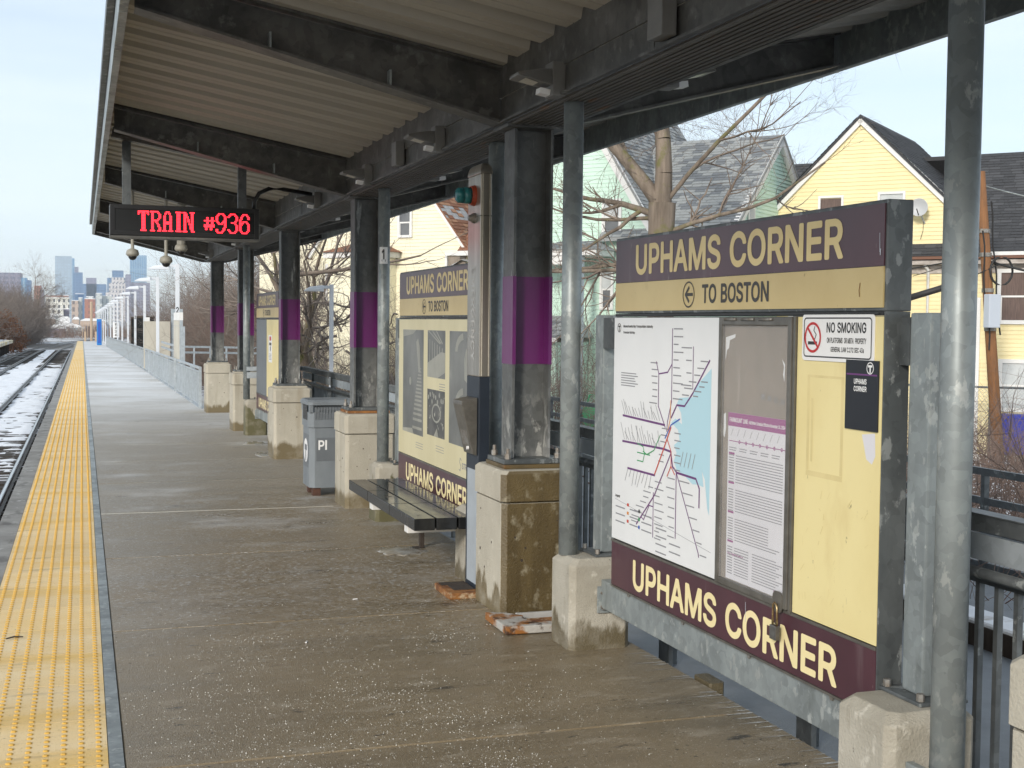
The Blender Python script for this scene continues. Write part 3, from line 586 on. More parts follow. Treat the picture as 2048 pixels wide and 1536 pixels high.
# ------------------------------------------------------------------ lettering (glyph outlines in 1/500 em, written out here)
GLYPH = {"A":[240,[[8,-11,41,-11,51,-7,74,57,77,60,164,60,190,-8,199,-11,229,-11,235,-9,240,-4,242,2,236,18,149,255,142,263,136,265,102,265,96,263,91,258,-1,6,-1,-4,4,-9],[93,110,120,189,146,111]]],"B":[228,[[30,-11,135,-11,150,-9,171,-3,185,4,196,11,209,28,219,55,219,82,210,107,201,121,185,135,196,144,204,158,210,180,210,194,205,214,197,230,185,245,172,253,156,260,134,265,32,265,26,263,21,258,19,252,19,2,22,-7],[74,40,74,104,134,104,146,100,155,95,164,84,167,71,165,59,159,49,148,43,136,40],[74,154,74,215,133,214,148,208,154,199,157,190,155,175,150,165,139,158,127,154]]],"C":[255,[[118,-14,147,-14,158,-12,183,-4,204,7,219,20,233,40,242,59,247,77,245,84,240,89,234,91,206,91,200,89,195,84,187,66,177,52,159,42,134,37,117,39,102,44,88,54,76,71,68,88,64,105,63,142,65,155,70,171,77,185,88,200,100,208,113,214,128,217,155,214,166,209,182,197,189,187,195,170,200,165,206,163,234,163,240,165,245,170,247,177,240,200,226,226,212,241,197,251,179,260,160,266,140,269,112,267,86,259,60,245,43,229,28,206,19,186,12,161,9,137,10,106,17,74,26,52,39,30,53,15,76,0,92,-7]]],"D":[251,[[30,-11,120,-11,160,-3,180,6,201,20,213,33,224,51,235,78,241,107,242,136,238,166,228,196,214,221,201,235,180,249,160,258,127,265,32,265,26,263,21,258,19,252,19,2,22,-7],[74,40,73,214,118,215,133,213,147,208,163,199,171,191,184,164,189,127,186,98,181,83,167,60,145,46,122,40]]],"E":[209,[[30,-11,186,-11,192,-9,197,-4,199,27,197,33,192,38,186,40,75,40,73,42,74,103,176,103,185,106,189,116,189,141,187,147,182,152,176,154,74,155,73,214,184,215,190,217,195,222,197,228,197,252,195,258,190,263,184,265,32,265,26,263,21,258,19,252,19,2,22,-7]]],"F":[205,[[30,-11,60,-11,66,-9,71,-4,73,2,74,99,171,100,180,103,184,113,184,137,182,143,177,148,171,150,74,151,73,214,183,215,189,217,194,222,196,228,196,252,194,258,189,263,183,265,32,265,26,263,21,258,19,252,19,2,22,-7]]],"G":[260,[[119,-14,148,-14,171,-9,191,-1,212,12,224,24,239,49,246,66,250,91,250,126,248,132,243,137,237,139,143,139,134,136,130,126,130,102,134,92,143,89,195,88,190,70,180,54,168,46,157,41,146,38,123,38,107,43,92,51,86,56,76,71,68,88,64,105,64,150,69,169,77,185,91,203,103,210,127,217,154,214,163,210,178,200,188,184,195,170,200,165,206,163,235,163,241,165,246,170,247,180,239,203,228,223,216,237,200,250,183,258,159,266,139,269,117,268,90,261,73,253,48,235,30,210,22,194,13,166,9,137,10,106,16,77,23,58,38,31,55,13,74,1,94,-8]]],"H":[258,[[30,-11,60,-11,66,-9,71,-4,73,2,73,103,75,105,184,104,185,2,187,-4,192,-9,198,-11,226,-11,236,-7,239,2,239,252,235,262,226,265,198,265,192,263,187,258,185,252,185,157,183,155,74,155,73,252,71,258,66,263,60,265,32,265,22,261,19,252,19,2,22,-7]]],"I":[150,[[16,-11,133,-11,139,-9,144,-4,146,27,143,36,133,40,104,40,102,42,102,213,104,215,133,215,143,219,146,228,146,252,144,258,139,263,133,265,18,265,12,263,7,258,5,228,8,219,18,215,46,215,48,213,48,42,46,40,18,40,12,38,7,33,5,2,8,-7]]],"J":[198,[[79,-14,110,-13,138,-3,151,5,161,15,173,38,179,63,179,252,177,258,172,263,166,265,138,265,132,263,127,258,125,252,125,67,123,57,118,46,103,37,87,36,80,38,71,42,63,54,60,64,60,84,56,94,47,97,19,97,13,95,8,90,6,84,7,55,12,37,20,20,35,4,47,-3,60,-9]]],"K":[233,[[30,-11,60,-11,66,-9,71,-4,73,2,73,78,97,104,179,-8,188,-11,222,-11,232,-7,234,0,232,7,136,143,229,243,233,253,230,262,221,265,183,265,174,262,74,153,73,252,71,258,66,263,60,265,32,265,22,261,19,252,19,2,22,-7]]],"L":[196,[[30,-11,179,-11,188,-8,192,2,192,27,190,33,185,38,179,40,73,41,73,252,70,261,60,265,32,265,26,263,21,258,19,252,19,2,22,-7]]],"M":[314,[[30,-11,59,-11,65,-9,70,-4,72,2,72,147,133,-3,139,-9,145,-11,169,-11,175,-9,180,-4,241,147,241,2,243,-4,248,-9,254,-11,282,-11,292,-7,295,2,295,252,291,262,282,265,240,265,234,263,229,260,158,73,85,260,80,263,74,265,32,265,22,261,19,252,19,2,22,-7]]],"N":[262,[[30,-11,60,-11,66,-9,71,-4,73,2,73,169,184,-6,189,-9,195,-11,230,-11,240,-7,243,2,243,252,239,262,230,265,201,265,195,263,190,258,188,252,188,87,77,261,67,265,32,265,22,261,19,252,19,2,22,-7]]],"O":[267,[[118,-14,147,-14,175,-7,196,3,216,17,230,33,244,59,251,76,257,109,257,145,250,179,237,209,228,224,213,240,195,252,174,262,140,269,112,267,86,259,63,247,44,230,33,214,21,191,12,161,9,137,10,106,17,74,25,54,37,33,51,17,76,0,94,-8],[133,37,109,42,88,54,81,62,72,76,65,99,63,113,63,141,66,160,72,176,88,200,110,213,120,216,139,217,154,214,165,209,177,202,191,183,199,166,202,154,204,115,201,95,196,81,182,57,158,42]]],"P":[222,[[30,-11,60,-11,66,-9,71,-4,73,2,74,81,129,82,157,88,172,95,185,103,196,114,203,126,211,145,215,163,215,185,210,206,201,225,192,238,169,254,154,260,131,265,32,265,26,263,21,258,19,252,19,2,22,-7],[74,132,74,214,124,215,140,211,152,204,157,195,160,187,161,165,156,151,149,141,137,135,122,132]]],"Q":[267,[[200,-35,232,-35,241,-32,244,-24,243,-19,217,18,230,33,244,59,255,95,257,109,257,145,248,185,237,209,223,230,204,247,181,259,155,267,140,269,118,268,91,261,63,247,44,230,33,214,20,189,12,161,9,137,11,99,20,66,30,45,40,29,58,11,76,0,94,-8,120,-14,147,-14,175,-8,191,-30],[133,37,109,42,88,54,81,62,72,76,65,99,63,113,63,141,66,160,72,176,88,200,110,213,120,216,139,217,154,214,165,209,177,202,191,183,199,166,202,154,204,115,197,83,185,62,160,89,154,91,125,91,115,87,112,80,114,74,139,39]]],"R":[224,[[30,-11,60,-11,66,-9,71,-4,73,2,73,86,75,88,117,87,163,3,172,-9,178,-11,212,-11,218,-9,223,-4,223,5,172,98,194,115,205,132,211,146,216,172,214,195,204,222,197,234,187,244,174,252,159,259,132,265,32,265,26,263,21,258,19,252,19,2,22,-7],[74,139,74,214,132,214,145,209,154,203,159,193,162,175,159,160,151,147,143,143,130,139]]],"S":[223,[[95,-15,134,-14,157,-8,174,0,187,8,197,18,205,31,215,61,215,77,210,96,202,112,192,123,163,140,85,165,75,172,70,180,69,194,75,206,89,214,103,218,128,217,142,211,152,204,156,195,159,186,165,180,198,178,208,182,211,191,208,208,201,224,191,239,181,248,163,258,130,268,97,268,73,262,56,254,44,247,26,225,19,210,15,193,15,180,20,161,27,146,38,134,52,125,70,116,139,94,156,85,160,78,162,72,161,62,154,49,140,41,123,36,101,36,82,42,70,50,66,58,61,72,56,77,50,79,21,79,11,75,8,66,13,44,18,33,27,18,41,5,62,-6]]],"T":[224,[[96,-11,126,-11,132,-9,137,-4,139,2,139,214,206,215,215,218,219,228,219,252,217,258,212,263,206,265,18,265,12,263,7,258,5,228,7,222,12,217,18,215,85,214,85,2,88,-7]]],"U":[259,[[117,-15,140,-15,154,-13,177,-6,191,1,204,9,218,23,231,46,238,68,240,86,240,252,238,258,233,263,227,265,198,265,192,263,187,258,185,252,184,75,179,63,169,49,154,41,139,37,120,37,100,42,84,55,76,71,73,84,73,252,71,258,66,263,60,265,32,265,26,263,21,258,19,252,19,79,25,52,39,25,60,5,84,-7]]],"V":[240,[[102,-11,137,-11,143,-9,149,-3,240,247,242,252,240,258,235,263,229,265,199,265,193,263,188,258,121,65,52,257,46,263,40,265,11,265,5,263,0,258,-2,252,1,243,92,-3,95,-8]]],"W":[343,[[77,-11,113,-11,119,-9,125,-3,171,166,218,-3,224,-9,230,-11,263,-11,269,-9,274,-6,344,248,345,254,342,262,333,265,303,265,297,263,292,258,247,83,200,256,197,262,188,265,155,265,149,263,144,258,97,83,51,257,45,263,39,265,10,265,0,261,-2,254,-1,248,66,2,69,-7]]],"X":[237,[[9,-11,44,-11,53,-8,119,86,184,-8,193,-11,226,-11,236,-7,238,0,237,5,151,130,232,249,233,254,230,262,221,265,188,265,179,262,119,175,60,262,51,265,17,265,7,261,5,254,6,249,86,131,0,5,0,-4,5,-9]]],"Y":[236,[[102,-11,132,-11,138,-9,143,-4,145,2,146,102,234,245,237,254,236,260,231,263,225,265,192,265,183,262,118,157,53,262,44,265,11,265,5,263,0,258,0,248,91,102,91,2,94,-7]]],"Z":[219,[[21,-11,198,-11,208,-7,211,2,211,27,209,33,204,38,198,40,81,40,206,224,209,232,209,252,205,262,196,265,22,265,12,261,9,252,9,228,11,222,16,217,22,215,138,214,13,30,10,22,10,2,13,-7]]],"a":[195,[[68,-15,96,-14,112,-9,126,-1,131,-8,140,-11,166,-11,172,-9,177,-4,179,2,178,143,173,159,164,176,145,191,129,198,106,203,87,203,56,195,44,189,29,179,18,166,12,152,10,146,14,137,48,126,57,129,68,145,79,151,88,154,107,154,115,151,121,147,125,140,127,132,125,126,75,119,48,112,24,100,10,81,5,65,4,50,8,31,13,20,19,10,37,-4,53,-11],[76,34,66,38,58,44,57,57,62,65,81,72,126,78,127,66,125,58,117,45,102,36]]],"b":[212,[[105,-15,129,-14,157,-4,170,4,181,15,191,31,199,49,206,82,206,107,200,136,190,159,182,172,169,185,149,196,124,203,105,203,84,197,68,189,68,252,66,258,61,263,55,265,22,263,17,258,15,252,15,2,17,-4,22,-9,28,-11,54,-11,63,-8,68,1,85,-9],[108,34,93,38,83,44,76,55,69,74,67,99,71,123,76,134,83,144,97,152,115,154,126,151,134,147,144,134,152,112,153,85,147,61,138,45,127,38]]],"c":[198,[[93,-15,119,-14,135,-10,151,-3,163,4,177,18,187,36,192,49,190,55,184,61,154,69,144,65,135,47,124,39,114,35,100,34,88,37,78,42,66,57,62,71,59,87,61,115,69,134,82,148,99,154,120,151,135,141,144,123,152,120,185,129,190,134,191,139,184,158,167,181,143,195,114,203,94,203,72,198,55,190,41,181,26,164,16,144,8,118,6,103,6,85,11,58,16,44,26,24,40,8,57,-3,76,-11]]],"d":[212,[[88,-15,106,-15,123,-11,143,1,149,-8,158,-11,184,-11,190,-9,195,-4,197,2,197,252,195,258,190,263,157,265,151,263,146,258,144,252,144,189,126,198,107,203,89,203,66,197,46,187,31,173,23,160,14,141,7,114,6,85,9,64,17,40,29,18,45,2,64,-8],[100,34,85,37,75,44,70,52,61,73,59,102,63,123,72,141,86,151,97,154,107,154,116,152,125,148,131,143,138,131,144,111,145,87,141,66,132,47,117,37]]],"e":[202,[[95,-15,115,-15,141,-9,167,4,181,18,186,27,193,44,191,50,186,55,153,63,146,61,136,44,126,38,112,34,94,35,82,40,70,49,64,61,61,73,184,74,193,77,197,87,194,126,186,150,178,166,167,179,151,190,130,199,112,203,93,203,69,197,42,182,28,167,16,144,8,118,6,102,7,75,12,54,21,33,28,21,41,7,57,-3,70,-9],[62,121,65,131,76,146,86,151,96,154,114,153,127,147,136,135,142,123,140,121]]],"f":[127,[[40,-11,69,-11,75,-9,80,-4,82,2,82,152,118,155,123,160,125,166,125,188,122,197,112,201,83,201,82,215,85,223,90,225,103,226,114,224,122,227,132,259,129,268,123,271,102,276,88,276,71,272,58,266,43,255,34,239,29,219,28,202,5,201,-1,199,-6,194,-8,166,-5,157,5,153,27,153,29,151,29,2,32,-7]]],"g":[213,[[88,-86,116,-86,153,-76,168,-68,180,-57,192,-35,197,-15,197,188,195,194,190,199,184,201,153,199,148,194,145,188,131,196,107,203,89,203,66,197,45,186,32,174,20,155,14,142,6,105,7,77,17,43,31,20,52,4,66,-3,86,-8,100,-9,115,-7,127,-3,145,6,144,-13,140,-22,135,-29,122,-35,106,-38,84,-35,69,-26,58,-12,51,-10,46,-11,23,-24,17,-30,15,-36,18,-43,29,-59,38,-67,59,-78],[92,41,74,50,65,65,59,89,60,112,67,132,77,146,89,152,107,154,122,149,136,135,144,114,145,85,139,63,131,50,118,43,112,41]]],"h":[205,[[26,-11,55,-11,61,-9,66,-4,68,2,69,127,73,136,80,146,93,152,105,154,117,152,127,147,132,139,136,130,137,2,139,-4,144,-9,150,-11,177,-11,186,-8,190,2,190,121,187,145,178,168,173,177,155,192,140,199,123,203,100,202,84,197,68,190,68,252,65,261,55,265,22,263,17,258,15,252,15,2,18,-7]]],"i":[83,[[26,-11,55,-11,61,-9,66,-4,68,2,68,188,65,197,55,201,22,199,17,194,15,188,15,2,18,-7],[40,210,53,213,62,217,69,226,74,238,74,245,69,259,58,268,44,273,30,270,20,265,14,256,10,245,10,236,15,224,28,214]]],"k":[190,[[26,-11,55,-11,61,-9,66,-4,68,2,68,64,75,72,135,-3,143,-9,149,-11,184,-11,193,-8,196,0,195,5,191,12,116,107,117,111,188,182,190,189,189,194,184,199,178,201,144,201,138,199,68,130,68,252,65,261,55,265,22,263,17,258,15,252,15,2,18,-7]]],"l":[95,[[59,-12,78,-12,94,-8,99,-3,101,3,93,34,84,38,70,37,68,41,68,252,66,258,61,263,55,265,28,265,19,262,15,252,15,39,19,20,25,7,40,-5]]],"m":[305,[[26,-11,55,-11,61,-9,66,-4,68,2,68,126,71,136,76,145,84,150,93,154,106,154,114,152,122,145,126,135,126,2,130,-8,139,-11,166,-11,172,-9,177,-4,179,2,179,131,185,145,194,152,202,154,216,154,224,151,232,146,236,137,237,2,239,-4,244,-9,250,-11,276,-11,285,-8,289,2,289,139,284,159,274,179,257,193,242,200,225,204,205,203,186,197,171,189,160,179,140,196,116,204,104,204,91,201,68,190,63,198,54,201,28,201,19,198,15,188,15,2,18,-7]]],"n":[205,[[26,-11,55,-11,61,-9,66,-4,68,2,69,127,73,136,80,146,93,152,105,154,117,152,127,147,132,139,136,130,137,2,139,-4,144,-9,150,-11,177,-11,183,-9,188,-4,190,2,190,121,188,140,178,168,173,177,153,193,140,199,123,203,105,203,89,199,68,189,63,198,54,201,28,201,22,199,17,194,15,188,15,2,18,-7]]],"o":[208,[[93,-15,112,-15,135,-10,149,-4,164,5,178,19,187,34,194,50,201,79,201,109,199,121,190,148,181,165,170,178,151,191,132,199,114,203,94,203,72,198,55,190,41,181,26,164,16,144,8,118,6,103,6,85,11,58,16,44,26,24,40,8,57,-3,76,-11],[99,34,84,39,69,54,61,73,59,101,64,124,72,140,87,151,109,154,120,151,130,146,140,132,147,113,149,91,144,65,135,47,122,38,108,34]]],"p":[212,[[26,-82,55,-82,61,-80,66,-75,68,-69,68,0,85,-9,107,-15,123,-15,144,-10,157,-4,170,4,181,15,194,37,199,49,206,82,206,107,200,136,190,159,182,172,169,185,149,196,124,203,105,203,84,197,68,188,63,198,54,201,28,201,22,199,17,194,15,188,15,-69,18,-78],[108,34,93,38,83,44,76,55,69,74,67,99,71,123,76,134,83,144,97,152,115,154,126,151,134,147,144,134,152,112,153,85,147,61,138,45,127,38]]],"r":[130,[[26,-11,55,-11,61,-9,66,-4,68,2,68,125,70,131,75,141,88,149,99,152,122,150,130,154,133,163,133,190,131,196,126,201,98,203,79,197,67,191,63,198,54,201,28,201,22,199,17,194,15,188,15,2,18,-7]]],"s":[182,[[79,-15,101,-15,113,-13,130,-8,144,-1,163,14,172,31,176,44,176,62,172,75,165,89,155,99,131,111,79,125,68,130,66,135,66,142,69,148,77,152,86,155,102,155,110,152,116,148,127,131,136,128,164,135,171,141,173,147,165,165,158,177,149,186,128,197,104,203,83,203,65,199,54,195,37,186,28,178,21,167,16,157,12,138,19,110,34,91,55,80,112,64,122,56,123,49,120,43,112,38,100,34,82,34,71,38,63,43,55,60,45,64,16,57,9,51,7,45,12,30,19,16,30,4,50,-7]]],"t":[114,[[75,-13,93,-13,109,-9,115,-3,117,3,111,29,108,35,101,38,78,37,74,44,74,152,100,153,109,156,113,166,113,188,111,194,106,199,75,202,74,234,70,244,61,247,34,247,28,245,23,240,20,202,-1,199,-6,194,-8,166,-6,160,-1,155,19,153,21,151,21,47,27,20,34,7,47,-3,57,-8]]],"u":[205,[[89,-14,102,-13,117,-9,137,1,142,-8,151,-11,177,-11,183,-9,188,-4,190,2,190,188,188,194,183,199,150,201,144,199,139,194,137,188,136,64,132,54,124,43,116,39,105,36,85,39,75,46,69,59,68,188,66,194,61,199,55,201,28,201,22,199,17,194,15,188,15,64,21,34,31,14,45,0,64,-9]]],"v":[195,[[81,-11,111,-11,117,-9,123,-3,195,184,195,194,190,199,184,201,154,201,144,197,98,69,51,196,46,199,40,201,11,201,5,199,0,194,-2,188,1,180,67,8,73,-7]]],"w":[284,[[69,-11,97,-11,103,-9,109,-3,142,108,176,-7,186,-11,213,-11,222,-8,225,-2,281,182,283,189,280,197,270,201,242,201,232,197,198,82,168,193,162,199,156,201,128,201,122,199,117,194,85,82,52,197,42,201,13,201,4,198,1,190,2,184,58,-1,62,-8]]],"x":[189,[[11,-11,44,-11,53,-8,95,54,134,-6,139,-9,145,-11,177,-11,187,-7,189,0,188,5,126,96,185,185,186,190,183,198,174,201,143,201,137,199,131,195,95,140,59,196,54,199,48,201,16,201,6,197,4,190,5,185,64,98,2,6,2,-4,7,-9]]],"y":[195,[[43,-84,56,-83,80,-74,95,-63,104,-49,114,-27,195,184,195,194,190,199,184,201,155,201,149,199,144,196,98,69,51,196,46,199,40,201,11,201,5,199,0,194,-2,188,1,180,70,0,63,-19,55,-32,50,-34,33,-32,27,-34,20,-42,13,-68,15,-74,22,-80]]],"z":[190,[[21,-11,167,-11,177,-7,180,2,180,26,178,32,173,37,167,39,85,40,175,160,177,188,173,198,164,201,26,201,16,197,13,188,13,163,15,157,20,152,26,150,105,149,12,28,10,22,12,-4,17,-9]]],"0":[227,[[100,-14,125,-14,144,-9,164,0,182,16,195,37,202,53,210,82,213,104,214,133,210,172,202,201,192,222,182,238,171,249,158,257,139,265,118,269,100,268,77,261,57,250,43,236,34,221,22,193,16,169,13,144,15,91,23,57,31,38,43,18,57,4,77,-7],[105,36,98,39,85,48,74,69,66,107,66,147,71,176,76,190,84,205,97,215,117,219,127,216,137,211,151,189,159,160,161,114,155,76,150,63,143,50,135,42,126,38]]],"1":[227,[[38,-11,193,-11,199,-9,204,-4,206,25,202,35,193,38,151,38,149,40,149,252,147,258,142,263,136,265,100,265,94,263,34,218,32,212,32,181,34,175,39,170,48,170,92,202,95,201,95,39,40,38,31,35,27,25,27,2,30,-7]]],"2":[227,[[32,-11,193,-11,199,-9,204,-4,206,26,204,32,199,37,193,39,101,40,151,92,175,120,194,152,200,171,201,196,196,215,190,227,172,249,153,260,132,267,118,269,99,268,79,263,66,257,49,246,39,235,29,216,23,197,22,183,25,174,35,170,62,170,71,173,73,177,77,197,82,207,92,214,101,218,116,219,134,213,142,208,149,192,149,179,146,170,131,145,23,28,21,22,23,-4,28,-9]]],"3":[227,[[94,-14,128,-13,144,-9,163,-1,179,9,188,18,202,43,207,62,207,83,203,99,197,112,191,123,173,140,157,148,135,156,195,225,197,252,195,258,190,263,184,265,37,265,31,263,26,258,24,228,26,222,31,217,37,215,120,214,69,154,67,126,69,120,74,115,121,111,132,107,143,100,150,89,154,72,152,60,147,50,139,43,129,39,117,36,101,36,87,40,75,46,68,57,64,70,59,75,53,77,24,77,15,74,11,64,19,35,36,11,51,1,63,-5]]],"4":[227,[[141,-11,169,-11,179,-7,182,2,182,41,205,42,215,46,218,55,218,79,216,85,211,90,182,93,182,157,179,166,169,170,143,170,137,168,132,163,130,157,129,93,73,93,164,249,164,258,159,263,153,265,125,265,119,263,113,257,13,88,9,78,9,55,12,46,22,42,129,42,130,2,133,-7]]],"5":[227,[[97,-14,122,-14,143,-9,160,-1,173,7,188,23,199,44,206,70,206,94,200,117,190,137,176,155,161,165,146,172,120,178,102,177,81,172,85,214,181,215,187,217,192,222,194,228,194,252,192,258,187,263,181,265,50,265,44,263,39,258,36,248,23,132,26,119,36,115,63,112,91,125,118,127,129,124,139,117,147,105,152,93,153,76,147,57,137,44,127,39,117,36,98,37,84,44,75,56,70,69,65,74,32,76,26,74,21,69,19,61,24,41,31,27,39,15,54,2,70,-6]]],"6":[227,[[100,-14,130,-13,152,-6,169,3,184,17,191,28,198,42,204,61,205,90,203,101,196,121,187,137,174,150,158,159,138,166,115,169,169,248,169,258,164,263,158,265,128,265,122,263,116,259,43,149,30,123,23,101,21,90,22,64,27,46,38,23,50,9,65,-1,79,-8],[109,35,96,39,87,44,80,54,74,69,74,89,79,102,88,114,101,120,115,122,130,118,143,109,150,96,153,75,149,57,139,44,126,37]]],"7":[227,[[49,-11,81,-11,87,-9,92,-4,204,219,206,252,204,258,199,263,193,265,33,265,27,263,22,258,20,228,22,222,27,217,33,215,144,214,40,6,40,-4,45,-9]]],"8":[227,[[98,-14,133,-13,158,-6,170,0,182,7,198,24,205,38,211,58,211,77,204,100,193,119,176,134,192,154,201,179,202,195,196,218,185,238,175,248,162,256,144,264,118,269,93,267,72,260,51,248,35,228,25,202,25,179,34,154,50,133,33,119,27,109,20,95,15,75,15,61,19,44,32,19,43,8,64,-4],[101,36,85,42,72,55,69,63,69,76,73,86,85,100,102,106,124,106,139,100,150,92,155,82,157,63,154,55,147,45,135,39,124,36],[104,156,94,160,82,171,77,187,80,201,86,210,99,217,119,219,132,215,141,210,147,199,149,186,146,175,142,167,132,160,121,156]]],"9":[227,[[66,-11,99,-11,109,-7,177,95,193,124,200,142,205,163,205,185,197,214,187,233,172,249,145,263,126,268,108,269,76,261,54,249,41,236,32,221,25,204,21,186,21,165,27,141,36,122,53,104,74,93,110,85,57,6,57,-4,62,-9],[105,133,89,140,79,153,74,167,74,185,80,200,88,211,100,217,119,219,129,216,137,212,147,199,152,186,152,165,148,154,139,141,121,133]]],".":[94,[[42,-13,51,-13,61,-10,69,-6,77,5,81,16,80,27,75,41,63,50,52,54,36,52,25,46,19,37,14,24,16,10,23,-3,31,-8]]],",":[94,[[19,-71,40,-71,46,-69,52,-63,79,34,77,40,72,45,66,47,36,47,27,44,24,38,8,-57,11,-67]]],"/":[125,[[7,-49,34,-49,43,-46,46,-40,128,264,126,270,121,275,91,277,82,274,79,268,-3,-37,-1,-45]]]}
GLYPH['I'] = [96, [[19, -11, 78, -11, 78, 267, 19, 267]]]
GLYPH[' '] = [120, []]
_tri = {}
for _k, (_adv, _lp) in GLYPH.items():
    def _area(l):
        p = [(l[i], l[i + 1]) for i in range(0, len(l), 2)]
        return sum(p[i - 1][0] * p[i][1] - p[i][0] * p[i - 1][1] for i in range(len(p))) / 2
    outs = [l for l in _lp if _area(l) > 0]
    hols = [l for l in _lp if _area(l) <= 0]
    V, F = [], []
    for l in outs:
        xs, ys = l[0::2], l[1::2]
        grp = [l] + [h for h in hols if min(xs) <= h[0] <= max(xs) and min(ys) <= h[1] <= max(ys)]
        pl = [[Vector((g[i], g[i + 1], 0)) for i in range(0, len(g), 2)] for g in grp]
        n = len(V)
        for t in tessellate_polygon(pl):
            F.append(tuple(i + n for i in t))
        V += [(p.x, p.y) for g in pl for p in g]
    _tri[_k] = (_adv, V, F)
CAP = 278.0

class Print:
    """flat print on a plane: P maps (u, w) in metres to a point; u runs to the reader's right, w up"""
    def __init__(s, P):
        s.P, s.v, s.f, s.m = P, [], [], []
        o = Vector(P(0, 0))
        s.n = (Vector(P(.01, 0)) - o).cross(Vector(P(0, .01)) - o).normalized()

    def poly(s, pts, m=0):
        n = len(s.v)
        off = s.n * (2e-5 * (len(s.f) % 25))       # strokes that cross never share a plane
        s.v += [tuple(Vector(s.P(*p)) + off) for p in pts]
        s.f.append(tuple(range(n, n + len(pts))))
        s.m.append(m)

    def rect(s, u0, u1, w0, w1, m=0):
        s.poly([(u0, w0), (u1, w0), (u1, w1), (u0, w1)], m)

    def line(s, pts, w, m=0):
        for (a, b), (c, d) in zip(pts[:-1], pts[1:]):
            L = math.hypot(c - a, d - b) or 1e-6
            nx, ny = -(d - b) / L * w / 2, (c - a) / L * w / 2
            ex, ey = (c - a) / L * w * 0.25, (d - b) / L * w * 0.25
            s.poly([(a - nx - ex, b - ny - ey), (c - nx + ex, d - ny + ey), (c + nx + ex, d + ny + ey), (a + nx - ex, b + ny - ey)], m)

    def ring(s, cu, cw, r, t, m=0, n=28, ax=1.0):
        for i in range(n):
            a, b = 2 * math.pi * i / n, 2 * math.pi * (i + 1) / n
            s.poly([(cu + ax * r * math.cos(a), cw + r * math.sin(a)), (cu + ax * r * math.cos(b), cw + r * math.sin(b)),
                    (cu + ax * (r - t) * math.cos(b), cw + (r - t) * math.sin(b)), (cu + ax * (r - t) * math.cos(a), cw + (r - t) * math.sin(a))], m)

    def disc(s, cu, cw, r, m=0, n=24):
        s.poly([(cu + r * math.cos(2 * math.pi * i / n), cw + r * math.sin(2 * math.pi * i / n)) for i in range(n)], m)

    def text(s, t, u, w, cap, width=None, m=0, align='l', track=0.0):
        k = cap / CAP
        tot = sum(_tri[c][0] + track for c in t) * k
        sx = 1.0
        if width:
            sx = width / tot
            tot = width
        if align == 'c':
            u -= tot / 2
        elif align == 'r':
            u -= tot
        for c in t:
            adv, V, F = _tri[c]
            n = len(s.v)
            s.v += [s.P(u + x * k * sx, w + (y + 11) * k) for x, y in V]
            for f in F:
                s.f.append(tuple(i + n for i in f))
                s.m.append(m)
            u += (adv + track) * k * sx

    def build(s, name, mats, parent=None):
        return flat(s.v, s.f, name, mats, parent, s.m if isinstance(mats, (list, tuple)) and len(mats) > 1 else None)


# ------------------------------------------------------------------ twigs: many thin tapered 3-sided sticks in one mesh
def sticks(name, segs, mat, parent=None, sides=3):
    A = np.array(segs, dtype=np.float64)
    P, Q, r0, r1 = A[:, 0:3], A[:, 3:6], A[:, 6], A[:, 7]
    D = Q - P
    D /= np.maximum(np.linalg.norm(D, axis=1), 1e-9)[:, None]
    ref = np.where(np.abs(D[:, 2:3]) < 0.9, np.array([[0, 0, 1.0]]), np.array([[1.0, 0, 0]]))
    a = np.cross(D, ref)
    a /= np.linalg.norm(a, axis=1)[:, None]
    b = np.cross(D, a)
    n = len(A)
    V = np.empty((n, 2, sides, 3))
    for k in range(sides):
        t = 2 * math.pi * k / sides
        o = a * math.cos(t) + b * math.sin(t)
        V[:, 0, k] = P + o * r0[:, None]
        V[:, 1, k] = Q + o * r1[:, None]
    base = (np.arange(n) * 2 * sides)[:, None, None]
    F = np.empty((n, sides, 4), dtype=np.int64)
    for k in range(sides):
        j = (k + 1) % sides
        F[:, k] = (k, j, sides + j, sides + k)
    F = (F + base).reshape(-1)
    me = bpy.data.meshes.new(name)
    me.vertices.add(n * 2 * sides)
    me.vertices.foreach_set('co', V.reshape(-1))
    me.loops.add(len(F))
    me.loops.foreach_set('vertex_index', F.astype(np.int32))
    nf = len(F) // 4
    me.polygons.add(nf)
    me.polygons.foreach_set('loop_start', (np.arange(nf) * 4).astype(np.int32))
    me.update(calc_edges=True)
    me.materials.append(MT[mat])
    if sides > 4:
        me.polygons.foreach_set('use_smooth', [True] * nf)
    return link(name, me, parent)

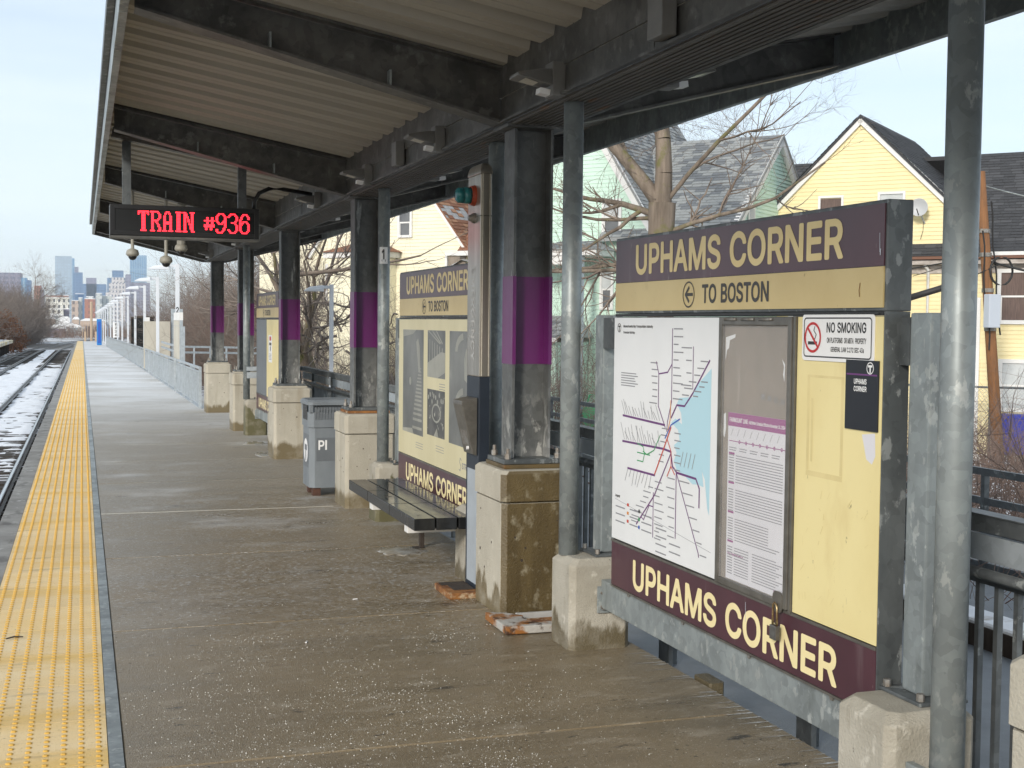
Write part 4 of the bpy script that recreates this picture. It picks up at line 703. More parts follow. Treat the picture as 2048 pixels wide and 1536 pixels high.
def grow(rng, p, d, L, r, lev, out, nseg=5, wob=0.16, up=0.03, kids=(3, 5), spread=(0.5, 1.0), shrink=(0.45, 0.7), trunk=None, thr=0.03):
    """a branch and its side branches: appends (p, q, r0, r1) rows to out, or to trunk when thicker than thr"""
    p, d = Vector(p), Vector(d).normalized()
    pts = [(p.copy(), r)]
    step = L / nseg
    for i in range(nseg):
        d = (d + Vector((rng.gauss(0, wob), rng.gauss(0, wob), rng.gauss(0, wob) + up))).normalized()
        q = p + d * step
        rr = r * (1 - 0.62 * (i + 1) / nseg)
        dst = trunk if (trunk is not None and r > thr) else out
        dst.append((*p, *q, pts[-1][1], rr))
        p = q
        pts.append((p.copy(), rr))
    if lev <= 0:
        return
    for _ in range(rng.randint(*kids)):
        k = rng.randint(1 if lev > 1 else 0, nseg)
        b, br = pts[k]
        a = rng.uniform(*spread)
        dd = (pts[min(k + 1, nseg)][0] - pts[max(k - 1, 0)][0]).normalized()
        o = dd.orthogonal().normalized()
        o.rotate(Matrix.Rotation(rng.uniform(0, 6.283), 3, dd))
        nd = dd * math.cos(a) + o * math.sin(a)
        grow(rng, b, nd, L * rng.uniform(*shrink), max(br * 0.72, 0.004), lev - 1, out, nseg, wob, up, kids, spread, shrink, trunk, thr)
# ================================================================== SETTING
G = 0.0058
def zf(y):
    return -G * (y - 6.3)

# ground: one sheet, falling gently with the line, then level far beyond
def ground_z(x, y):
    z = -1.62 - G * (min(max(y, -40), 520) - 6.3)
    return z
_b = MB()
xs = [-6000, -1500, -400, -120, -50, -25] + [(-12 + 0.75 * i) for i in range(0, 33)] + [14, 16, 20, 25, 30, 40, 60, 120, 400, 1500, 6000]
ys = [-400, -60, -20] + [-4 + 1.5 * i for i in range(0, 70)] + [105, 115, 130, 150, 175, 200, 240, 300, 380, 460, 520, 800, 1500, 3000, 6500, 14000]
rg = random.Random(3)
gv, gf = [], []
for y in ys:
    for x in xs:
        w = 0.035 if abs(x) < 30 and -5 < y < 110 else 0.0
        gv.append((x, y, ground_z(x, y) + rg.uniform(-w, w)))
nx = len(xs)
for j in range(len(ys) - 1):
    for i in range(nx - 1):
        gf.append((j * nx + i, j * nx + i + 1, (j + 1) * nx + i + 1, (j + 1) * nx + i))
MT['ground'] = M('snowy_ground', (0.78, 0.80, 0.83), (0.70, 0.72, 0.75), 1.2, U1, rough=0.85,
    layers=[((0.10, 0.085, 0.07), 0.9, (0.8, 2.2, 1), 0.50, 0.56), ((0.07, 0.06, 0.05), 5.5, (0.6, 2.4, 1), 0.60, 0.66),
            ((0.16, 0.125, 0.10), 0.05, U1, 0.50, 0.60)], bump=0.5, bscale=9)
gm = bpy.data.meshes.new('ground')
gm.from_pydata(gv, [], gf)
gm.materials.append(MT['ground'])
gm.polygons.foreach_set('use_smooth', [True] * len(gm.polygons))
tag(link('ground', gm), 'snow patched ground beside the railway line', kind='structure')

# ballast bed of the two tracks
MT['ballast'] = M('ballast', (0.085, 0.078, 0.07), (0.045, 0.04, 0.036), 16, U1, rough=0.95,
    layers=[((0.16, 0.15, 0.14), 28, U1, 0.62, 0.72), ((0.78, 0.80, 0.84), 0.85, (0.9, 0.5, 1), 0.44, 0.50, None, ('Y', 22, 31)),
            ((0.74, 0.76, 0.8), 5.0, (0.8, 1.5, 1), 0.62, 0.66), ((0.10, 0.085, 0.07), 3.2, (0.4, 3.2, 1), 0.58, 0.63),
            ((0.17, 0.155, 0.14), 0.03, U1, 0.2, 0.5, None, ('Y', 95, 150))], bump=0.8, bscale=30)
bv, bf = [], []
bx = [-9.6, -8.2, -7.4, -6.6, -5.9, -5.1, -4.3, -3.6, -2.9, -2.1, -1.3, -0.7]
bz = [-1.60, -1.50, -1.44, -1.42, -1.42, -1.43, -1.50, -1.50, -1.43, -1.42, -1.42, -1.44]
yy = [-8 + 0.8 * i for i in range(0, 120)] + [90, 100, 115, 135, 160, 190, 220, 250]
for y in yy:
    for x, z in zip(bx, bz):
        bv.append((x, y, z + zf(y) + rg.uniform(-.022, .022)))
for j in range(len(yy) - 1):
    for i in range(len(bx) - 1):
        k = j * len(bx) + i
        bf.append((k, k + 1, k + 1 + len(bx), k + len(bx)))
bm_ = bpy.data.meshes.new('track_bed')
bm_.from_pydata(bv, [], bf)
bm_.materials.append(MT['ballast'])
bm_.polygons.foreach_set('use_smooth', [True] * len(bm_.polygons))
tag(link('track_bed', bm_), 'ballast track bed under melting snow', kind='structure')

# tracks: each a thing with rails and ties; beyond y=190 they bend to the right
def track(xc, label, ties_from, ties_to):
    t = thing('railway_track', label, 'railway track', (xc, 0, 0), 'railway tracks')
    pts = [(0, -8.0)]
    y = -8.0
    while y < 420:
        y += 4 if y < 200 else 8
        bend = 0 if y < 150 else (y - 150) ** 2 * 0.00030
        pts.append((bend, y))
    for s in (-1, 1):
        prof = [(-.06, -.15), (.06, -.15), (.012, -.125), (.012, -.04), (.035, -.03), (.035, 0), (-.035, 0), (-.035, -.03), (-.012, -.04), (-.012, -.125)]
        b = MB()
        rings = [[(x + s * .7525 + px, y, -1.22 + zf(y) + pz) for px, pz in prof] for x, y in pts]
        b.loft(rings)
        r = b.build('rail', 'rail', t)
        b = MB()
        b.loft([[(x + s * .7525 + px, y, -1.22 + zf(y) + pz) for px, pz in [(-.022, .002), (.022, .002), (.022, .004), (-.022, .004)]] for x, y in pts])
        b.build('rail_head', 'rail_top', r)
    first = None
    y = ties_from
    rr = random.Random(int(xc * 10) + 77)
    while y < ties_to:
        if first is None:
            b = MB().chbox(-1.25, 1.25, -.11, .11, -.16, 0, .012)
            first = b.build('tie', 'tie', t)
            first.location = (0, y, -1.375 + zf(y))
        else:
            share('tie', first, t, (rr.uniform(-.04, .04), y, -1.375 + zf(y) + rr.uniform(-.035, .012)))
        y += 0.53
    b = MB()
    while y < 180:
        b.box(-1.25, 1.25, y - .11, y + .11, -1.52 + zf(y), -1.40 + zf(y) + rr.uniform(-.03, .02))
        y += .53
    tag(b.build('far_ties', 'tie', t), kind='stuff')
track(-2.09, 'snow covered railway track running beside the yellow platform edge', 14.5, 62)
track(-5.75, 'railway track beyond the first, beside the low far platform', 60, 100)

# melting snow lying over ties and ballast
from mathutils import noise
sv, sf = [], []
sx = [-9.4 + .14 * i for i in range(0, 62)]
sy = [20 + .3 * i for i in range(0, 330)] + [120 + 1.5 * i for i in range(0, 45)]
for y in sy:
    base = -1.47 + .108 * min(1, max(0, (y - 21) / 15)) - .11 * min(1, max(0, (y - 95) / 35))
    for x in sx:
        n = noise.noise(Vector((x * .8, y * .28, 3.1))) + .7 * noise.noise(Vector((x * 2.6, y * 1.1, 8.2))) + .4 * noise.noise(Vector((x * 6, y * 2.5, 1.2)))
        rail = min(abs(x + 2.09 - .7525), abs(x + 2.09 + .7525), abs(x + 5.75 - .7525), abs(x + 5.75 + .7525))
        z = base - .004 + .064 * n - (.07 * max(0, 1 - rail / .2)) - (.03 if -6.5 < x < -5 else 0)
        sv.append((x, y, min(z, -1.30) + zf(y)))
nx_ = len(sx)
for j in range(len(sy) - 1):
    for i in range(nx_ - 1):
        k = j * nx_ + i
        sf.append((k, k + 1, k + 1 + nx_, k + nx_))
me = bpy.data.meshes.new('track_snow'); me.from_pydata(sv, [], sf); me.materials.append(MT['snow'])
me.polygons.foreach_set('use_smooth', [True] * len(me.polygons))
tag(link('track_snow', me), 'patchy melting snow lying between the rails', 'snow', kind='stuff')

# ------------------------------------------------------------------ platform (everything here lies in the platform's own gently falling plane)
plat = thing('platform', 'long concrete station platform with a yellow tactile edge', 'platform', (0, 6.3, 0))
plat.rotation_euler = (-math.atan(G), 0, 0)
tag(plat, kind='structure')
L0, L1 = -12.0, 158.0
b = MB()
b.box(-.56, 2.86, L0, L1, -.42, -.028)
b.box(-.35, 2.6, L0, L1, -1.45, -.421)
b.build('slab', 'edge', plat)
b = MB()
b.chbox(-.69, -.522, L0, L1, -.40, -.002, .006)
b.build('nosing', 'nosing', plat)
b = MB()
b.box(.094, .150, L0, L1, -.027, .004)
b.build('metal_strip', 'galv', plat)
# joints between concrete panels, every 2.42 m
pitch = 2.42
y0 = 5.155 - 6.3
ks = list(range(-4, 66))
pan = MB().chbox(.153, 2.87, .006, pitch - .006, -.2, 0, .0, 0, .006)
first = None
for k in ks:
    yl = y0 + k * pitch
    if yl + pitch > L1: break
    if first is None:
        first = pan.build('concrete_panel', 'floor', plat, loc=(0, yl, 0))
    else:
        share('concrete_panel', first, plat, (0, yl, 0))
b = MB()
b.box(.153, 2.3, y0 + 3 * pitch + pitch - pitch - .009, y0 + 3 * pitch + .009, -.02, .0015)
b.build('joint_sealant', M('joint_sealant', (0.66, 0.645, 0.58), (0.55, 0.53, 0.46), 6, U1, rough=0.7), plat)
# tactile tiles with their truncated domes
tile_l = .61
tb = MB()
tb.chbox(-.519, .091, .002, tile_l - .002, -.026, 0, .002, 0)
n = 9
for i in range(n):
    for j in range(10):
        cx, cy = -.519 + .61 * (i + .5) / n, tile_l * (j + .5) / 10
        q = [[(cx + r * math.cos(2 * math.pi * k / 6), cy + r * math.sin(2 * math.pi * k / 6), z) for k in range(6)] for r, z in ((.0135, .0005), (.0085, .0056))]
        m = len(tb.v)
        tb.v += q[0] + q[1]
        for k in range(6):
            tb.f.append((m + k, m + (k + 1) % 6, m + 6 + (k + 1) % 6, m + 6 + k)); tb.m.append(1)
        tb.f.append(tuple(m + 6 + k for k in range(6))); tb.m.append(1)
first = None
yl = L0
while yl < 44 - 6.3:
    if yl > -4:
        if first is None:
            first = tb.build('tactile_tile', ['tile', 'dome'], plat, loc=(0, yl, 0))
        else:
            share('tactile_tile', first, plat, (0, yl, 0))
    yl += tile_l
b = MB()
b.box(-.519, .091, yl + .002, L1, -.026, 0)
for i in range(n):
    cx = -.519 + .61 * (i + .5) / n
    y = yl + .03
    while y < 95:
        b.add([(cx - .012, y - .012, .0005), (cx + .012, y - .012, .0005), (cx + .012, y + .012, .0005), (cx - .012, y + .012, .0005), (cx, y, .007)],
              [(0, 1, 4), (1, 2, 4), (2, 3, 4), (3, 0, 4)], 1)
        y += .061
tag(b.build('far_tactile_strip', ['tile', 'dome'], plat), kind='stuff')

# wider part under the signs is lower: ramp walk behind the platform edge
b = MB()
b.box(2.9, 8.2, -6, 21.0, -.62, -.30)
tag(b.build('ramp_walk', 'ramp'), 'grey concrete ramp walk behind the sign boards', kind='structure')

# low platform across the tracks
op = thing('far_platform', 'low platform across the tracks with yellow edge and open dark supports', 'platform', (-7.2, 120, zf(120)))
tag(op, kind='structure')
b = MB(); b.box(-3.6, -.61, -60, 33, -.30, -.02); b.build('slab', 'edge', op)
b = MB(); b.box(-.60, 0, -60, 33, -.30, 0); b.build('yellow_edge', 'faded_yellow', op)
b = MB(); b.box(-3.6, -.62, -60, 33, -.018, .02); b.build('snow_cover', 'snow', op)
first = None
for k in range(0, 31):
    if first is None:
        first = MB().box(-3.2, -.35, -.15, .15, -1.4, -.305).build('support_wall', 'timber', op, loc=(0, -59, 0))
    else:
        share('support_wall', first, op, (0, -59 + 3 * k, 0))

# ------------------------------------------------------------------ salt and ice on the floor
rs = random.Random(11)
sv, sf = [], []
def grain(x, y, r):
    z = zf(y) + r * .4
    n = len(sv)
    a = rs.uniform(0, 6.28)
    for t in (0, 2.09, 4.19):
        q = r * rs.uniform(.6, 1.25)
        sv.append((x + q * math.cos(a + t), y + q * math.sin(a + t) * .9, z - r * .5))
    sv.append((x, y, z + r * rs.uniform(.35, .8)))
    sf.extend([(n, n + 1, n + 3), (n + 1, n + 2, n + 3), (n + 2, n, n + 3)])
cl = [(rs.uniform(.25, 2.0), rs.uniform(4.4, 7.5), rs.uniform(.15, .5)) for _ in range(22)]
for _ in range(13000):
    t = rs.random()
    if t < .42:
        c = rs.choice(cl); x, y = rs.gauss(c[0], c[2]), rs.gauss(c[1], c[2] * 1.2)
    elif t < .85:
        x, y = rs.gauss(1.15, .55), 3.9 + abs(rs.gauss(0, 1.1))
    else:
        x, y = rs.uniform(.2, 2.7), rs.uniform(4, 13.5)
    if .16 < x < 2.85 and y > 3.6 and not (x > 2.3 and 6.3 < y < 8.2):
        nn_ = noise.noise(Vector((x * 2.3, y * 2.3, 4))) + .6 * noise.noise(Vector((x * 7, y * 7, 9)))
        if rs.random() < .5 + .9 * nn_: grain(x, y, rs.choice((.001, .0013, .0016, .0018, .0021, .0026, .0036)))
me = bpy.data.meshes.new('salt_grains'); me.from_pydata(sv, [], sf); me.materials.append(MT['salt'])
tag(link('salt_grains', me), 'white de-icing salt grains scattered over the brown platform floor', 'salt', kind='stuff')

def patch(name, cx, cy, rx, ry, label, mat='ice', seed=1):
    r = random.Random(seed)
    n = 26
    rad = [1 + .35 * math.sin(2 * t + seed) * r.random() + r.uniform(-.18, .18) for t in range(n)]
    rings = []
    for k, z in ((1, 0.0008), (.8, .004), (.4, .007)):
        rings.append([(cx + rx * k * rad[i] * math.cos(2 * math.pi * i / n), cy + ry * k * rad[i] * math.sin(2 * math.pi * i / n), zf(cy) + z) for i in range(n)])
    tag(MB().loft(rings).build(name, mat, smooth=True), label, 'ice', 'patches of melting ice on the platform')
patch('ice_patch', 2.44, 19.55, .16, .30, 'thin ice patch beyond the second concrete pier from the bin', seed=3)
patch('ice_patch', 2.36, 17.75, .14, .34, 'thin ice patch touching the foot of the pier behind the trash bin', seed=5)
patch('ice_patch', 2.33, 9.75, .16, .20, 'small grey ice patch under the bench', seed=8)

# frost drawn out in streaks over the slab edge, and small litter
fv, ff = [], []
for i in range(46):
    y = 4.25 + .05 * i + rs.uniform(-.02, .02)
    if rs.random() < .35: continue
    L, w, z = rs.uniform(.04, .20), rs.uniform(.004, .011), zf(y) + .0012
    x1_ = 2.868
    n = len(fv)
    fv += [(x1_ - L, y, z), (x1_ - L * .4, y - w, z), (x1_, y - w * .8, z), (x1_, y + w * .8, z), (x1_ - L * .4, y + w, z)]
    ff.append((n, n + 1, n + 2, n + 3, n + 4))
me = bpy.data.meshes.new('edge_frost'); me.from_pydata(fv, [], ff); me.materials.append(MT['ice'])
tag(link('edge_frost', me), 'thin frost streaks along the slab edge under the sign beam', 'frost', kind='stuff')
for x, y, a, lab in ((1.62, 8.05, .3, 'cigarette butt on the floor before the stained pier'), (1.15, 7.0, 1.2, 'cigarette butt on the open floor near the salt')):
    b = MB(); b.tube([(x, y, zf(y) + .005), (x + .03 * math.cos(a), y + .03 * math.sin(a), zf(y) + .005)], .0042, 8)
    tag(b.build('cigarette_butt', 'white'), lab, 'cigarette butt', 'litter on the platform')
b = MB(); b.tube([(-.40, 7.52, zf(7.5) + .01), (-.36, 7.55, zf(7.5) + .012), (-.315, 7.55, zf(7.5) + .009)], [.004, .005, .003], 6)
tag(b.build('stick', 'timber'), 'small dark stick lying on the yellow tactile strip', 'stick')
# ================================================================== CANOPY
BAY = 4.86
YC = [7.62 + BAY * k for k in range(-2, 5)]            # column rows
YC[1] -= .16
YA, YB = YC[0] - 1.0, YC[-1] + .62                     # canopy ends
XL, XV0, XV1, XR = .25, 2.43, 2.80, 4.78               # outer edges and the valley box between
ZE, ZV, ZB = 3.69, 3.30, 2.95                          # deck underside at the edge / at the valley, valley bottom
can = thing('platform_canopy', 'dark steel platform canopy with corrugated deck and purple banded columns', 'canopy', (0, 0, 0))

# columns with purple bands
def column_mb(z0, z1, g):
    b = MB()
    x0, x1, y0, y1, tf = 2.49 - g, 2.74 + g, -.10 - g, .10 + g, .016
    b.box(x0, x0 + tf + 2 * g, y0, y1, z0, z1)
    b.box(x1 - tf - 2 * g, x1, y0, y1, z0, z1)
    b.box(x0 + tf + 2 * g + .0001, x1 - tf - 2 * g - .0001, -.006 - g, .006 + g, z0, z1)
    return b
col0 = None
for k, yc in enumerate(YC):
    if col0 is None:
        col0 = column_mb(.925, 2.93, 0).build('column', 'column_steel', can, loc=(0, yc, 0))
        parts = [column_mb(1.50, 2.038, .003).build('purple_band', 'purple', col0)]
        parts.append(MB().box(2.42, 2.81, -.17, .17, .895, .924).build('base_plate', 'galv_dark', col0, bevel=.004))
        parts.append(MB().box(2.43, 2.80, -.15, .15, 2.931, 2.949).build('cap_plate', 'canopy_steel', col0))
        bb = None
        for sx in (2.455, 2.775):
            for sy in (-.135, .135):
                if bb is None:
                    b = MB()
                    b.tube([(0, 0, 0), (0, 0, .03)], .021, 6)
                    b.tube([(0, 0, .03), (0, 0, .062)], .012, 8)
                    bb = b.build('anchor_bolt', 'bolt', col0, loc=(sx, sy, .925)); parts.append(bb)
                else:
                    parts.append(share('anchor_bolt', bb, col0, (sx, sy, .925)))
    else:
        c = share('column', col0, can, (0, yc, 0))
        for p in parts:
            share(p.name.split('.')[0], p, c, p.location)

# rafters: tapered I beams out to both edges
def rafter(side):
    if side < 0:
        xa, xb = XL + .035, XV0 - .004
    else:
        xa, xb = XR - .035, XV1 + .004
    b = MB()
    top = [(xa, ZE - .012), (xb, ZV - .012)]
    bot = [(xa, 3.475), (xb, 2.962)]
    poly = [(top[0][0], top[0][1] - .012), (top[1][0], top[1][1] - .012), (bot[1][0], bot[1][1] + .012), (bot[0][0], bot[0][1] + .012)]
    b.prism(poly, lambda x, z: (x, -.006, z), lambda x, z: (x, .006, z))
    for (p, q), s in ((top, -1), (bot, 1)):
        b.bar((p[0], 0, p[1]), (q[0], 0, q[1]), .17, .016)
    b.bar((xa, 0, top[0][1] + .045), (xb, 0, top[1][1] + .045), .05, .07)
    return b
rl = rr_ = None
for yc in YC:
    if rl is None:
        rl = rafter(-1).build('rafter', 'canopy_steel', can, loc=(0, yc, 0))
        rr_ = rafter(1).build('rafter', 'canopy_steel', can, loc=(0, yc, 0))
        clip = MB()
        for x in (1.02, 1.72):
            z = 3.475 + (x - XL) / (XV0 - XL) * (2.962 - 3.475)
            clip.prism([(x, z + .012), (x, z + .10), (x + .012, z + .10), (x + .012, z + .012)], lambda a, c: (a, -.082, c), lambda a, c: (a, -.008, c - .0))
        clip = clip.build('stiffener', 'galv', can, loc=(0, yc, 0))
    else:
        share('rafter', rl, can, (0, yc, 0)); share('rafter', rr_, can, (0, yc, 0)); share('stiffener', clip, can, (0, yc, 0))

# corrugated deck, one sheet per bay and side
per = .405
prof = [(0, .0), (.10, .0), (.103, .006), (.117, .006), (.12, .0), (.215, .0), (.238, .05), (.382, .05)]
def deck(side, ya, yb):
    pl = []
    y = ya
    while y < yb - 1e-6:
        for dy, dz in prof:
            if y + dy <= yb: pl.append((y + dy, dz))
        y += per
    pl.append((yb, pl[-1][1]))
    if side < 0: xa, xb = XL - .02, XV0 + .03
    else: xa, xb = XR + .02, XV1 - .03
    vs, fs = [], []
    for x, z in ((xa, ZE + .02 * .18), (xb, ZV - .03 * .18)):
        for yy_, dz in pl: vs.append((x, yy_, z + dz))
    for x, z in ((xa, ZE + .02 * .18), (xb, ZV - .03 * .18)):
        for yy_, dz in pl: vs.append((x, yy_, z + dz + .012))
    n = len(pl)
    for i in range(n - 1):
        fs.append((i, i + 1, n + i + 1, n + i))
        fs.append((2 * n + i, 3 * n + i, 3 * n + i + 1, 2 * n + i + 1))
    fs.append((0, n, 3 * n, 2 * n)); fs.append((n - 1, 3 * n - 1 + 0, 4 * n - 1, 2 * n - 1)) if False else None
    me = bpy.data.meshes.new('deck_sheet'); me.from_pydata(vs, [], fs); me.materials.append(MT['deck'])
    b = MB(); b.add([(xa, ya - .003, ZE + .078), (xb, ya - .003, ZV + .072), (xb, yb + .003, ZV + .072), (xa, yb + .003, ZE + .078), (xa, ya - .003, ZE + .10), (xb, ya - .003, ZV + .094), (xb, yb + .003, ZV + .094), (xa, yb + .003, ZE + .10)],
        [(0, 3, 2, 1), (4, 5, 6, 7), (0, 1, 5, 4), (1, 2, 6, 5), (2, 3, 7, 6), (3, 0, 4, 7)]); b.build('light_block_sheet', 'canopy_steel', can)  # unseen slab added over the deck to stop daylight leaking through
    return link('deck_sheet', me, can)
cuts = [YA] + YC[1:-1] + [YB]
for a, c in zip(cuts[:-1], cuts[1:]):
    deck(-1, a + .004, c - .004); deck(1, a + .004, c - .004)

# valley box: two beams, flashing, ribbed soffit
for x, s in ((XV0, 1), (XV1, -1)):
    for a, c in zip([YA] + YC, YC + [YB]):
        a2, c2 = a + .011, c - .011
        if a == YA: a2 = YA
        if c == YB: c2 = YB
        b = MB()
        b.box(min(x, x + s * .012), max(x, x + s * .012), a2, c2, 2.965, 3.115)
        b.box(min(x - s * .012, x), max(x - s * .012, x) - .0005, a2, c2, 3.1155, 3.40)
        b.box(min(x - s * .03, x + s * .0), max(x - s * .03, x), a2, c2, 2.958, 2.972)
        mid = (a2 + c2) / 2 + .3
        b.box(min(x - s * .004, x), max(x - s * .004, x) - .0003, mid - .04, mid + .04, 2.975, 3.11)
        b.build('valley_beam', 'canopy_steel', can)
b = MB()
w = XV1 - XV0 - .05
for i in range(9):
    x = XV0 + .025 + w * i / 9
    b.box(x, x + w / 9 - .014, YA, YB, 2.945, 2.957)
b.box(XV0 + .02, XV1 - .02, YA, YB, 2.958, 2.964)
b.build('ribbed_soffit', 'soffit', can)

# edge fascias in 4.86 m lengths, gutter lip, end fascias
for x, s in ((XL, -1), (XR, 1)):
    for a, c in zip(cuts[:-1], cuts[1:]):
        b = MB()
        b.box(min(x, x + s * .05), max(x, x + s * .05), a + .006, c - .006, 3.455, 3.76)
        b.build('edge_fascia', 'galv', can, bevel=.004)
        b = MB()
        b.bar((x + s * .075, a + .006, 3.70), (x + s * .075, c - .006, 3.70), .046, .10)
        b.build('drip_edge', 'galv_dark', can)
for yy_ in (YA - .012, YB):
    b = MB()
    poly = [(XL - .05, 3.455), (XL - .05, 3.76), (XV0, 3.36), (XV1, 3.36), (XR + .05, 3.76), (XR + .05, 3.455), (XV1 + .05, 2.945), (XV0 - .05, 2.945)]
    b.prism(poly, lambda x, z: (x, yy_, z), lambda x, z: (x, yy_ + .012, z))
    b.build('end_fascia', 'canopy_steel', can)

# cross beam that carries the train sign
YS = 13.6
b = MB()
b.bar((XL + .04, YS, 3.60), (2.40, YS, 3.225), .10, .10)
b.bar((XL + .04, YS - .075, 3.565), (2.40, YS - .075, 3.19), .035, .035)
b.build('sign_beam', 'canopy_steel', can)

# ------------------------------------------------------------------ piers
PIER = {
 -1: 'pale concrete pier cut off by the bottom corner of the view',
 0: 'concrete pier with brown wet stained face beside the rusty plate',
 1: 'pale concrete pier between the trash bin and the bench',
 2: 'concrete pier with damp foot right behind the trash bin',
 3: 'concrete pier before the last column at the far canopy end',
 4: 'concrete pier under the last canopy column where the railing begins'}
stain = {}
for k, lab in PIER.items():
    yc = 7.62 + BAY * k - (.16 if k < 0 else 0)
    t = thing('concrete_pier', lab, 'pier', (2.62, yc, 0), 'concrete piers under the canopy columns')
    zb = zf(yc) - .03
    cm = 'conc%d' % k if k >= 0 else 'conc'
    b = MB()
    x0, x1, y0_, y1_, c = -.245, .245, -.285, .285, .032
    b.chbox(x0, x1, y0_, y1_, zb, .672, c, 0)
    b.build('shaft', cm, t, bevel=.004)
    b = MB()
    b.chbox(x0 - .008, x1 + .008, y0_ - .008, y1_ + .008, .684, .868, c, 0, .02)
    b.chbox(x0 + .02, x1 - .02, y0_ + .02, y1_ - .02, .672, .684, c)
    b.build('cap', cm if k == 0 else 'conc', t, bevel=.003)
    b = MB()
    b.box(-.205, .205, -.19, .19, .869, .894)
    r_ = random.Random(60 + k)
    for _ in range(4):       # form-tie holes and blow holes
        yy2, zz2, rr2_ = r_.uniform(-.2, .2), r_.uniform(.15, .6), r_.choice((.006, .008, .011))
        h_ = MB(); h_.tube([(x0 - .0012, yy2, zz2), (x0 + .004, yy2, zz2)], rr2_, 8); h_.build('tie_hole', 'timber', t)
        xx2, zz2 = r_.uniform(-.18, .18), r_.uniform(.2, .62)
        h_ = MB(); h_.tube([(xx2, y0_ - .0012, zz2), (xx2, y0_ + .004, zz2)], rr2_ * .8, 8); h_.build('tie_hole', 'timber', t)
    b.build('grout_pad', 'rust' if k == 1 else ('wet' if k == 0 else 'conc'), t, bevel=.005)

# ------------------------------------------------------------------ lights under the canopy
def canopy_light(y, label, side=-1, x=None):
    x = x if x is not None else (XV0 if side < 0 else XV1)
    s = side
    t = thing('canopy_light', label, 'light', (x, y, 3.04), 'lights fixed to the canopy valley beams')
    b = MB(); b.box(min(s * .001, s * .075), max(s * .001, s * .075), -.06, .06, -.09, .09); b.build('junction_box', 'fixture', t, bevel=.006)
    b = MB()
    # flat tapering head, thin at its tip, tilted up a little
    sec = [(.076, -.035, .04, .065), (.14, -.026, .034, .075), (.22, -.008, .018, .085), (.27, .002, .007, .085)]
    rings = []
    for d, zl, zh, w in sec:
        rings.append([(s * d, -w, zl), (s * d, w, zl), (s * d, w * .8, zh + .012), (s * d, -w * .8, zh + .012)])
    b.loft(rings); b.build('lamp_head', 'fixture', t, smooth=False, bevel=.004)
    b = MB()
    b.add([(s * .15, -.05, -.0262), (s * .225, -.06, -.0088), (s * .225, .06, -.0088), (s * .15, .05, -.0262)], [(0, 1, 2, 3)])
    b.build('lens', 'lens', t)
    b = MB(); b.bar((s * .078, 0, -.07), (s * .135, 0, -.062), .07, .03); b.build('sensor', 'white', t)
for y, lab in ((6.55, 'canopy light with pale lens nearest the near column, above the big sign'),
               (8.95, 'canopy light between the near column and the emergency post, over the bench'),
               (11.35, 'canopy light just before the column beside the trash bin'),
               (13.95, 'canopy light beyond the trash bin on the valley beam'),
               (18.8, 'canopy light past the third column near the dome cameras'),
               (21.4, 'canopy light behind the train sign near the far columns'),
               (26.0, 'canopy light at the far end of the valley beam')):
    canopy_light(y, lab)
for y, lab in ((6.1, 'canopy light on the house side above the big sign'),
               (10.75, 'canopy light on the house side above the heritage poster'),
               (15.5, 'canopy light on the house side beyond the trash bin')):
    canopy_light(y, lab, 1)
for y, lab in ((5.19, 'plain grey junction box on the beam above the big sign'), (10.13, 'plain grey junction box on the beam above the bench')):
    b = MB(); b.box(XV0 - .085, XV0 - .013, y - .075, y + .075, 2.985, 3.17)
    tag(b.build('junction_box', 'fixture', bevel=.006), lab, 'junction box', 'junction boxes on the beam')

# ------------------------------------------------------------------ dome cameras on drop rods
def dome_cam(x, y, ztop, zdome, label, short=False):
    t = thing('security_camera', label, 'camera', (x, y, zdome), 'dome security cameras under the canopy')
    b = MB(); b.tube([(0, 0, .05), (0, 0, ztop - zdome)], .022 if not short else .055, 10); b.build('drop_rod', 'cam_white', t)
    b = MB(); b.box(-.05, .05, -.05, .05, ztop - zdome - .12, ztop - zdome); b.build('mount', 'cam_white', t, bevel=.008)
    b = MB()
    rings = [[(r * math.cos(2 * math.pi * i / 14), r * math.sin(2 * math.pi * i / 14), z) for i in range(14)] for r, z in ((.03, .06), (.07, .04), (.082, .0), (.082, -.018), (.06, -.04))]
    b.loft(rings); b.build('housing', 'cam_white', t, smooth=True)
    b = MB()
    rings = [[(r * math.cos(2 * math.pi * i / 14), r * math.sin(2 * math.pi * i / 14), z) for i in range(14)] for r, z in ((.055, -.03), (.05, -.06), (.03, -.082), (.008, -.088))]
    b.loft(rings); b.build('dome', 'led_case', t, smooth=True)
dome_cam(.622, 17.5, 3.55, 2.60, 'dome camera on a long rod, hung nearest the track edge')
dome_cam(1.04, 17.5, 3.45, 2.52, 'lowest dome camera on a rod, the middle one of three')
dome_cam(1.23, 17.5, 3.38, 2.68, 'stubby dome camera hung closest to the columns', True)

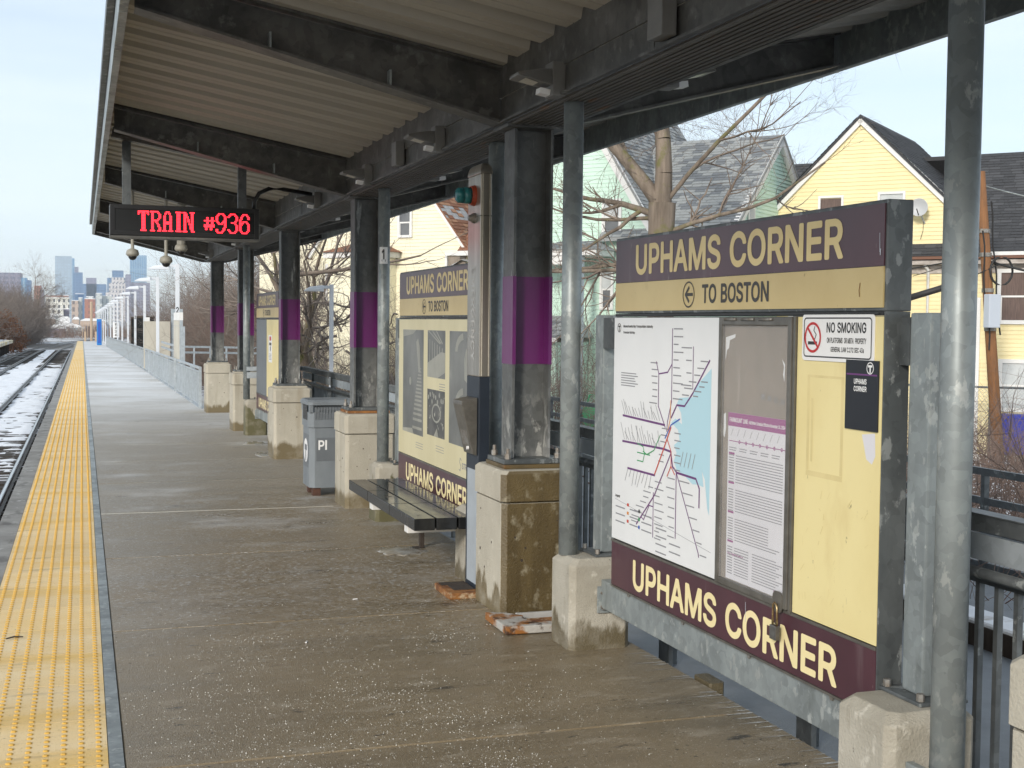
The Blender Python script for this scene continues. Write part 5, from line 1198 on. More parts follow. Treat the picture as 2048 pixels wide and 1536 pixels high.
# ------------------------------------------------------------------ train sign
sg = thing('train_sign', 'black electronic sign with red dots reading TRAIN #936', 'electronic sign', (0, YS, 0))
X0, X1, Z0, Z1 = .265, 1.735, 2.585, 2.895
b = MB(); b.box(X0, X1, -.02, .20, Z0, Z1); b.build('housing', 'led_case', sg, bevel=.006)
b = MB()
for q in ((X0 + .004, X0 + .05, Z0 + .004, Z1 - .004), (X1 - .05, X1 - .004, Z0 + .004, Z1 - .004), (X0 + .05, X1 - .05, Z0 + .004, Z0 + .05), (X0 + .05, X1 - .05, Z1 - .045, Z1 - .004)):
    b.box(q[0], q[1], -.032, -.021, q[2], q[3])
b.build('bezel', 'led_case', sg, bevel=.002)
b = MB(); b.box(X0 + .0505, X1 - .0505, -.0245, -.0205, Z0 + .0505, Z1 - .0455); b.build('window', 'led_glass', sg)
b = MB(); b.box(X0, X1, -.04, .20, Z0 - .022, Z0 - .002); b.build('bottom_rail', 'canopy_steel', sg)
for x in (.43, 1.57):
    b = MB(); b.box(x - .042, x + .042, .03, .10, Z1 + .001, 3.60 - (x - .29) * .178 - .05); b.build('hanger', 'galv_dark', sg)
b = MB(); b.tube([(1.70, .1, 2.88), (1.70, .1, 2.98), (1.75, .1, 3.07), (1.85, .1, 3.12), (2.0, .1, 3.12), (2.3, .1, 3.08)], .022, 8); b.build('conduit', 'led_case', sg, smooth=True)
LED = {
'T': ["111111111", "110111011", "100111001", "000111000", "000111000", "000111000", "000111000", "000111000", "000111000", "000111000", "000111000", "000111000", "000111000", "001111100"],
'R': ["111111100", "011000110", "011000011", "011000011", "011000011", "011000110", "011111100", "011011000", "011001100", "011000110", "011000110", "011000011", "011000011", "111100111"],
'A': ["000111000", "001101100", "001000100", "011000110", "011000110", "011000110", "011000110", "011111110", "011111110", "011000110", "011000110", "011000110", "011000110", "111101111"],
'I': ["011111", "001110", "001110", "001110", "001110", "001110", "001110", "001110", "001110", "001110", "001110", "001110", "001110", "011111"],
'N': ["1110001111", "0111000110", "0111000110", "0111100110", "0110100110", "0110110110", "0110110110", "0110010110", "0110011110", "0110001110", "0110001110", "0110001110", "0110000110", "1111000111"],
'#': ["000000000", "000000000", "000000000", "001100110", "001100110", "111111111", "001100110", "001100110", "111111111", "111111111", "011001100", "011001100", "000000000", "000000000"],
'9': ["001111100", "011000110", "110000011", "110000011", "110000011", "110000111", "011001111", "001111011", "000000011", "000000011", "000000110", "110000110", "110001100", "011111000"],
'3': ["001111100", "011000110", "110000011", "000000011", "000000011", "000000110", "000111100", "000000110", "000000011", "000000011", "000000011", "110000011", "011000110", "001111100"],
'6': ["000111100", "001100110", "011000011", "011000011", "110000000", "110111100", "111100110", "111000011", "110000011", "110000011", "110000011", "110000011", "011000110", "001111100"],
}
dv, df = [], []
tx, cell = .535, .01455
LW = .905
for ch in 'TRAIN #936':
    if ch == ' ':
        tx += cell * 5.6; continue
    g = LED[ch]
    for j, row in enumerate(g):
        for i, q in enumerate(row):
            if q == '1':
                x, z, r = tx + (i + .5) * cell * .9 * LW, 2.838 - (j + .5) * cell, cell * .40
                n = len(dv)
                dv += [(x - r * .9, -.0265, z - r), (x + r * .9, -.0265, z - r), (x + r * .9, -.0265, z + r), (x - r * .9, -.0265, z + r)]
                df.append((n, n + 1, n + 2, n + 3))
    tx += cell * .9 * LW * (len(g[0]) + .9)
flat(dv, df, 'red_dots', 'led_red', sg)
print('LED text ends', tx)
# ================================================================== SIGN BAYS
XS = 2.62                                   # plane of the sign faces
# concrete foundation blocks
def block(y0_, label, damp, brown=False):
    t = thing('concrete_block', label, 'concrete block', (2.645, y0_ + .16, 0), 'concrete blocks at the feet of the signs')
    zb = zf(y0_) - .02
    b = MB(); b.chbox(-.175, .175, -.16, .16, zb, .49, .03, 0, .035)
    b.build('body', 'conc_moss' if brown and y0_ > 8 else 'conc_grey', t, bevel=.005)
    return t
block(6.43, 'grey concrete block with mottled damp foot where the big sign begins', True)
block(3.55, 'grey concrete block with a pipe in front at the near end of the big sign', False)
block(11.28, 'mossy concrete block behind the far end of the bench', True, True)
block(8.40, 'concrete block hidden behind the emergency post', False)
block(20.98, 'concrete block with a dark triangular stain under the third sign', True, True)
block(18.10, 'concrete block behind the pier at the near end of the third sign', False)

# downpipes from the valley to the blocks
def downpipe(x, y, zb, label, n=16):
    t = thing('downpipe', label, 'downpipe', (x, y, 0), 'galvanised round downpipes')
    b = MB(); b.tube([(0, 0, zb), (0, 0, 2.944)], .054, n); b.build('pipe', 'galv', t, smooth=True)
    return t
downpipe(2.53, 6.63, .488, 'round galvanised pipe standing between the near column and the big sign')
p = downpipe(2.62, 3.45, zf(3.4), 'thick galvanised pipe in front of the near end of the big sign', 28)
b = MB(); b.box(-.085, -.055, -.02, .10, .24, .34); b.tube([(-.10, .0, .30), (-.085, .0, .30)], .014, 6); b.build('pipe_bracket', 'galv', p, bevel=.004)
p = downpipe(2.58, 11.5, .488, 'galvanised pipe bearing a small plate with the number 1')
pr = Print(lambda u, w: (-.0553 * math.cos(u / .054), -.0553 * math.sin(u / .054) - .0, w))
def wrap(r, a0=R(62)):
    return lambda u, w: (-r * math.cos(a0 - 0) if False else r * math.cos(R(180) + a0 + u / r), r * math.sin(R(180) + a0 + u / r), w)
pr = Print(wrap(.0555, R(74)))
for i in range(8):
    u0 = -.04 + .08 * i / 8
    pr.rect(u0, u0 + .01, 2.27, 2.42)
pr.build('number_plate', 'white', p)
pr = Print(wrap(.0565, R(74))); pr.text('1', -.022, 2.29, .11, .045); pr.build('digit', 'black', p)
downpipe(2.62, 8.29, .0, 'dark downpipe directly behind the emergency post')
downpipe(2.50, 21.1, .488, 'slim galvanised pipe beside the third sign', 12)
downpipe(2.62, 17.9, 0, 'downpipe hidden behind the column by the trash bin', 10)

def sign_frame(yn, yf, label, dz=0.0, lower=True):
    """box sign between yn (near) and yf (far) on square posts; returns the thing and a printing plane"""
    t = thing('station_sign', label, 'station sign', (XS, (yn + yf) / 2, dz), 'station name signs along the platform')
    yc = (yn + yf) / 2
    n, f = yn - yc, yf - yc
    b = MB(); b.box(.004, .105, n, f, 1.806, 2.19); b.build('header_box', 'galv_dark', t, bevel=.004)
    b = MB(); b.box(-.0015, .0035, n + .012, f - .012, 1.962, 2.176); npan = b.build('name_panel', 'brown_sign', t)
    b = MB(); b.box(-.0015, .0035, n + .012, f - .012, 1.818, 1.960); dpan = b.build('direction_panel', 'tan_sign', t)
    b = MB(); b.box(.0, .06, n + .01, f - .01, 1.790, 1.804); b.box(-.006, .01, n + .03, f - .03, 1.7945, 1.8005); b.build('frame_channel', 'black', t)  # dark frame channel between the header and the lower panels
    b = MB(); b.box(.012, .075, n + .006, f - .006, .395, 1.788); b.build('back_panel', 'galv_dark', t)
    b = MB()
    b.box(.0, .10, n - .002, n + .0045, .39, 1.805); b.build('end_channel', 'galv_dark', t)
    b = MB(); b.box(-.0015, .011, n + .006, f - .006, .398, .622); bpan = b.build('name_panel', 'brown_sign', t)
    b = MB(); b.box(-.005, .011, n + .006, f - .006, .624, .636); b.build('ledge', 'steel_case', t)
    b = MB(); b.box(-.005, .011, n + .006, f - .006, .387, .396); b.build('ledge', 'steel_case', t)
    b = MB(); b.box(.018, .10, n - .135, f + .178, .232, .384); bm_ = b.build('support_beam', 'galv', t, bevel=.004)
    for q in range(4):
        y = n + .3 + q * (f - n - .5) / 3
        c = MB(); c.tube([(.010, y, .376), (.018, y, .376)], .012, 6); c.build('beam_bolt', 'bolt', bm_)
    b = MB(); b.box(-.002, .11, f + .178, f + .186, .20, .345)
    pl = b.build('bracket_plate', 'galv', t, bevel=.002)
    b = MB()
    for x in (.03, .085):
        for z in (.235, .31):
            b.tube([(x, f + .160, z), (x, f + .178, z)], .017, 6); b.tube([(x, f + .150, z), (x, f + .160, z)], .009, 6)
    tag(b.build('bracket_bolts', 'bolt', pl), kind='stuff')
    for y in (n - .115, f + .36):
        b = MB(); b.box(.062, .177, y - .058, y + .058, .505, 1.80); po = b.build('post', 'galv', t, bevel=.008)
        b = MB(); b.box(.01, .20, y - .12, y + .12, .491, .504); b.build('post_plate', 'galv_dark', po, bevel=.003)
        b = MB()
        for dx in (.03, .185):
            for s in (-1, 1): b.tube([(dx, y + s * .095, .505), (dx, y + s * .095, .53)], .014, 6)
        tag(b.build('post_bolts', 'bolt', po), kind='stuff')
        yy_ = (n, y + .059) if y < 0 else (f, y - .059)
        b = MB(); b.box(.062, .12, min(yy_), max(yy_), 1.62, 1.785); b.build('post_arm', 'galv_dark', t)
    W = f - n
    def P(eps):
        return lambda u, w: (-eps, f - u, w)
    return t, npan, dpan, bpan, P, W

def name_text(t, P, W, npan, dpan, bpan, boston=True, top_mat='letter_tan', u0=.255, width=1.87):
    pr = Print(P(.0028)); pr.text('UPHAMS CORNER', u0, 1.997, .149, width); pr.build('lettering', top_mat, npan)
    pr = Print(P(.0028)); pr.text('UPHAMS CORNER', u0 + .02, .426, .149, width); pr.build('lettering', 'letter_cream', bpan)
    if boston:
        pr = Print(P(.0028))
        pr.text('TO BOSTON', .998, 1.848, .084, .60)
        pr.build('lettering', 'dark_print', dpan)
        pr = Print(P(.0028)); pr.ring(.865, 1.889, .060, .007)
        pr.line([(.838, 1.889), (.905, 1.889)], .014)
        pr.line([(.868, 1.921), (.834, 1.889), (.868, 1.857)], .014)
        pr.build('arrow_emblem', 'dark_print', dpan)

# ------------------------------------------------------------------ sign 1
YN, YF = 3.845, 6.235
s1, npan, dpan, bpan, P, W = sign_frame(YN, YF, 'nearest station sign reading UPHAMS CORNER with route map and timetable')
name_text(s1, P, W, npan, dpan, bpan)
yc1 = (YN + YF) / 2
# yellow side panel and the steel display case belong to the sign
f1 = (YF - yc1)
b = MB(); b.box(-.0015, .0115, f1 - 2.384, f1 - 1.822, .640, 1.786); cpn = b.build('cream_panel', 'cream_sign', s1)
pr = Print(lambda u, w: (-.0021, f1 - u, w))       # the ghost of an older notice, and scuffs
for q in ((1.90, 1.918, 1.206, 1.558), (2.132, 2.15, 1.206, 1.558), (1.90, 2.15, 1.185, 1.205), (1.90, 2.15, 1.5585, 1.568), (1.93, 1.944, 1.24, 1.48)): pr.rect(*q)
r_ = random.Random(4)
for _ in range(26):
    u, w, a = r_.uniform(1.87, 2.33), r_.uniform(.68, 1.15), r_.uniform(-.4, .9)
    pr.line([(u, w), (u + .03 * a, w + r_.uniform(.006, .035))], r_.uniform(.0015, .004))
tag(pr.build('old_marks', 'stain_tan', cpn), kind='stuff')
pr = Print(lambda u, w: (-.0021, f1 - u, w))
pr.poly([(2.27, 1.37), (2.35, 1.38), (2.355, 1.30), (2.335, 1.27), (2.30, 1.285), (2.285, 1.33)])
pr.build('glue_residue', 'paper2', cpn)
pr = Print(lambda u, w: (-.0028, f1 - u, w))
pr.line([(2.352, 2.075), (2.354, 2.01)], .003); pr.line([(2.358, 2.02), (2.357, 2.0)], .005); pr.line([(1.45, .60), (1.455, .52)], .003)
pr.build('paint_drip', 'grey_paint', npan)
pr = Print(lambda u, w: (-.0028, f1 - u, w))
pr.line([(2.238, 1.905), (2.232, 1.88), (2.236, 1.858)], .0045)
pr.build('scratch', 'pole_wood', dpan)
b = MB(); b.box(-.010, .0115, f1 - 1.822 + .004, f1 - 1.800, .630, 1.788); b.build('divider', 'steel_case', s1)
case = MB(); case.box(.0, .0115, f1 - 1.798, f1 - 1.192, .640, 1.786); cb = case.build('case_back', 'case_back', s1)
b = MB()
fw_ = .03
for q in ((f1 - 1.798, f1 - 1.798 + fw_, .640, 1.786), (f1 - 1.192 - fw_, f1 - 1.192, .640, 1.786), (f1 - 1.798 + fw_, f1 - 1.192 - fw_, 1.752, 1.786), (f1 - 1.798 + fw_, f1 - 1.192 - fw_, .640, .668)):
    b.box(-.016, -.0005, q[0], q[1], q[2], q[3])
b.build('case_frame', 'steel_case', s1, bevel=.003)
b = MB()
for k in range(3):
    y = f1 - 1.30 - .15 * k
    b.tube([(-.019, y - .05, 1.776), (-.019, y + .05, 1.776)], .006, 6)
b.build('case_hinge', 'bolt', s1, smooth=True)
pr = Print(lambda u, w: (-.0012, f1 - u, w))
pr.poly([(1.232, 1.70), (1.262, 1.705), (1.318, 1.715), (1.316, 1.70), (1.268, 1.688), (1.262, 1.655), (1.245, 1.645), (1.232, 1.60)])
pr.poly([(1.706, 1.62), (1.73, 1.60), (1.727, 1.53), (1.716, 1.56), (1.722, 1.59)])
pr.poly([(1.226, 1.37), (1.245, 1.378), (1.248, 1.31), (1.236, 1.27), (1.226, 1.28)])
pr.build('torn_tape', 'paper', cb)
pr = Print(lambda u, w: (-.0012, f1 - u, w))
for k in range(4): pr.rect(1.545 + .052 * k, 1.575 + .052 * k, 1.452 - .004 * k, 1.475 - .004 * k)
pr.build('tape_residue', 'bolt', cb)
gm_ = bpy.data.materials.new('case_acrylic'); gm_.use_nodes = True
_b = gm_.node_tree.nodes['Principled BSDF']; _b.inputs['Base Color'].default_value = (.8, .8, .8, 1); _b.inputs['Alpha'].default_value = .10; _b.inputs['Roughness'].default_value = .12
MT['acrylic'] = gm_
b = MB(); b.box(-.012, -.009, f1 - 1.767, f1 - 1.223, .669, 1.751); b.build('case_window', 'acrylic', s1)

# route map poster
mp = thing('route_map', 'white commuter rail route map poster with blue sea', 'map poster', (XS, YF, 0))
MW, MH0, MH1 = 1.172, .644, 1.784
b = MB(); b.box(-.003, .0115, -(MW + .006), -.008, MH0, MH1); b.build('sheet', 'paper', mp)
def PM(e):
    return lambda u, w: (-.003 - e, -u, w)
def uv(a, c):           # fractions of the sheet, c measured from the top
    return (.008 + a * (MW - .008), MH1 - c * (MH1 - MH0))
pr = Print(PM(.0005))
sea = [(.945, .195), (.945, .765), (.93, .74), (.905, .63), (.88, .60), (.895, .66), (.85, .655), (.80, .66), (.72, .63), (.66, .62), (.63, .585), (.655, .55), (.63, .52), (.68, .495), (.665, .455), (.60, .43), (.64, .41), (.70, .43), (.69, .385), (.65, .35), (.67, .325), (.72, .32), (.79, .315), (.80, .28)]
pts = [uv(*p) for p in sea]
for t3 in tessellate_polygon([[Vector((x, y, 0)) for x, y in pts]]):
    pr.poly([pts[i] for i in t3])
pr.build('sea', 'sea', mp)
def ln(pr, pts, w=.006, m=0): pr.line([uv(*p) for p in pts], w * 1.3, m)
pr = Print(PM(.0011))
ln(pr, [(.60, .045), (.60, .345), (.565, .43), (.56, .47)], .005)
ln(pr, [(.45, .185), (.475, .235), (.475, .37), (.50, .40), (.545, .455)], .005)
ln(pr, [(.475, .235), (.56, .225), (.60, .19)], .005)
ln(pr, [(.79, .115), (.79, .28)], .004)
ln(pr, [(.93, .165), (.79, .30), (.72, .355), (.65, .355), (.60, .41)], .007)
ln(pr, [(.11, .435), (.54, .445)], .008)
ln(pr, [(.11, .55), (.53, .545), (.60, .55)], .008)
ln(pr, [(.17, .665), (.45, .665)], .008)
ln(pr, [(.60, .56), (.45, .75), (.27, .90)], .006)
ln(pr, [(.44, .74), (.44, .93)], .005)
ln(pr, [(.44, .80), (.40, .80), (.345, .87), (.32, .86)], .004)
ln(pr, [(.655, .63), (.655, .90)], .005)
ln(pr, [(.60, .55), (.62, .61), (.66, .63), (.83, .635), (.86, .67), (.86, .745)], .008)
ln(pr, [(.655, .63), (.86, .925), (.865, .94)], .005)
pr.build('route_lines', 'line_purple', mp)
pr = Print(PM(.0016))
ln(pr, [(.595, .34), (.59, .42), (.57, .47)], .005, 1)
ln(pr, [(.60, .45), (.53, .55), (.45, .66)], .007, 0)
ln(pr, [(.565, .50), (.605, .55), (.605, .61), (.57, .655)], .005, 0)
ln(pr, [(.605, .61), (.64, .64)], .005, 0)
ln(pr, [(.50, .49), (.44, .56), (.37, .585), (.33, .575)], .004, 2)
ln(pr, [(.27, .545), (.33, .555), (.345, .585), (.40, .585)], .004, 2)
ln(pr, [(.27, .585), (.345, .585), (.33, .62), (.27, .62)], .004, 2)
ln(pr, [(.545, .50), (.60, .44), (.68, .41)], .005, 3)
for k, (a, c) in enumerate(((.17, .835), (.17, .872), (.17, .908))): pr.rect(*[x for p in zip(uv(a, c), (lambda q: (q[0] + .022, q[1] + .015))(uv(a, c))) for x in p], (0, 1, 0)[k])
for k, (a, c) in enumerate(((.30, .84), (.30, .875), (.30, .91))):
    q = uv(a, c); pr.disc(q[0], q[1], .010, (4, 2, 3)[k], 12)
pr.build('transit_lines', ['line_red', 'line_orange', 'line_green', 'line_blue', 'black'], mp)
rm = random.Random(5)
pr = Print(PM(.0011))
for k in range(16):      # slanting station names, too small to read in the photograph
    a = .13 + .024 * k
    ln(pr, [(a, .43), (a - rm.uniform(.015, .05), .43 - rm.uniform(.03, .07))], .0028)
    ln(pr, [(a, .54), (a - rm.uniform(.015, .05), .54 - rm.uniform(.03, .075))], .0028)
for k in range(8): ln(pr, [(.17 + .035 * k, .67), (.17 + .035 * k - rm.uniform(.02, .04), .67 + rm.uniform(.03, .07))], .0028)
def names(a, c0, c1, n, side, wmax=.09, a1=None):
    for k in range(n):
        c = c0 + (c1 - c0) * k / max(1, n - 1)
        aa = a if a1 is None else a + (a1 - a) * k / max(1, n - 1)
        w = rm.uniform(.04, wmax)
        q0, q1 = (aa + .014, aa + .014 + w) if side > 0 else (aa - .014 - w, aa - .014)
        ln(pr, [(q0, c), (q1, c)], .0042)
names(.60, .045, .33, 10, 1); names(.475, .19, .36, 7, -1); names(.79, .12, .27, 4, -1); names(.93, .17, .31, 6, -1, .08, .77); names(.93, .25, .31, 4, -1, .07, .85)
names(.44, .69, .93, 9, 1); names(.45, .72, .89, 8, -1, .08, .29); names(.655, .66, .9, 7, -1); names(.67, .66, .93, 7, 1, .09, .86); names(.62, .47, .62, 6, 1, .06); names(.50, .46, .60, 6, 1, .06, .47)
for k in range(4): ln(pr, [(.69 + .035 * k, .60), (.715 + .035 * k, .54)], .004)
for k in range(6): ln(pr, [(.085, .245 + .011 * k), (.085 + .16 + .02 * math.sin(k * 2), .245 + .011 * k)], .0036)
for a, c, n in ((.045, .85, 3), (.20, .845, 3), (.325, .85, 3), (.47, .885, 4), (.60, .93, 2)):
    for k in range(n): ln(pr, [(a, c + .033 * k), (a + .10, c + .033 * k)], .005)
ln(pr, [(.03, .82), (.96, .92)], .0015) if False else None
ln(pr, [(.035, .818), (.965, .905)], .0014)
pr.build('station_names', 'grey_print', mp)
pr = Print(PM(.0011))
q = uv(.055, .045)
pr.ring(q[0], q[1], .023, .004); pr.rect(q[0] - .013, q[0] + .013, q[1] + .004, q[1] + .011); pr.rect(q[0] - .0035, q[0] + .0035, q[1] - .017, q[1] + .004)
q = uv(.10, .048); pr.text('Massachusetts Bay Transportation Authority', q[0], q[1] + .006, .013, .36)
q = uv(.10, .075); pr.text('Commuter Rail Map', q[0], q[1] + .006, .012, .145)
q = uv(.035, .808); pr.text('Legend', q[0], q[1], .014)
pr.build('map_title', 'dark_print', mp)

# timetable poster in the case
tt = thing('timetable', 'tall paper timetable with magenta header inside the steel case', 'timetable', (XS, YF, 0))
b = MB(); b.box(-.0035, -.001, -1.762, -1.272, .672, 1.382); b.build('sheet', 'paper2', tt)
def PT(e): return lambda u, w: (-.0035 - e, -u, w - .0)
pr = Print(PT(.0006)); pr.rect(1.272, 1.762, 1.325, 1.382); pr.build('header', 'magenta', tt)
pr = Print(PT(.0012)); pr.text('FAIRMOUNT LINE', 1.285, 1.343, .019, .16); pr.text('Fall/Winter Schedule Effective November 18, 2024', 1.452, 1.344, .014, .295); pr.build('header_text', 'white', tt)
pr = Print(PT(.0006))
for k in range(46):
    w0 = 1.20 - .0112 * k
    if k in (11, 12, 22, 23, 33, 34): continue
    pr.rect(1.285, 1.33, w0, w0 + .0045)
    if k < 24 or k < 34: pr.rect(1.345, 1.735 if k < 23 else 1.63, w0, w0 + .0038)
    else: pr.rect(1.345, 1.47, w0, w0 + .004)
    if k > 30: pr.rect(1.50, 1.745 - .05 * ((k * 7) % 3) / 2, w0, w0 + .004)
for k in range(8): pr.line([(1.30 + .055 * k, 1.285), (1.318 + .055 * k, 1.315)], .003)
for k in range(5): pr.rect(1.285 + .09 * k, 1.35 + .09 * k, 1.232, 1.236); pr.rect(1.285 + .09 * k, 1.345 + .09 * k, 1.222, 1.226)
pr.build('timetable_rows', 'grey_print', tt)
pr = Print(PT(.0009))
pr.line([(1.285, 1.262), (1.75, 1.262)], .0035)
for k in range(7): pr.ring(1.375 + .058 * k, 1.262, .0085, .004, n=10)
for k in range(4): pr.rect(1.285, 1.335, 1.205 - .125 * k, 1.214 - .125 * k)
pr.rect(1.68, 1.735, .685, .70); pr.text('Stay connected with us', 1.285, .775, .012, .14)
pr.build('route_diagram', 'magenta', tt)

# no smoking sign
ns = thing('no_smoking_sign', 'white NO SMOKING plate with red prohibition circle on the cream panel', 'no smoking sign', (XS, YF, 0))
U0, U1_, W0, W1 = 1.862, 2.338, 1.622, 1.796
def rrect(u0, u1, w0, w1, r, n=5):
    out = []
    for cx, cy, a0 in ((u1 - r, w1 - r, 0), (u0 + r, w1 - r, 90), (u0 + r, w0 + r, 180), (u1 - r, w0 + r, 270)):
        out += [(cx + r * math.cos(R(a0 + 90 * i / n)), cy + r * math.sin(R(a0 + 90 * i / n))) for i in range(n + 1)]
    return out
b = MB(); b.prism(rrect(U0, U1_, W0, W1, .018), lambda u, w: (-.0025, -u, w), lambda u, w: (-.0060, -u, w)); b.build('plate', 'white', ns)
def PN(e): return lambda u, w: (-.0060 - e, -u, w)
pr = Print(PN(.0006))
o, i_ = rrect(U0 + .012, U1_ - .014, W0 + .013, W1 - .012, .016), rrect(U0 + .017, U1_ - .019, W0 + .018, W1 - .017, .012)
for k in range(len(o)):
    j = (k + 1) % len(o); pr.poly([o[k], o[j], i_[j], i_[k]])
pr.text('NO SMOKING', 2.030, 1.728, .038, .26)
pr.text('ON PLATFORMS  OR MBTA  PROPERTY', 2.035, 1.690, .020, .255)
pr.text('GENERAL LAW C.272 SEC 43a', 2.062, 1.658, .018, .215)
pr.rect(1.905, 1.968, 1.682, 1.694); pr.line([(1.95, 1.70), (1.962, 1.72), (1.945, 1.735), (1.952, 1.75)], .004)
pr.build('plate_text', 'black', ns)
pr = Print(PN(.0012))
pr.ring(1.938, 1.709, .058, .010); pr.line([(1.938 - .036, 1.709 + .036), (1.938 + .036, 1.709 - .036)], .010)
pr.build('prohibition_circle', 'red', ns)

# braille station sign
bs = thing('braille_sign', 'narrow black tactile UPHAMS CORNER sign below the no smoking plate', 'braille sign', (XS, YF, 0))
b = MB(); b.box(-.0085, -.0025, -2.370, -2.168, 1.385, 1.633); b.build('plate', 'navy', bs, bevel=.001)
def PB(e): return lambda u, w: (-.0085 - e, -u, w)
pr = Print(PB(.0006))
pr.ring(2.322, 1.606, .0215, .0035); pr.rect(2.309, 2.335, 1.609, 1.617); pr.rect(2.318, 2.326, 1.590, 1.609)
pr.text('UPHAMS', 2.262, 1.548, .019, .080, align='c'); pr.text('CORNER', 2.262, 1.522, .019, .080, align='c')
pr.build('raised_text', 'white', bs)
pr = Print(PB(.0006)); pr.rect(2.175, 2.365, 1.579, 1.585); pr.build('purple_rule', 'line_purple', bs)

# padlock on the case hasp
pk = thing('padlock', 'small weathered padlock hanging from the timetable case', 'padlock', (XS - .03, YF - 1.742, .60))
b = MB(); b.prism(rrect(-.04, .03, .02, .105, .025), lambda u, w: (.0145, -u, w), lambda u, w: (.0095, -u, w)); b.build('hasp', 'steel_case', pk)
b = MB(); b.box(-.012, .008, -.026, .024, -.085, -.028); b.build('body', 'lock', pk, bevel=.004)
b = MB(); b.tube([(-.002, -.017, -.03), (-.002, -.017, .04), (-.002, -.010, .055), (-.002, .004, .06), (-.002, .013, .052), (-.002, .015, .02), (-.002, .015, -.03)], .0048, 8); b.build('shackle', 'brass', pk, smooth=True)

# ------------------------------------------------------------------ sign 2: heritage poster
YN2, YF2 = 8.66, 11.05
s2, npan, dpan, bpan, P, W = sign_frame(YN2, YF2, 'station sign with grey heritage photographs behind the bench', -.012)
name_text(s2, P, W, npan, dpan, bpan)
hp = thing('heritage_poster', 'cream heritage poster with black and white theatre photographs', 'poster', (XS, YF2, -.012))
b = MB(); b.box(-.002, .0115, -2.384, -.006, .640, 1.786); b.build('sheet', 'strand_paper', hp)
def PH(e): return lambda u, w: (-.002 - e, -u, w)
def photo(u0, u1, w0, w1, mat):
    pr = Print(PH(.0006)); pr.rect(u0, u1, w0, w1); return pr.build('photograph', mat, hp)
a1 = photo(.16, .86, .835, 1.70, 'photo_grey'); a2 = photo(.99, 1.52, 1.33, 1.70, 'photo_grey'); a3 = photo(.99, 1.52, .87, 1.235, 'photo_dark'); a4 = photo(1.64, 2.28, .86, 1.70, 'photo_grey')
pr = Print(PH(.0012))          # a stair with handrail
for k in range(15):
    q = k / 14; w = .88 + .50 * q ** .75; hw = .155 * (1 - .75 * q); cu = .66 + .09 * q
    pr.rect(cu - hw, cu + hw, w, w + .022 * (1 - .6 * q))
pr.poly([(.70, 1.36), (.76, 1.36), (.74, 1.56), (.68, 1.63), (.62, 1.60)])
pr.disc(.42, 1.27, .035, 0, 12); pr.poly([(.16, 1.70), (.62, 1.70), (.50, 1.665), (.16, 1.64)])
pr.poly([(.16, .835), (.55, .835), (.50, .88), (.16, .86)])
pr.build('stair_picture', 'photo_pale', a1)
pr = Print(PH(.0012))          # a long corridor
for k in range(6):
    u = 1.05 + .075 * k; h = .10 * (1 - k * .13)
    pr.rect(u, u + .018, 1.53 - h, 1.53 + h)
pr.poly([(.99, 1.44), (1.40, 1.535), (1.52, 1.53), (1.52, 1.38), (1.30, 1.33), (.99, 1.33)])
for k in range(3): pr.line([(1.02 + .12 * k, 1.695), (1.36 + .04 * k, 1.60)], .012)
pr.build('corridor_picture', 'photo_pale', a2)
pr = Print(PH(.0012)); pr.ring(1.27, 1.055, .075, .014, ax=1.8)
for k in range(9): pr.disc(1.03 + .055 * k, 1.17 + .03 * math.sin(k * 2.3), .02, 0, 8)
pr.poly([(1.20, .87), (1.34, .87), (1.29, .94)])
pr.build('stage_picture', 'photo_pale', a3)
pr = Print(PH(.0012))
for c in (1.55, 1.15):
    for k in range(8):
        a, a_ = R(100 + 10 * k), R(110 + 10 * k)
        pr.poly([(2.05 + .25 * math.cos(a), c + .14 * math.sin(a)), (2.05 + .25 * math.cos(a_), c + .14 * math.sin(a_)), (2.05 + .19 * math.cos(a_), c + .09 * math.sin(a_)), (2.05 + .19 * math.cos(a), c + .09 * math.sin(a))])
pr.poly([(2.05, 1.35), (2.12, 1.33), (2.15, 1.5), (2.10, 1.58), (2.04, 1.5)])
pr.build('arch_picture', 'photo_pale', a4)
pr = Print(PH(.0006))
pr.text('STRAND', 2.0, .70, .045, .26); pr.line([(1.985, .76), (1.955, .775), (1.94, .745), (1.975, .715), (1.955, .68), (1.925, .69)], .008)
for k in range(3): pr.rect(1.35, 1.52, 1.285 - .02 * k, 1.290 - .02 * k); pr.rect(1.26, 1.50, .80 - .02 * k, .804 - .02 * k); pr.rect(.62, .86, .77 - .02 * k, .774 - .02 * k)
pr.build('poster_text', 'grey_print', hp)

# ------------------------------------------------------------------ sign 3
YN3, YF3 = 18.37, 20.80
s3, npan, dpan, bpan, P, W = sign_frame(YN3, YF3, 'third station sign with a dark panel and a cream panel', -.02)
name_text(s3, P, W, npan, dpan, bpan)
f3 = YF3 - (YN3 + YF3) / 2
b = MB(); b.box(-.0015, .0115, f3 - 1.19, f3 - .01, .640, 1.786); b.build('dark_panel', 'bin_dark', s3)
b = MB(); b.box(-.0015, .0115, f3 - 2.40, f3 - 1.20, .640, 1.786); b.build('cream_panel', 'cream_sign', s3)
fl = thing('flyer', 'small white flyer taped to the cream panel of the third sign', 'flyer', (XS, YF3, -.02))
b = MB(); b.box(-.0035, -.002, -1.78, -1.42, 1.16, 1.56); b.build('sheet', 'white', fl)
pr = Print(lambda u, w: (-.0042, -u, w)); pr.rect(1.52, 1.70, 1.48, 1.54, 0); pr.rect(1.50, 1.72, 1.41, 1.45, 1); pr.disc(1.62, 1.36, .04, 1)
for k in range(5): pr.rect(1.47, 1.73, 1.20 + .02 * k, 1.206 + .02 * k, 1)
pr.build('flyer_print', ['red', 'dark_print'], fl)

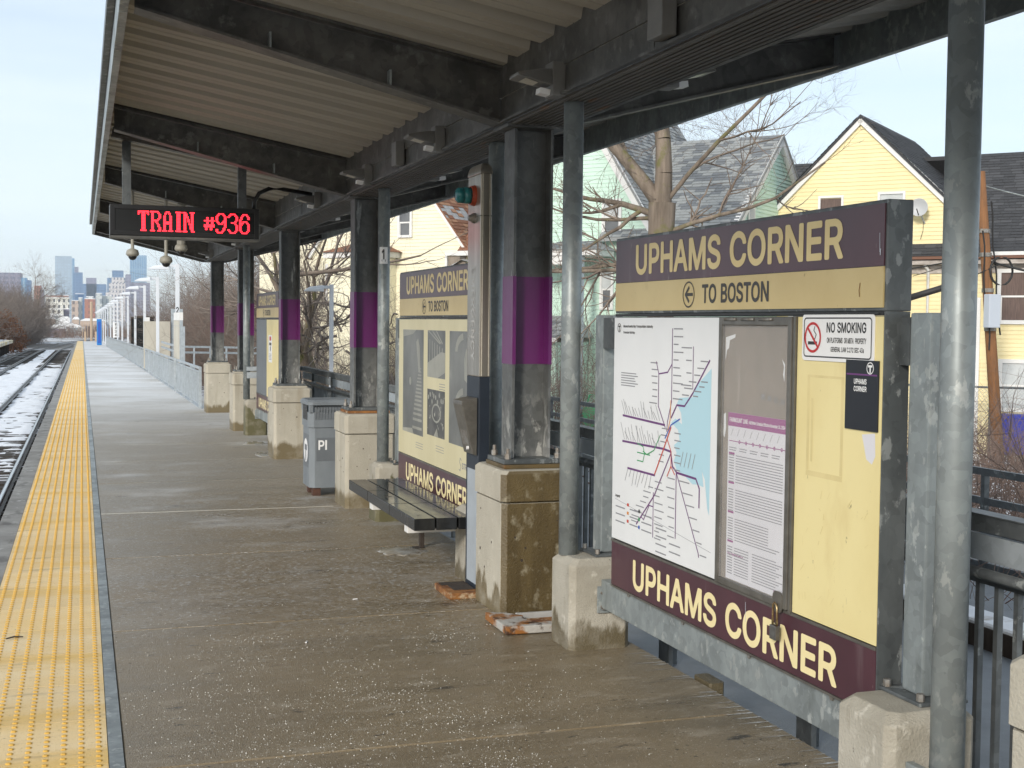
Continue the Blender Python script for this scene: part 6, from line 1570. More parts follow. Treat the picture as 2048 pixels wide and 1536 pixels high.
# ================================================================== BENCH
bn = thing('bench', 'low black plank bench with wet top in front of the heritage poster', 'bench', (2.315, 9.43, -.02))
brd = None
lx, ly = .142, .735
for i in range(3):
    for j in range(3):
        x, y = -.235 + i * (lx + .011), -1.12 + j * (ly + .008)
        if brd is None:
            brd = MB().box(0, lx, 0, ly, 0, .08).build('bench_board', 'bench', bn, bevel=.005, loc=(x, y, .390))
        else:
            share('bench_board', brd, bn, (x, y, .390))
leg = None
for y in (-.70, .45):
    if leg is None:
        b = MB(); b.box(-.19, .24, -.05, .05, .315, .3895)
        leg = b.build('bench_bracket', 'trim', bn, bevel=.005, loc=(0, y, 0))
        b = MB(); b.box(.20, .235, -.025, .025, 0.0, .30); b.box(.15, .24, -.06, .06, -.01, .0)
        lg2 = b.build('bench_leg', 'timber', bn, bevel=.003, loc=(0, y, 0))
    else:
        share('bench_bracket', leg, bn, (0, y, 0)); share('bench_leg', lg2, bn, (0, y, 0))

# ================================================================== EMERGENCY CALL POST
ec = thing('emergency_post', 'tall stainless emergency call post with teal lamp', 'emergency post', (2.41, 7.955, 0))
b = MB(); b.box(0, .075, 0, .285, 1.405, 2.70)
b.build('steel_column', 'stainless', ec, bevel=.006)
b = MB(); b.box(-.002, .077, -.002, .287, 2.43, 2.436); b.build('seam', 'steel_case', ec)
b = MB(); b.box(.012, .018, -.003, .0, 1.41, 2.70); b.box(.060, .064, -.003, .0, 1.41, 2.70); b.build('edge_trim', 'lens', ec)
b = MB()
rings = []
for k in range(7):
    a = math.pi / 2 * k / 6
    i = .05 * (1 - math.cos(a))
    rings.append([(-.004 + i * .6, -.006 + i, 2.70 + .07 * math.sin(a)), (.079 - i * .6, -.006 + i, 2.70 + .07 * math.sin(a)), (.079 - i * .6, .291 - i, 2.70 + .07 * math.sin(a)), (-.004 + i * .6, .291 - i, 2.70 + .07 * math.sin(a))])
b.loft(rings); b.build('cap', 'stainless', ec, bevel=.004)
b = MB(); b.box(.002, .073, .002, .283, -.02, 1.404); b.build('lower_column', 'dark_blue', ec, bevel=.004)
b = MB(); b.box(-.003, .001, .012, .235, .06, .80); b.build('lower_panel', 'pale_blue', ec, bevel=.001)
def barrel(x0, x1, y, z, r0, r1, n=18):
    return [[(x, y + r * math.cos(2 * math.pi * i / n), z + r * math.sin(2 * math.pi * i / n)) for i in range(n)] for x, r in ((x0, r0), (x1, r1))]
b = MB(); b.loft(barrel(-.028, -.0005, .14, 2.57, .062, .068)); b.build('lamp_base', 'red_ring', ec, smooth=False)
b = MB(); b.loft(barrel(-.075, -.028, .14, 2.57, .052, .055) ); r2 = barrel(-.125, -.11, .14, 2.57, .034, .050); b.loft([r2[0], r2[1], barrel(-.075, -.028, .14, 2.57, .052, .055)[0]]); b.build('teal_lamp', 'teal', ec, smooth=True)
b = MB(); b.loft(barrel(-.02, -.0005, .13, 2.455 - .03, .03, .035)); b.loft([barrel(-.045, -.02, .13, 2.425, .014, .026)[0], barrel(-.045, -.02, .13, 2.425, .014, .026)[1]]); b.build('push_knob', 'bolt', ec, smooth=False)
b = MB()       # hooded call unit, deepest at its top
prof = [(0, 1.27), (-.105, 1.25), (-.105, 1.225), (-.028, .905), (0, .895)]
b.prism(prof, lambda x, z: (x - .0005, .03, z), lambda x, z: (x - .0005, .235, z)); b.build('call_box', 'case_back' if False else 'steel_case', ec, bevel=.004)
b = MB(); b.add([(-.0995, .05, 1.205), (-.0995, .215, 1.205), (-.0425, .205, .96), (-.0425, .06, .96)], [(0, 1, 2, 3)]); b.build('call_box_recess', 'bolt', ec)
b = MB(); b.tube([(-.045, .07, .945), (-.058, .07, .945)], .012, 8); b.build('call_button', 'white', ec)
pr = Print(lambda u, w: (-.0012, .16 - w, 2.12 - u)); pr.text('EMERGENCY', 0, -.03, .085, .62, track=25); pr.build('lettering', 'bench_leg', ec)

# rusted floor plates
rp = thing('rusty_plate', 'small rusty orange base plate at the foot of the emergency post', 'rusty plate', (2.31, 8.07, zf(8)))
b = MB(); b.box(-.105, .10, -.185, .185, 0, .042); b.build('plate', 'rust', rp, bevel=.008)
b = MB(); b.box(-.05, .09, -.10, .06, .0425, .047); b.box(-.085, .09, .07, .16, .0425, .046); b.build('flaked_cover', 'timber', rp, bevel=.002)
rp = thing('rusty_plate', 'larger rusty white plate with a broken corner before the stained pier', 'rusty plate', (2.42, 7.05, zf(7)))
b = MB()
b.prism([(-.17, -.19), (.16, -.19), (.18, -.12), (.03, -.09), (-.01, .0), (.02, .07), (-.05, .16), (-.17, .21)], lambda x, y: (x, y, .006), lambda x, y: (x, y, .052)); b.build('plate', 'rust_white', rp, bevel=.007)
b = MB(); b.box(.03, .23, -.06, .11, 0, .022); b.build('under_plate', 'rust', rp, bevel=.004)
b = MB(); b.box(.0, .25, .135, .158, .0, .048); b.build('edge_bar', 'bench_leg', rp, bevel=.003)

# ================================================================== TRASH BIN
tbn = thing('trash_bin', 'grey hooded trash bin with a round T emblem on two rusty feet', 'trash bin', (2.44, 13.45, zf(13.4)))
b = MB(); b.chbox(-.235, .235, -.24, .24, .085, .70, .05); b.build('body', 'bin', tbn)
b = MB(); b.chbox(-.245, .245, -.25, .25, .705, .86, .05); b.chbox(-.19, .19, -.2, .2, .86, .93, .03); b.build('hood', 'bin', tbn)
b = MB()
for x in (-.245, .205):
    for y in (-.25, .21):
        b.box(x, x + .04, y, y + .04, .8605, .935)
b.box(-.2445, .2445, .18, .2495, .8605, .935)
b.build('hood_corner', 'bin', tbn)
b = MB(); b.chbox(-.262, .262, -.267, .267, .9355, .985, .05, 0, .02); b.build('hood_lid', 'bin', tbn)
b = MB(); b.box(-.2475, -.2455, -.13, .13, .775, .925); b.build('opening', 'black', tbn)
b = MB()
for k in range(13): b.box(-.19 + .03 * k, -.17 + .03 * k, -.256, -.2505, .79, .915)
tag(b.build('hood_ribs', 'bin_dark', tbn), kind='stuff')
b = MB(); b.box(-.17, .20, -.2425, -.2402, .36, .60); b.build('label_panel', 'bin_dark', tbn)
pr = Print(lambda u, w: (u, -.2435, w)); pr.text('PI', -.155, .475, .10, .10); pr.build('label_text', 'white', tbn)
b = MB(); b.box(-.2372, -.2352, -.15, .15, .285, .625); b.build('emblem_panel', 'bin_dark', tbn)
def PE(e): return lambda u, w: (-.2372 - e, -u, w)
pr = Print(PE(.0006)); pr.disc(0, .455, .135, 0, 32); pr.build('emblem', 'white', tbn)
pr = Print(PE(.0012)); pr.ring(0, .455, .135, .012, n=32); pr.rect(-.065, .065, .455, .515); pr.rect(-.022, .022, .345, .455); pr.build('emblem_letter', 'bin_dark', tbn)
ft = None
for x, y in ((-.16, -.17), (.12, -.17), (-.16, .12)):
    if ft is None: ft = MB().box(-.04, .04, -.05, .05, 0, .084).build('foot', 'rust_dark', tbn, bevel=.004, loc=(x, y, 0))
    else: share('foot', ft, tbn, (x, y, 0))
# ================================================================== RAILINGS
XRL = 3.38
gr = thing('guard_railing', 'dark steel guard railing with close balusters behind the signs', 'railing', (XRL, 0, 0))
yA, yB = -1.5, 20.9
b = MB(); b.box(-.035, .035, yA, yB, .955, 1.018); b.box(-.042, .042, yA, yB, 1.0185, 1.024); b.build('top_rail', 'railing_dark', gr)
b = MB(); b.box(-.012, .012, yA, yB, .835, .938); b.build('plate_rail', 'railing', gr)
b = MB(); b.tube([(-.07, yA, .80), (-.07, yB, .80)], .022, 10); b.build('hand_rail', 'railing_dark', gr, smooth=True)
for z0, z1 in ((.745, .775), (-.13, -.10)):
    b = MB(); b.box(-.015, .015, yA, yB, z0, z1); b.build('panel_rail', 'railing_dark', gr)
pst = MB().box(-.03, .03, -.03, .03, -.31, .954)
p0 = None
y = yA + .6
while y < yB:
    if p0 is None: p0 = pst.build('post', 'railing_dark', gr, loc=(0, y, 0))
    else: share('post', p0, gr, (0, y, 0))
    y += 1.6
bal = MB().box(-.0125, .0125, -.0125, .0125, -.099, .744)
first = None
y = 3.6
while y < 11.5:
    if first is None: first = bal.build('baluster', 'railing_dark', gr, loc=(0, y, 0))
    else: share('baluster', first, gr, (0, y, 0))
    y += .112
b = MB()
while y < yB:
    b.box(-.01, .01, y - .01, y + .01, -.099, .744); y += .112
tag(b.build('far_balusters', 'railing_dark', gr), kind='stuff')
b = MB(); b.box(-.9, -.04, yB - .035, yB + .035, .955, 1.018); b.box(-.9, -.04, yB - .012, yB + .012, .835, .93); b.build('return_rail', 'railing', gr)
# the ramp's outer railing
g2 = thing('ramp_railing', 'outer ramp railing of dark steel seen beyond the guard railing', 'railing', (7.3, 0, 0))
for z in (.50, .25, -.02, -.3):
    b = MB(); b.box(-.02, .02, -3, 20.5, z, z + .06); b.build('rail', 'railing_dark', g2)
p0 = None
y = -2.8
while y < 20.5:
    if p0 is None: p0 = MB().box(-.025, .025, -.025, .025, -.42, .5).build('post', 'railing_dark', g2, loc=(0, y, 0))
    else: share('post', p0, g2, (0, y, 0))
    y += 1.2
# slab-side brackets seen under the beam of the big sign
for k, (y, lab) in enumerate(((7.05, 'dark steel bracket with a hooked bar below the sign beam'), (5.45, 'black steel bracket plate below the near end of the sign beam'))):
    t = thing('slab_bracket', lab, 'bracket', (3.31, y, 0), 'steel brackets on the slab edge')
    b = MB(); b.box(0, .03, -.07, .07, -.40, .12); b.build('plate', 'railing_dark', t, bevel=.003)
    b = MB(); b.box(-.012, 0, -.045, .05, -.1, .0); b.tube([(-.03, 0, -.05), (-.012, 0, -.05)], .016, 6); b.build('clamp', 'timber', t)
    if k == 0:
        b = MB(); b.tube([(.02, -.07, -.04), (.02, -.20, -.04), (.02, -.25, 0), (.02, -.25, .10), (.02, -.32, .13)], .014, 8); b.build('hook_bar', 'railing_dark', t, smooth=True)
cb_ = MB().chbox(2.89, 2.97, 5.62, 5.80, -.42, .01, .01)
tag(cb_.build('concrete_stub', 'conc_grey'), 'short pale concrete stub at the slab edge under the sign beam', 'concrete stub')
tmb = thing('timber_log', 'dark snow topped timber lying beside the ramp', 'timber', (5.6, 6.6, -.42))
b = MB(); b.chbox(-.14, .14, -2.6, 2.4, 0, .26, .02); b.build('beam', 'timber', tmb)
b = MB(); b.chbox(-.13, .13, -2.55, 2.35, .262, .29, .02, 0, .012); b.build('snow_cap', 'snow', tmb)

# platform railing beyond the canopy
prl = thing('platform_railing', 'long galvanised railing of upright bars along the far platform', 'railing', (0, 0, 0))
def xr(y): return 2.37 - .0 if y < 40 else 2.37 - .34 * ((y - 40) / 80) ** 1.6
segs = [(28.2, 35.2), (36.0, 46.0), (46.7, 49.3), (50.3, 59.5), (59.8, 75), (75.2, 95), (95.2, 120)]
for a, c in segs:
    za, zc = zf(a), zf(c)
    b = MB(); b.bar((xr(a), a, za + .86), (xr(c), c, zc + .86), .05, .05); b.bar((xr(a), a, za + .78), (xr(c), c, zc + .78), .03, .03); b.build('top_rail', 'railing', prl)
    b = MB(); b.bar((xr(a), a, za + .10), (xr(c), c, zc + .10), .03, .03); b.bar((xr(a) + .05, a, za - .03), (xr(c) + .05, c, zc - .03), .12, .1); b.build('bottom_rail', 'railing', prl)
    b = MB()
    y = a
    while y < c:
        x, z = xr(y), zf(y)
        b.add([(x - .012, y - .012, z + .1), (x + .012, y - .012, z + .1), (x + .012, y + .012, z + .1), (x - .012, y + .012, z + .1), (x - .012, y - .012, z + .78), (x + .012, y - .012, z + .78), (x + .012, y + .012, z + .78), (x - .012, y + .012, z + .78)],
              [(0, 1, 5, 4), (1, 2, 6, 5), (2, 3, 7, 6), (3, 0, 4, 7)])
        y += .11
    tag(b.build('balusters', 'railing', prl), kind='stuff')
    p0 = None
    y = a
    while y <= c + .01:
        if p0 is None: p0 = MB().box(-.03, .03, -.03, .03, -.05, .88).build('post', 'railing', prl, loc=(xr(y), y, zf(y)))
        else: share('post', p0, prl, (xr(y), y, zf(y)))
        y += max(1.0, (c - a) / max(1, round((c - a) / 2.45)))
rr2 = thing('upper_ramp_railing', 'short pale railing where the ramp rises behind the platform railing', 'railing', (0, 0, 0))
for z in (.95, .78): 
    b = MB(); b.bar((2.7, 40, z), (5.2, 41, z - .05), .05, .06); b.bar((2.7, 40, z - .0), (2.7, 48, z), .05, .06); b.build('rail', 'railing', rr2)
b = MB()
for k in range(6): b.bar((2.7 + .5 * k, 40 + .2 * k, -1.2), (2.7 + .5 * k, 40 + .2 * k, .95), .05, .05, (0, 1, 0))
b.build('post', 'railing', rr2)

# ================================================================== PLATFORM LAMPS
LAMPL = ['white lamp post bearing the number 2, nearest beyond the canopy', 'second white lamp post along the far platform', 'third white lamp post along the far platform',
         'fourth white lamp post bearing the number 3', 'fifth white lamp post along the far platform', 'sixth white lamp post along the far platform']
lampc, lamps = None, []
for k in range(13):
    y = 37.7 + 10.1 * k
    x = 2.55 - (0 if y < 60 else .30 * ((y - 60) / 80) ** 1.4)
    lab = LAMPL[k] if k < 6 else ('seventh', 'eighth', 'ninth', 'tenth', 'eleventh', 'twelfth', 'last')[k - 6] + ' white lamp post in the shrinking far row'
    if lampc is None:
        t = thing('lamp_post', lab, 'lamp post', (x, y, zf(y)), 'white platform lamp posts')
        b = MB(); b.box(-.055, .055, -.055, .055, -.4, 3.50); b.build('pole', 'lamp_white', t, bevel=.01)
        b = MB(); b.box(-.25, -.056, -.03, .03, 3.40, 3.47); b.build('arm', 'lamp_white', t)
        b = MB(); b.loft([[(-.78, -.13, 3.33), (-.25, -.15, 3.33), (-.25, .15, 3.33), (-.78, .13, 3.33)], [(-.78, -.13, 3.36), (-.25, -.15, 3.40), (-.25, .15, 3.40), (-.78, .13, 3.36)], [(-.62, -.06, 3.44), (-.27, -.1, 3.48), (-.27, .1, 3.48), (-.62, .06, 3.44)]]); b.build('lamp_head', 'lamp_white', t)
        lampc = t
    else:
        t = dup(lampc, lab, loc=(x, y, zf(y)))
    lamps.append(t)
t = dup(lampc, 'white lamp post down on the ramp between two canopy columns', loc=(5.13, 28.0, -.62))
t.scale = (.74, .74, .905)
for k, dg in ((0, '2'), (3, '3')):
    c = [q for q in lamps[k].children if q.name.startswith('pole')][0]
    pr = Print(lambda u, w: (u - .006, -.0565, w)); pr.text(dg, 0, 2.12, .17, .10, align='c'); pr.build('number', 'black', c)

# far sign boards
FS = 35.5
t = thing('far_sign', 'sun bleached station sign board standing beyond the canopy', 'station sign', (2.45, 36.6, zf(36)))
b = MB(); b.box(0, .09, -1.15, 1.15, 1.93 - .02, 2.12); b.build('header_box', 'trim', t)
b = MB(); b.box(-.004, 0, -1.14, 1.14, 1.76, 1.905); b.box(-.004, 0, -1.14, 1.14, .62, 1.75); b.build('tan_panel', 'faded_tan', t)
b = MB(); b.box(.0005, .06, -1.15, 1.15, .36, 1.9); b.build('back_panel', 'railing', t)
b = MB(); b.box(-.004, 0, -1.14, 1.14, .38, .60); b.build('name_panel', 'trim_worn', t)
for y in (-1.25, 1.3):
    b = MB(); b.box(.03, .13, y - .05, y + .05, 0, 1.75); b.build('post', 'railing', t)
t2 = dup(t, 'bleached sign board further down beyond the second lamp', loc=(2.5, 55.5, zf(55)))
t = thing('back_board', 'tan board on grey posts between the second and third lamps', 'sign board', (2.85, 53.0, zf(53)))
b = MB(); b.box(-.55, .45, 0, .12, .1, 1.95); b.build('board', 'faded_tan', t)
b = MB(); b.box(.5, .95, .1, .3, 0, 2.45); b.build('post', 'railing', t)
for k, y in enumerate((72.0, 79.0)):
    t = thing('dark_frame', ('dark glazed frame beside the fourth lamp', 'dark glazed frame beside the fifth lamp')[k], 'shelter frame', (2.75, y, zf(y)), 'dark frames between the lamps')
    b = MB(); b.box(0, .9, 0, .08, .1, 2.2); b.build('panel', 'led_glass', t)
    b = MB(); b.box(-.05, .95, -.02, -.001, 2.2, 2.3); b.box(-.06, 0, -.02, -.001, .1, 2.2); b.build('frame', 'timber', t)
# call pylon, number board, end of platform bits
t = thing('call_pylon', 'bright blue call pylon at the far end of the platform', 'call pylon', (1.53, 127.9, zf(128)))
b = MB(); b.box(-.22, .22, -.2, .2, 0, 2.45); b.build('body', 'blue_box', t, bevel=.04)
b = MB(); b.box(-.12, .12, -.215, -.203, .2, 2.2); b.build('panel', 'line_blue', t)
t = thing('number_board', 'white upright board with black numerals among the distant lamps', 'number board', (2.35, 99, zf(99)))
b = MB(); b.box(-.22, .22, 0, .05, .95, 2.05); b.build('board', 'white', t)
pr = Print(lambda u, w: (u, -.006, w))
for k, c in enumerate('8226'): pr.text(c, 0, 1.82 - .255 * k, .18, .2, align='c')
pr.build('numerals', 'black', t)
b = MB(); b.box(-.16, .20, .0, .05, 0, .92); b.build('post', 'timber', t)
for x, y, lab in ((.35, 161, 'tan bollard at the platform end by the track'), (1.55, 161, 'tan bollard at the platform end by the railing')):
    b = MB(); b.chbox(x - .12, x + .12, y - .12, y + .12, zf(y) - .3, zf(y) + 1.15, .03)
    tag(b.build('bollard', 'mast_tan'), lab, 'bollard', 'bollards at the platform end')
t = thing('signal_mast', 'slim tan mast with cross pieces beyond the platform end', 'mast', (1.2, 185, zf(185)))
b = MB(); b.tube([(0, 0, -1), (0, 0, 5.1)], .17, 8); b.build('mast', 'mast_tan', t)
b = MB()
for k in range(3): b.box(-1.2 + .35 * k, -1.13 + .35 * k, 0, .07, 0, 2.4)
b.build('frame', 'mast_tan', t)

# white lamp and shelter bits on the far platform
t = thing('far_lamp', 'white lamp with flat roof head on the far platform', 'lamp post', (-9.4, 118, zf(118)))
b = MB(); b.box(-.3, -.18, -.06, .06, 0, 2.7); b.box(.12, .28, -.06, .06, 0, 2.7); b.build('pole', 'lamp_white', t)
b = MB(); b.box(-1.2, .9, -.3, .3, 2.71, 2.9); b.build('lamp_head', 'lamp_white', t)
b = MB(); b.box(-1.2, .7, .1, .15, 0, 1.0); b.build('panel', 'pale_blue', t)
t = thing('far_sign_disc', 'small white round sign by the brown oak on the far platform', 'sign', (-9.2, 150, zf(150)))
b = MB(); b.tube([(0, 0, 1.0), (0, .06, 1.0)], .32, 14); b.build('disc', 'white', t)
b = MB(); b.box(.35, .45, 0, .1, 0, 1.5); b.build('post', 'pole_grey', t)
# ================================================================== HOUSES
HR = math.atan2(-.758, .652)
def siding(poly, y, parent, mat, course=.115, holes=()):
    """lapped clapboards over a polygon of (x, z) on the plane y, butts to the weather; each board is cut round the holes"""
    zs = [p[1] for p in poly]
    z = min(zs)
    vs, fs = [], []
    while z < max(zs) - .01:
        z1 = min(z + course, max(zs) - .001)
        zm = (z + z1) / 2
        def span(zz):
            xs_ = []
            for (a, b), (c, d) in zip(poly, poly[1:] + poly[:1]):
                if (b - zz) * (d - zz) < 0: xs_.append(a + (c - a) * (zz - b) / (d - b))
            return sorted(xs_)
        s0 = span(zm)
        for i in range(0, len(s0) - 1, 2):
            parts_ = [(s0[i], s0[i + 1])]
            for hx0, hx1, hz0, hz1 in holes:
                if hz0 < zm < hz1:
                    nw = []
                    for a, c in parts_:
                        if hx1 <= a or hx0 >= c: nw.append((a, c)); continue
                        if hx0 > a: nw.append((a, hx0))
                        if hx1 < c: nw.append((hx1, c))
                    parts_ = nw
            for a, c in parts_:
                n = len(vs)
                vs += [(a, y - .022, z), (c, y - .022, z), (c, y - .006, z1), (a, y - .006, z1), (a, y - .002, z), (c, y - .002, z)]
                fs += [(n, n + 1, n + 2, n + 3), (n + 4, n + 5, n + 1, n)]
        z += course
    me = bpy.data.meshes.new('siding'); me.from_pydata(vs, [], fs); me.materials.append(MT[mat])
    return tag(link('siding', me, parent), kind='stuff')

def shingles(o, u, v, Lu, Lv, parent, mats, seed, clip=None, course=.145, tab=.31, odd=.3, missing=None):
    """courses of shingle tabs on a roof plane from the eave corner o, along u and up v"""
    r = random.Random(seed)
    o, u, v = Vector(o), Vector(u).normalized(), Vector(v).normalized()
    nrm = u.cross(v).normalized()
    if nrm.z < 0: nrm = -nrm
    vs, fs, ms = [], [], []
    nc = int(Lv / course)
    for j in range(nc):
        x = -r.random() * tab
        while x < Lu:
            a, c = max(0, x), min(Lu, x + tab - .012)
            x += tab
            if c <= a: continue
            mid = ((a + c) / 2, (j + .5) * course)
            if clip and not clip(*mid): continue
            drop = r.uniform(0, .018)
            hz = r.uniform(.014, .026)
            mi = 1 if r.random() < odd else 0
            if missing and missing(*mid): mi, hz = 2, .004
            n = len(vs)
            p = o + v * (j * course - drop)
            q = o + v * ((j + 1) * course + .01)
            vs += [tuple(p + u * a + nrm * hz), tuple(p + u * c + nrm * hz), tuple(q + u * c + nrm * .004), tuple(q + u * a + nrm * .004), tuple(p + u * a), tuple(p + u * c)]
            fs += [(n, n + 1, n + 2, n + 3), (n + 4, n + 5, n + 1, n)]
            ms += [mi, mi]
    me = bpy.data.meshes.new('shingles'); me.from_pydata(vs, [], fs)
    for m in mats: me.materials.append(MT[m])
    me.polygons.foreach_set('material_index', ms)
    return tag(link('shingles', me, parent), kind='stuff')

def window(parent, x0, x1, z0, z1, y, fill='pane', trim='trim', lower=None, tw=.07):
    b = MB()
    b.box(x0 - tw, x0, y - .05, y + .02, z0 - tw, z1 + tw); b.box(x1, x1 + tw, y - .05, y + .02, z0 - tw, z1 + tw)
    b.box(x0, x1, y - .05, y + .02, z1, z1 + tw); b.box(x0, x1, y - .06, y + .02, z0 - tw, z0)
    w = b.build('window', trim, parent)
    zm = (z0 + z1) / 2
    b = MB(); b.box(x0, x1, y - .035, y - .012, zm - .025, zm + .025); b.box(x0, x0 + .03, y - .03, y - .012, z0, zm); b.box(x1 - .03, x1, y - .03, y - .012, z0, zm); b.build('sash', trim, w)
    b = MB(); b.box(x0, x1, y - .010, y - .004, zm + .025, z1); b.build('pane', fill, w)
    b = MB(); b.box(x0 + .03, x1 - .03, y - .010, y - .004, z0, zm - .025); b.build('pane', lower or fill, w)
    return w

def wallbox(parent, x0, x1, y0, y1, z0, z1, mat, name='wall'):
    return MB().box(x0, x1, y0, y1, z0, z1).build(name, mat, parent)

def raking(parent, pts, y, w=.16, mat='trim', name='rake_board'):
    for (a, b_), (c, d) in zip(pts[:-1], pts[1:]):
        b = MB(); b.bar((a, y, b_ - w / 2), (c, y, d - w / 2), .09, w); b.build(name, mat, parent)

# ---- bright yellow house with charcoal roofs
H = thing('yellow_house', 'bright yellow clapboard house with a steep gable and charcoal shingle roof', 'house', (22.513, 31.604, 0), 'houses beyond the fence', HR)
GZ = -1.75
wallbox(H, -5.6, 9.5, .03, 9, GZ, 3.55, 'yellow_siding')
wins_low = [(2.33, 3.16, 1.98, 3.28), (2.42, 3.22, -.43, .80), (-3.6, -2.8, 1.9, 3.2), (5.2, 6.0, 1.98, 3.28)]
siding([(-5.6, GZ), (9.5, GZ), (9.5, 3.5), (-5.6, 3.5)], .028, H, 'yellow_siding', holes=wins_low)
gp = [(-4.75, 4.12), (.86, 4.12), (.86, 5.28), (-1.65, 7.70), (-4.75, 4.72)]
b = MB(); b.prism(gp, lambda x, z: (x, .012, z), lambda x, z: (x, 3.0, z)); b.build('gable_wall', 'yellow_siding', H)
wins_up = [(-2.80, -2.18, 4.40, 5.52), (-1.05, -.40, 4.48, 5.56)]
siding(gp, .010, H, 'yellow_siding', holes=wins_up)
raking(H, [(-4.95, 4.60), (-1.65, 7.84), (.98, 5.25)], -.06, .20)
b = MB(); b.box(.80, .885, -.03, .03, 4.12, 5.2); b.build('corner_board', 'trim', H)
# gable roof
Lr = math.hypot(2.75, 2.62)
for s in (1, -1):
    x1, z1 = (1.02, 5.22) if s > 0 else (-5.05, 4.52)
    p0_, p1_ = (x1, z1), (-1.65, 7.88)
    b = MB(); b.prism([(p0_[0], p0_[1]), (p1_[0], p1_[1]), (p1_[0], p1_[1] - .09), (p0_[0], p0_[1] - .09)], lambda x, z: (x, -.14, z), lambda x, z: (x, 6.2, z)); b.build('roof', 'shingle_dark', H)
    d = Vector((p1_[0] - p0_[0], 0, p1_[1] - p0_[1]))
    shingles((p0_[0], -.16, p0_[1] + .004), (0, 1, 0), d, 6.3, d.length, H, ['shingle_dark', 'shingle_dark2'], 4 + s, odd=.22)
# main roof, ridge parallel to the front
def slab(parent, a, c, y0, z0, y1, z1, mat, th=.12, name='roof'):
    b = MB(); b.add([(a, y0, z0), (c, y0, z0), (c, y1, z1), (a, y1, z1), (a, y0, z0 - th), (c, y0, z0 - th), (c, y1, z1 - th), (a, y1, z1 - th)],
                    [(0, 1, 2, 3), (7, 6, 5, 4), (0, 4, 5, 1), (1, 5, 6, 2), (2, 6, 7, 3), (3, 7, 4, 0)]); return b.build(name, mat, parent)
slab(H, .92, 9.9, -.35, 3.78, 3.6, 7.02, 'shingle_dark'); slab(H, -5.9, 9.9, 3.62, 7.02, 9.3, 3.6, 'shingle_dark')
slab(H, -5.9, -1.7, 1.2, 4.9, 3.6, 7.02, 'shingle_dark')
shingles((.92, -.35, 3.785), (1, 0, 0), (0, 3.95, 3.24), 9.0, math.hypot(3.95, 3.24), H, ['shingle_dark', 'shingle_dark2'], 9, odd=.3)
shingles((-5.9, 1.2, 4.905), (1, 0, 0), (0, 2.4, 2.12), 2.6, 3.2, H, ['shingle_dark', 'shingle_dark2'], 10, odd=.3)
# skirt roof under the gable, gutters and soffit
slab(H, -5.8, .91, -.42, 3.80, .0, 4.13, 'shingle_dark', .05, 'skirt_roof')
shingles((-5.8, -.42, 3.805), (1, 0, 0), (0, .42, .33), 6.7, .53, H, ['shingle_dark', 'shingle_dark2'], 12, odd=.3)
b = MB(); b.box(-5.8, 9.9, -.43, -.36, 3.66, 3.74); b.build('gutter', 'brown_paint', H)
b = MB(); b.box(-5.7, 9.8, -.34, .0, 3.52, 3.64); b.box(-5.6, 9.5, -.03, .0, 3.28, 3.51); b.build('soffit_board', 'trim_worn', H)
b = MB(); b.box(2.0, 9.9, -.44, -.37, 3.742, 3.84); b.build('fascia_board', 'trim', H)
b = MB(); b.box(3.0, 9.9, -.41, -.38, 3.841, 3.93); b.build('fascia_board', 'line_red', H)
for (x0, x1, z0, z1), fl, lw in zip(wins_low, ('curtain', 'blind', 'pane', 'pane'), ('curtain', 'blind', 'pane', 'pane')): window(H, x0, x1, z0, z1, .0, fl, lower=lw, tw=.11)
window(H, *wins_up[0], .0, 'curtain', lower='pane'); window(H, *wins_up[1], .0, 'blind', lower='pane')
b = MB(); b.tube([(.31, -.28, 3.62), (.31, -.22, 3.50), (.36, -.05, 3.38), (.36, -.05, GZ + .2)], .045, 8); b.build('downspout', 'trim', H, smooth=True)
b = MB(); b.box(1.66, 1.80, -.05, -.0, GZ, 2.6); b.build('corner_board', 'trim', H)
b = MB(); b.box(-.30, -.22, -.50, -.42, GZ, 3.5); b.build('porch_post', 'brown_paint', H)
b = MB(); b.tube([(.0, -.3, 3.2), (1.7, -.9, 3.62)], .01, 5); b.build('service_wire', 'cable', H)
# satellite dish
d = thing('satellite_dish', 'grey satellite dish with a dangling wire on the yellow gable', 'satellite dish', (22.513, 31.604, 0), None, HR)
b = MB()
rings = [[(.14 + r * math.cos(2 * math.pi * i / 20), -.42 + dz, 5.12 + r * math.sin(2 * math.pi * i / 20)) for i in range(20)] for r, dz in ((.04, .07), (.15, .05), (.24, .005), (.255, 0), (.25, .03), (.12, .075))]
b.loft(rings); b.build('reflector', 'dish', d, smooth=True)
b = MB(); b.tube([(.16, -.34, 5.0), (.2, -.12, 4.78), (.22, -.02, 4.7)], .025, 6); b.build('bracket', 'dish', d)
b = MB(); b.tube([(.14, -.40, 4.9), (.16, -.72, 5.05)], .015, 5); b.tube([(.2, -.1, 4.75), (.19, -.06, 4.5), (.12, -.05, 4.25)], .006, 4); b.build('feed_arm', 'cable', d)

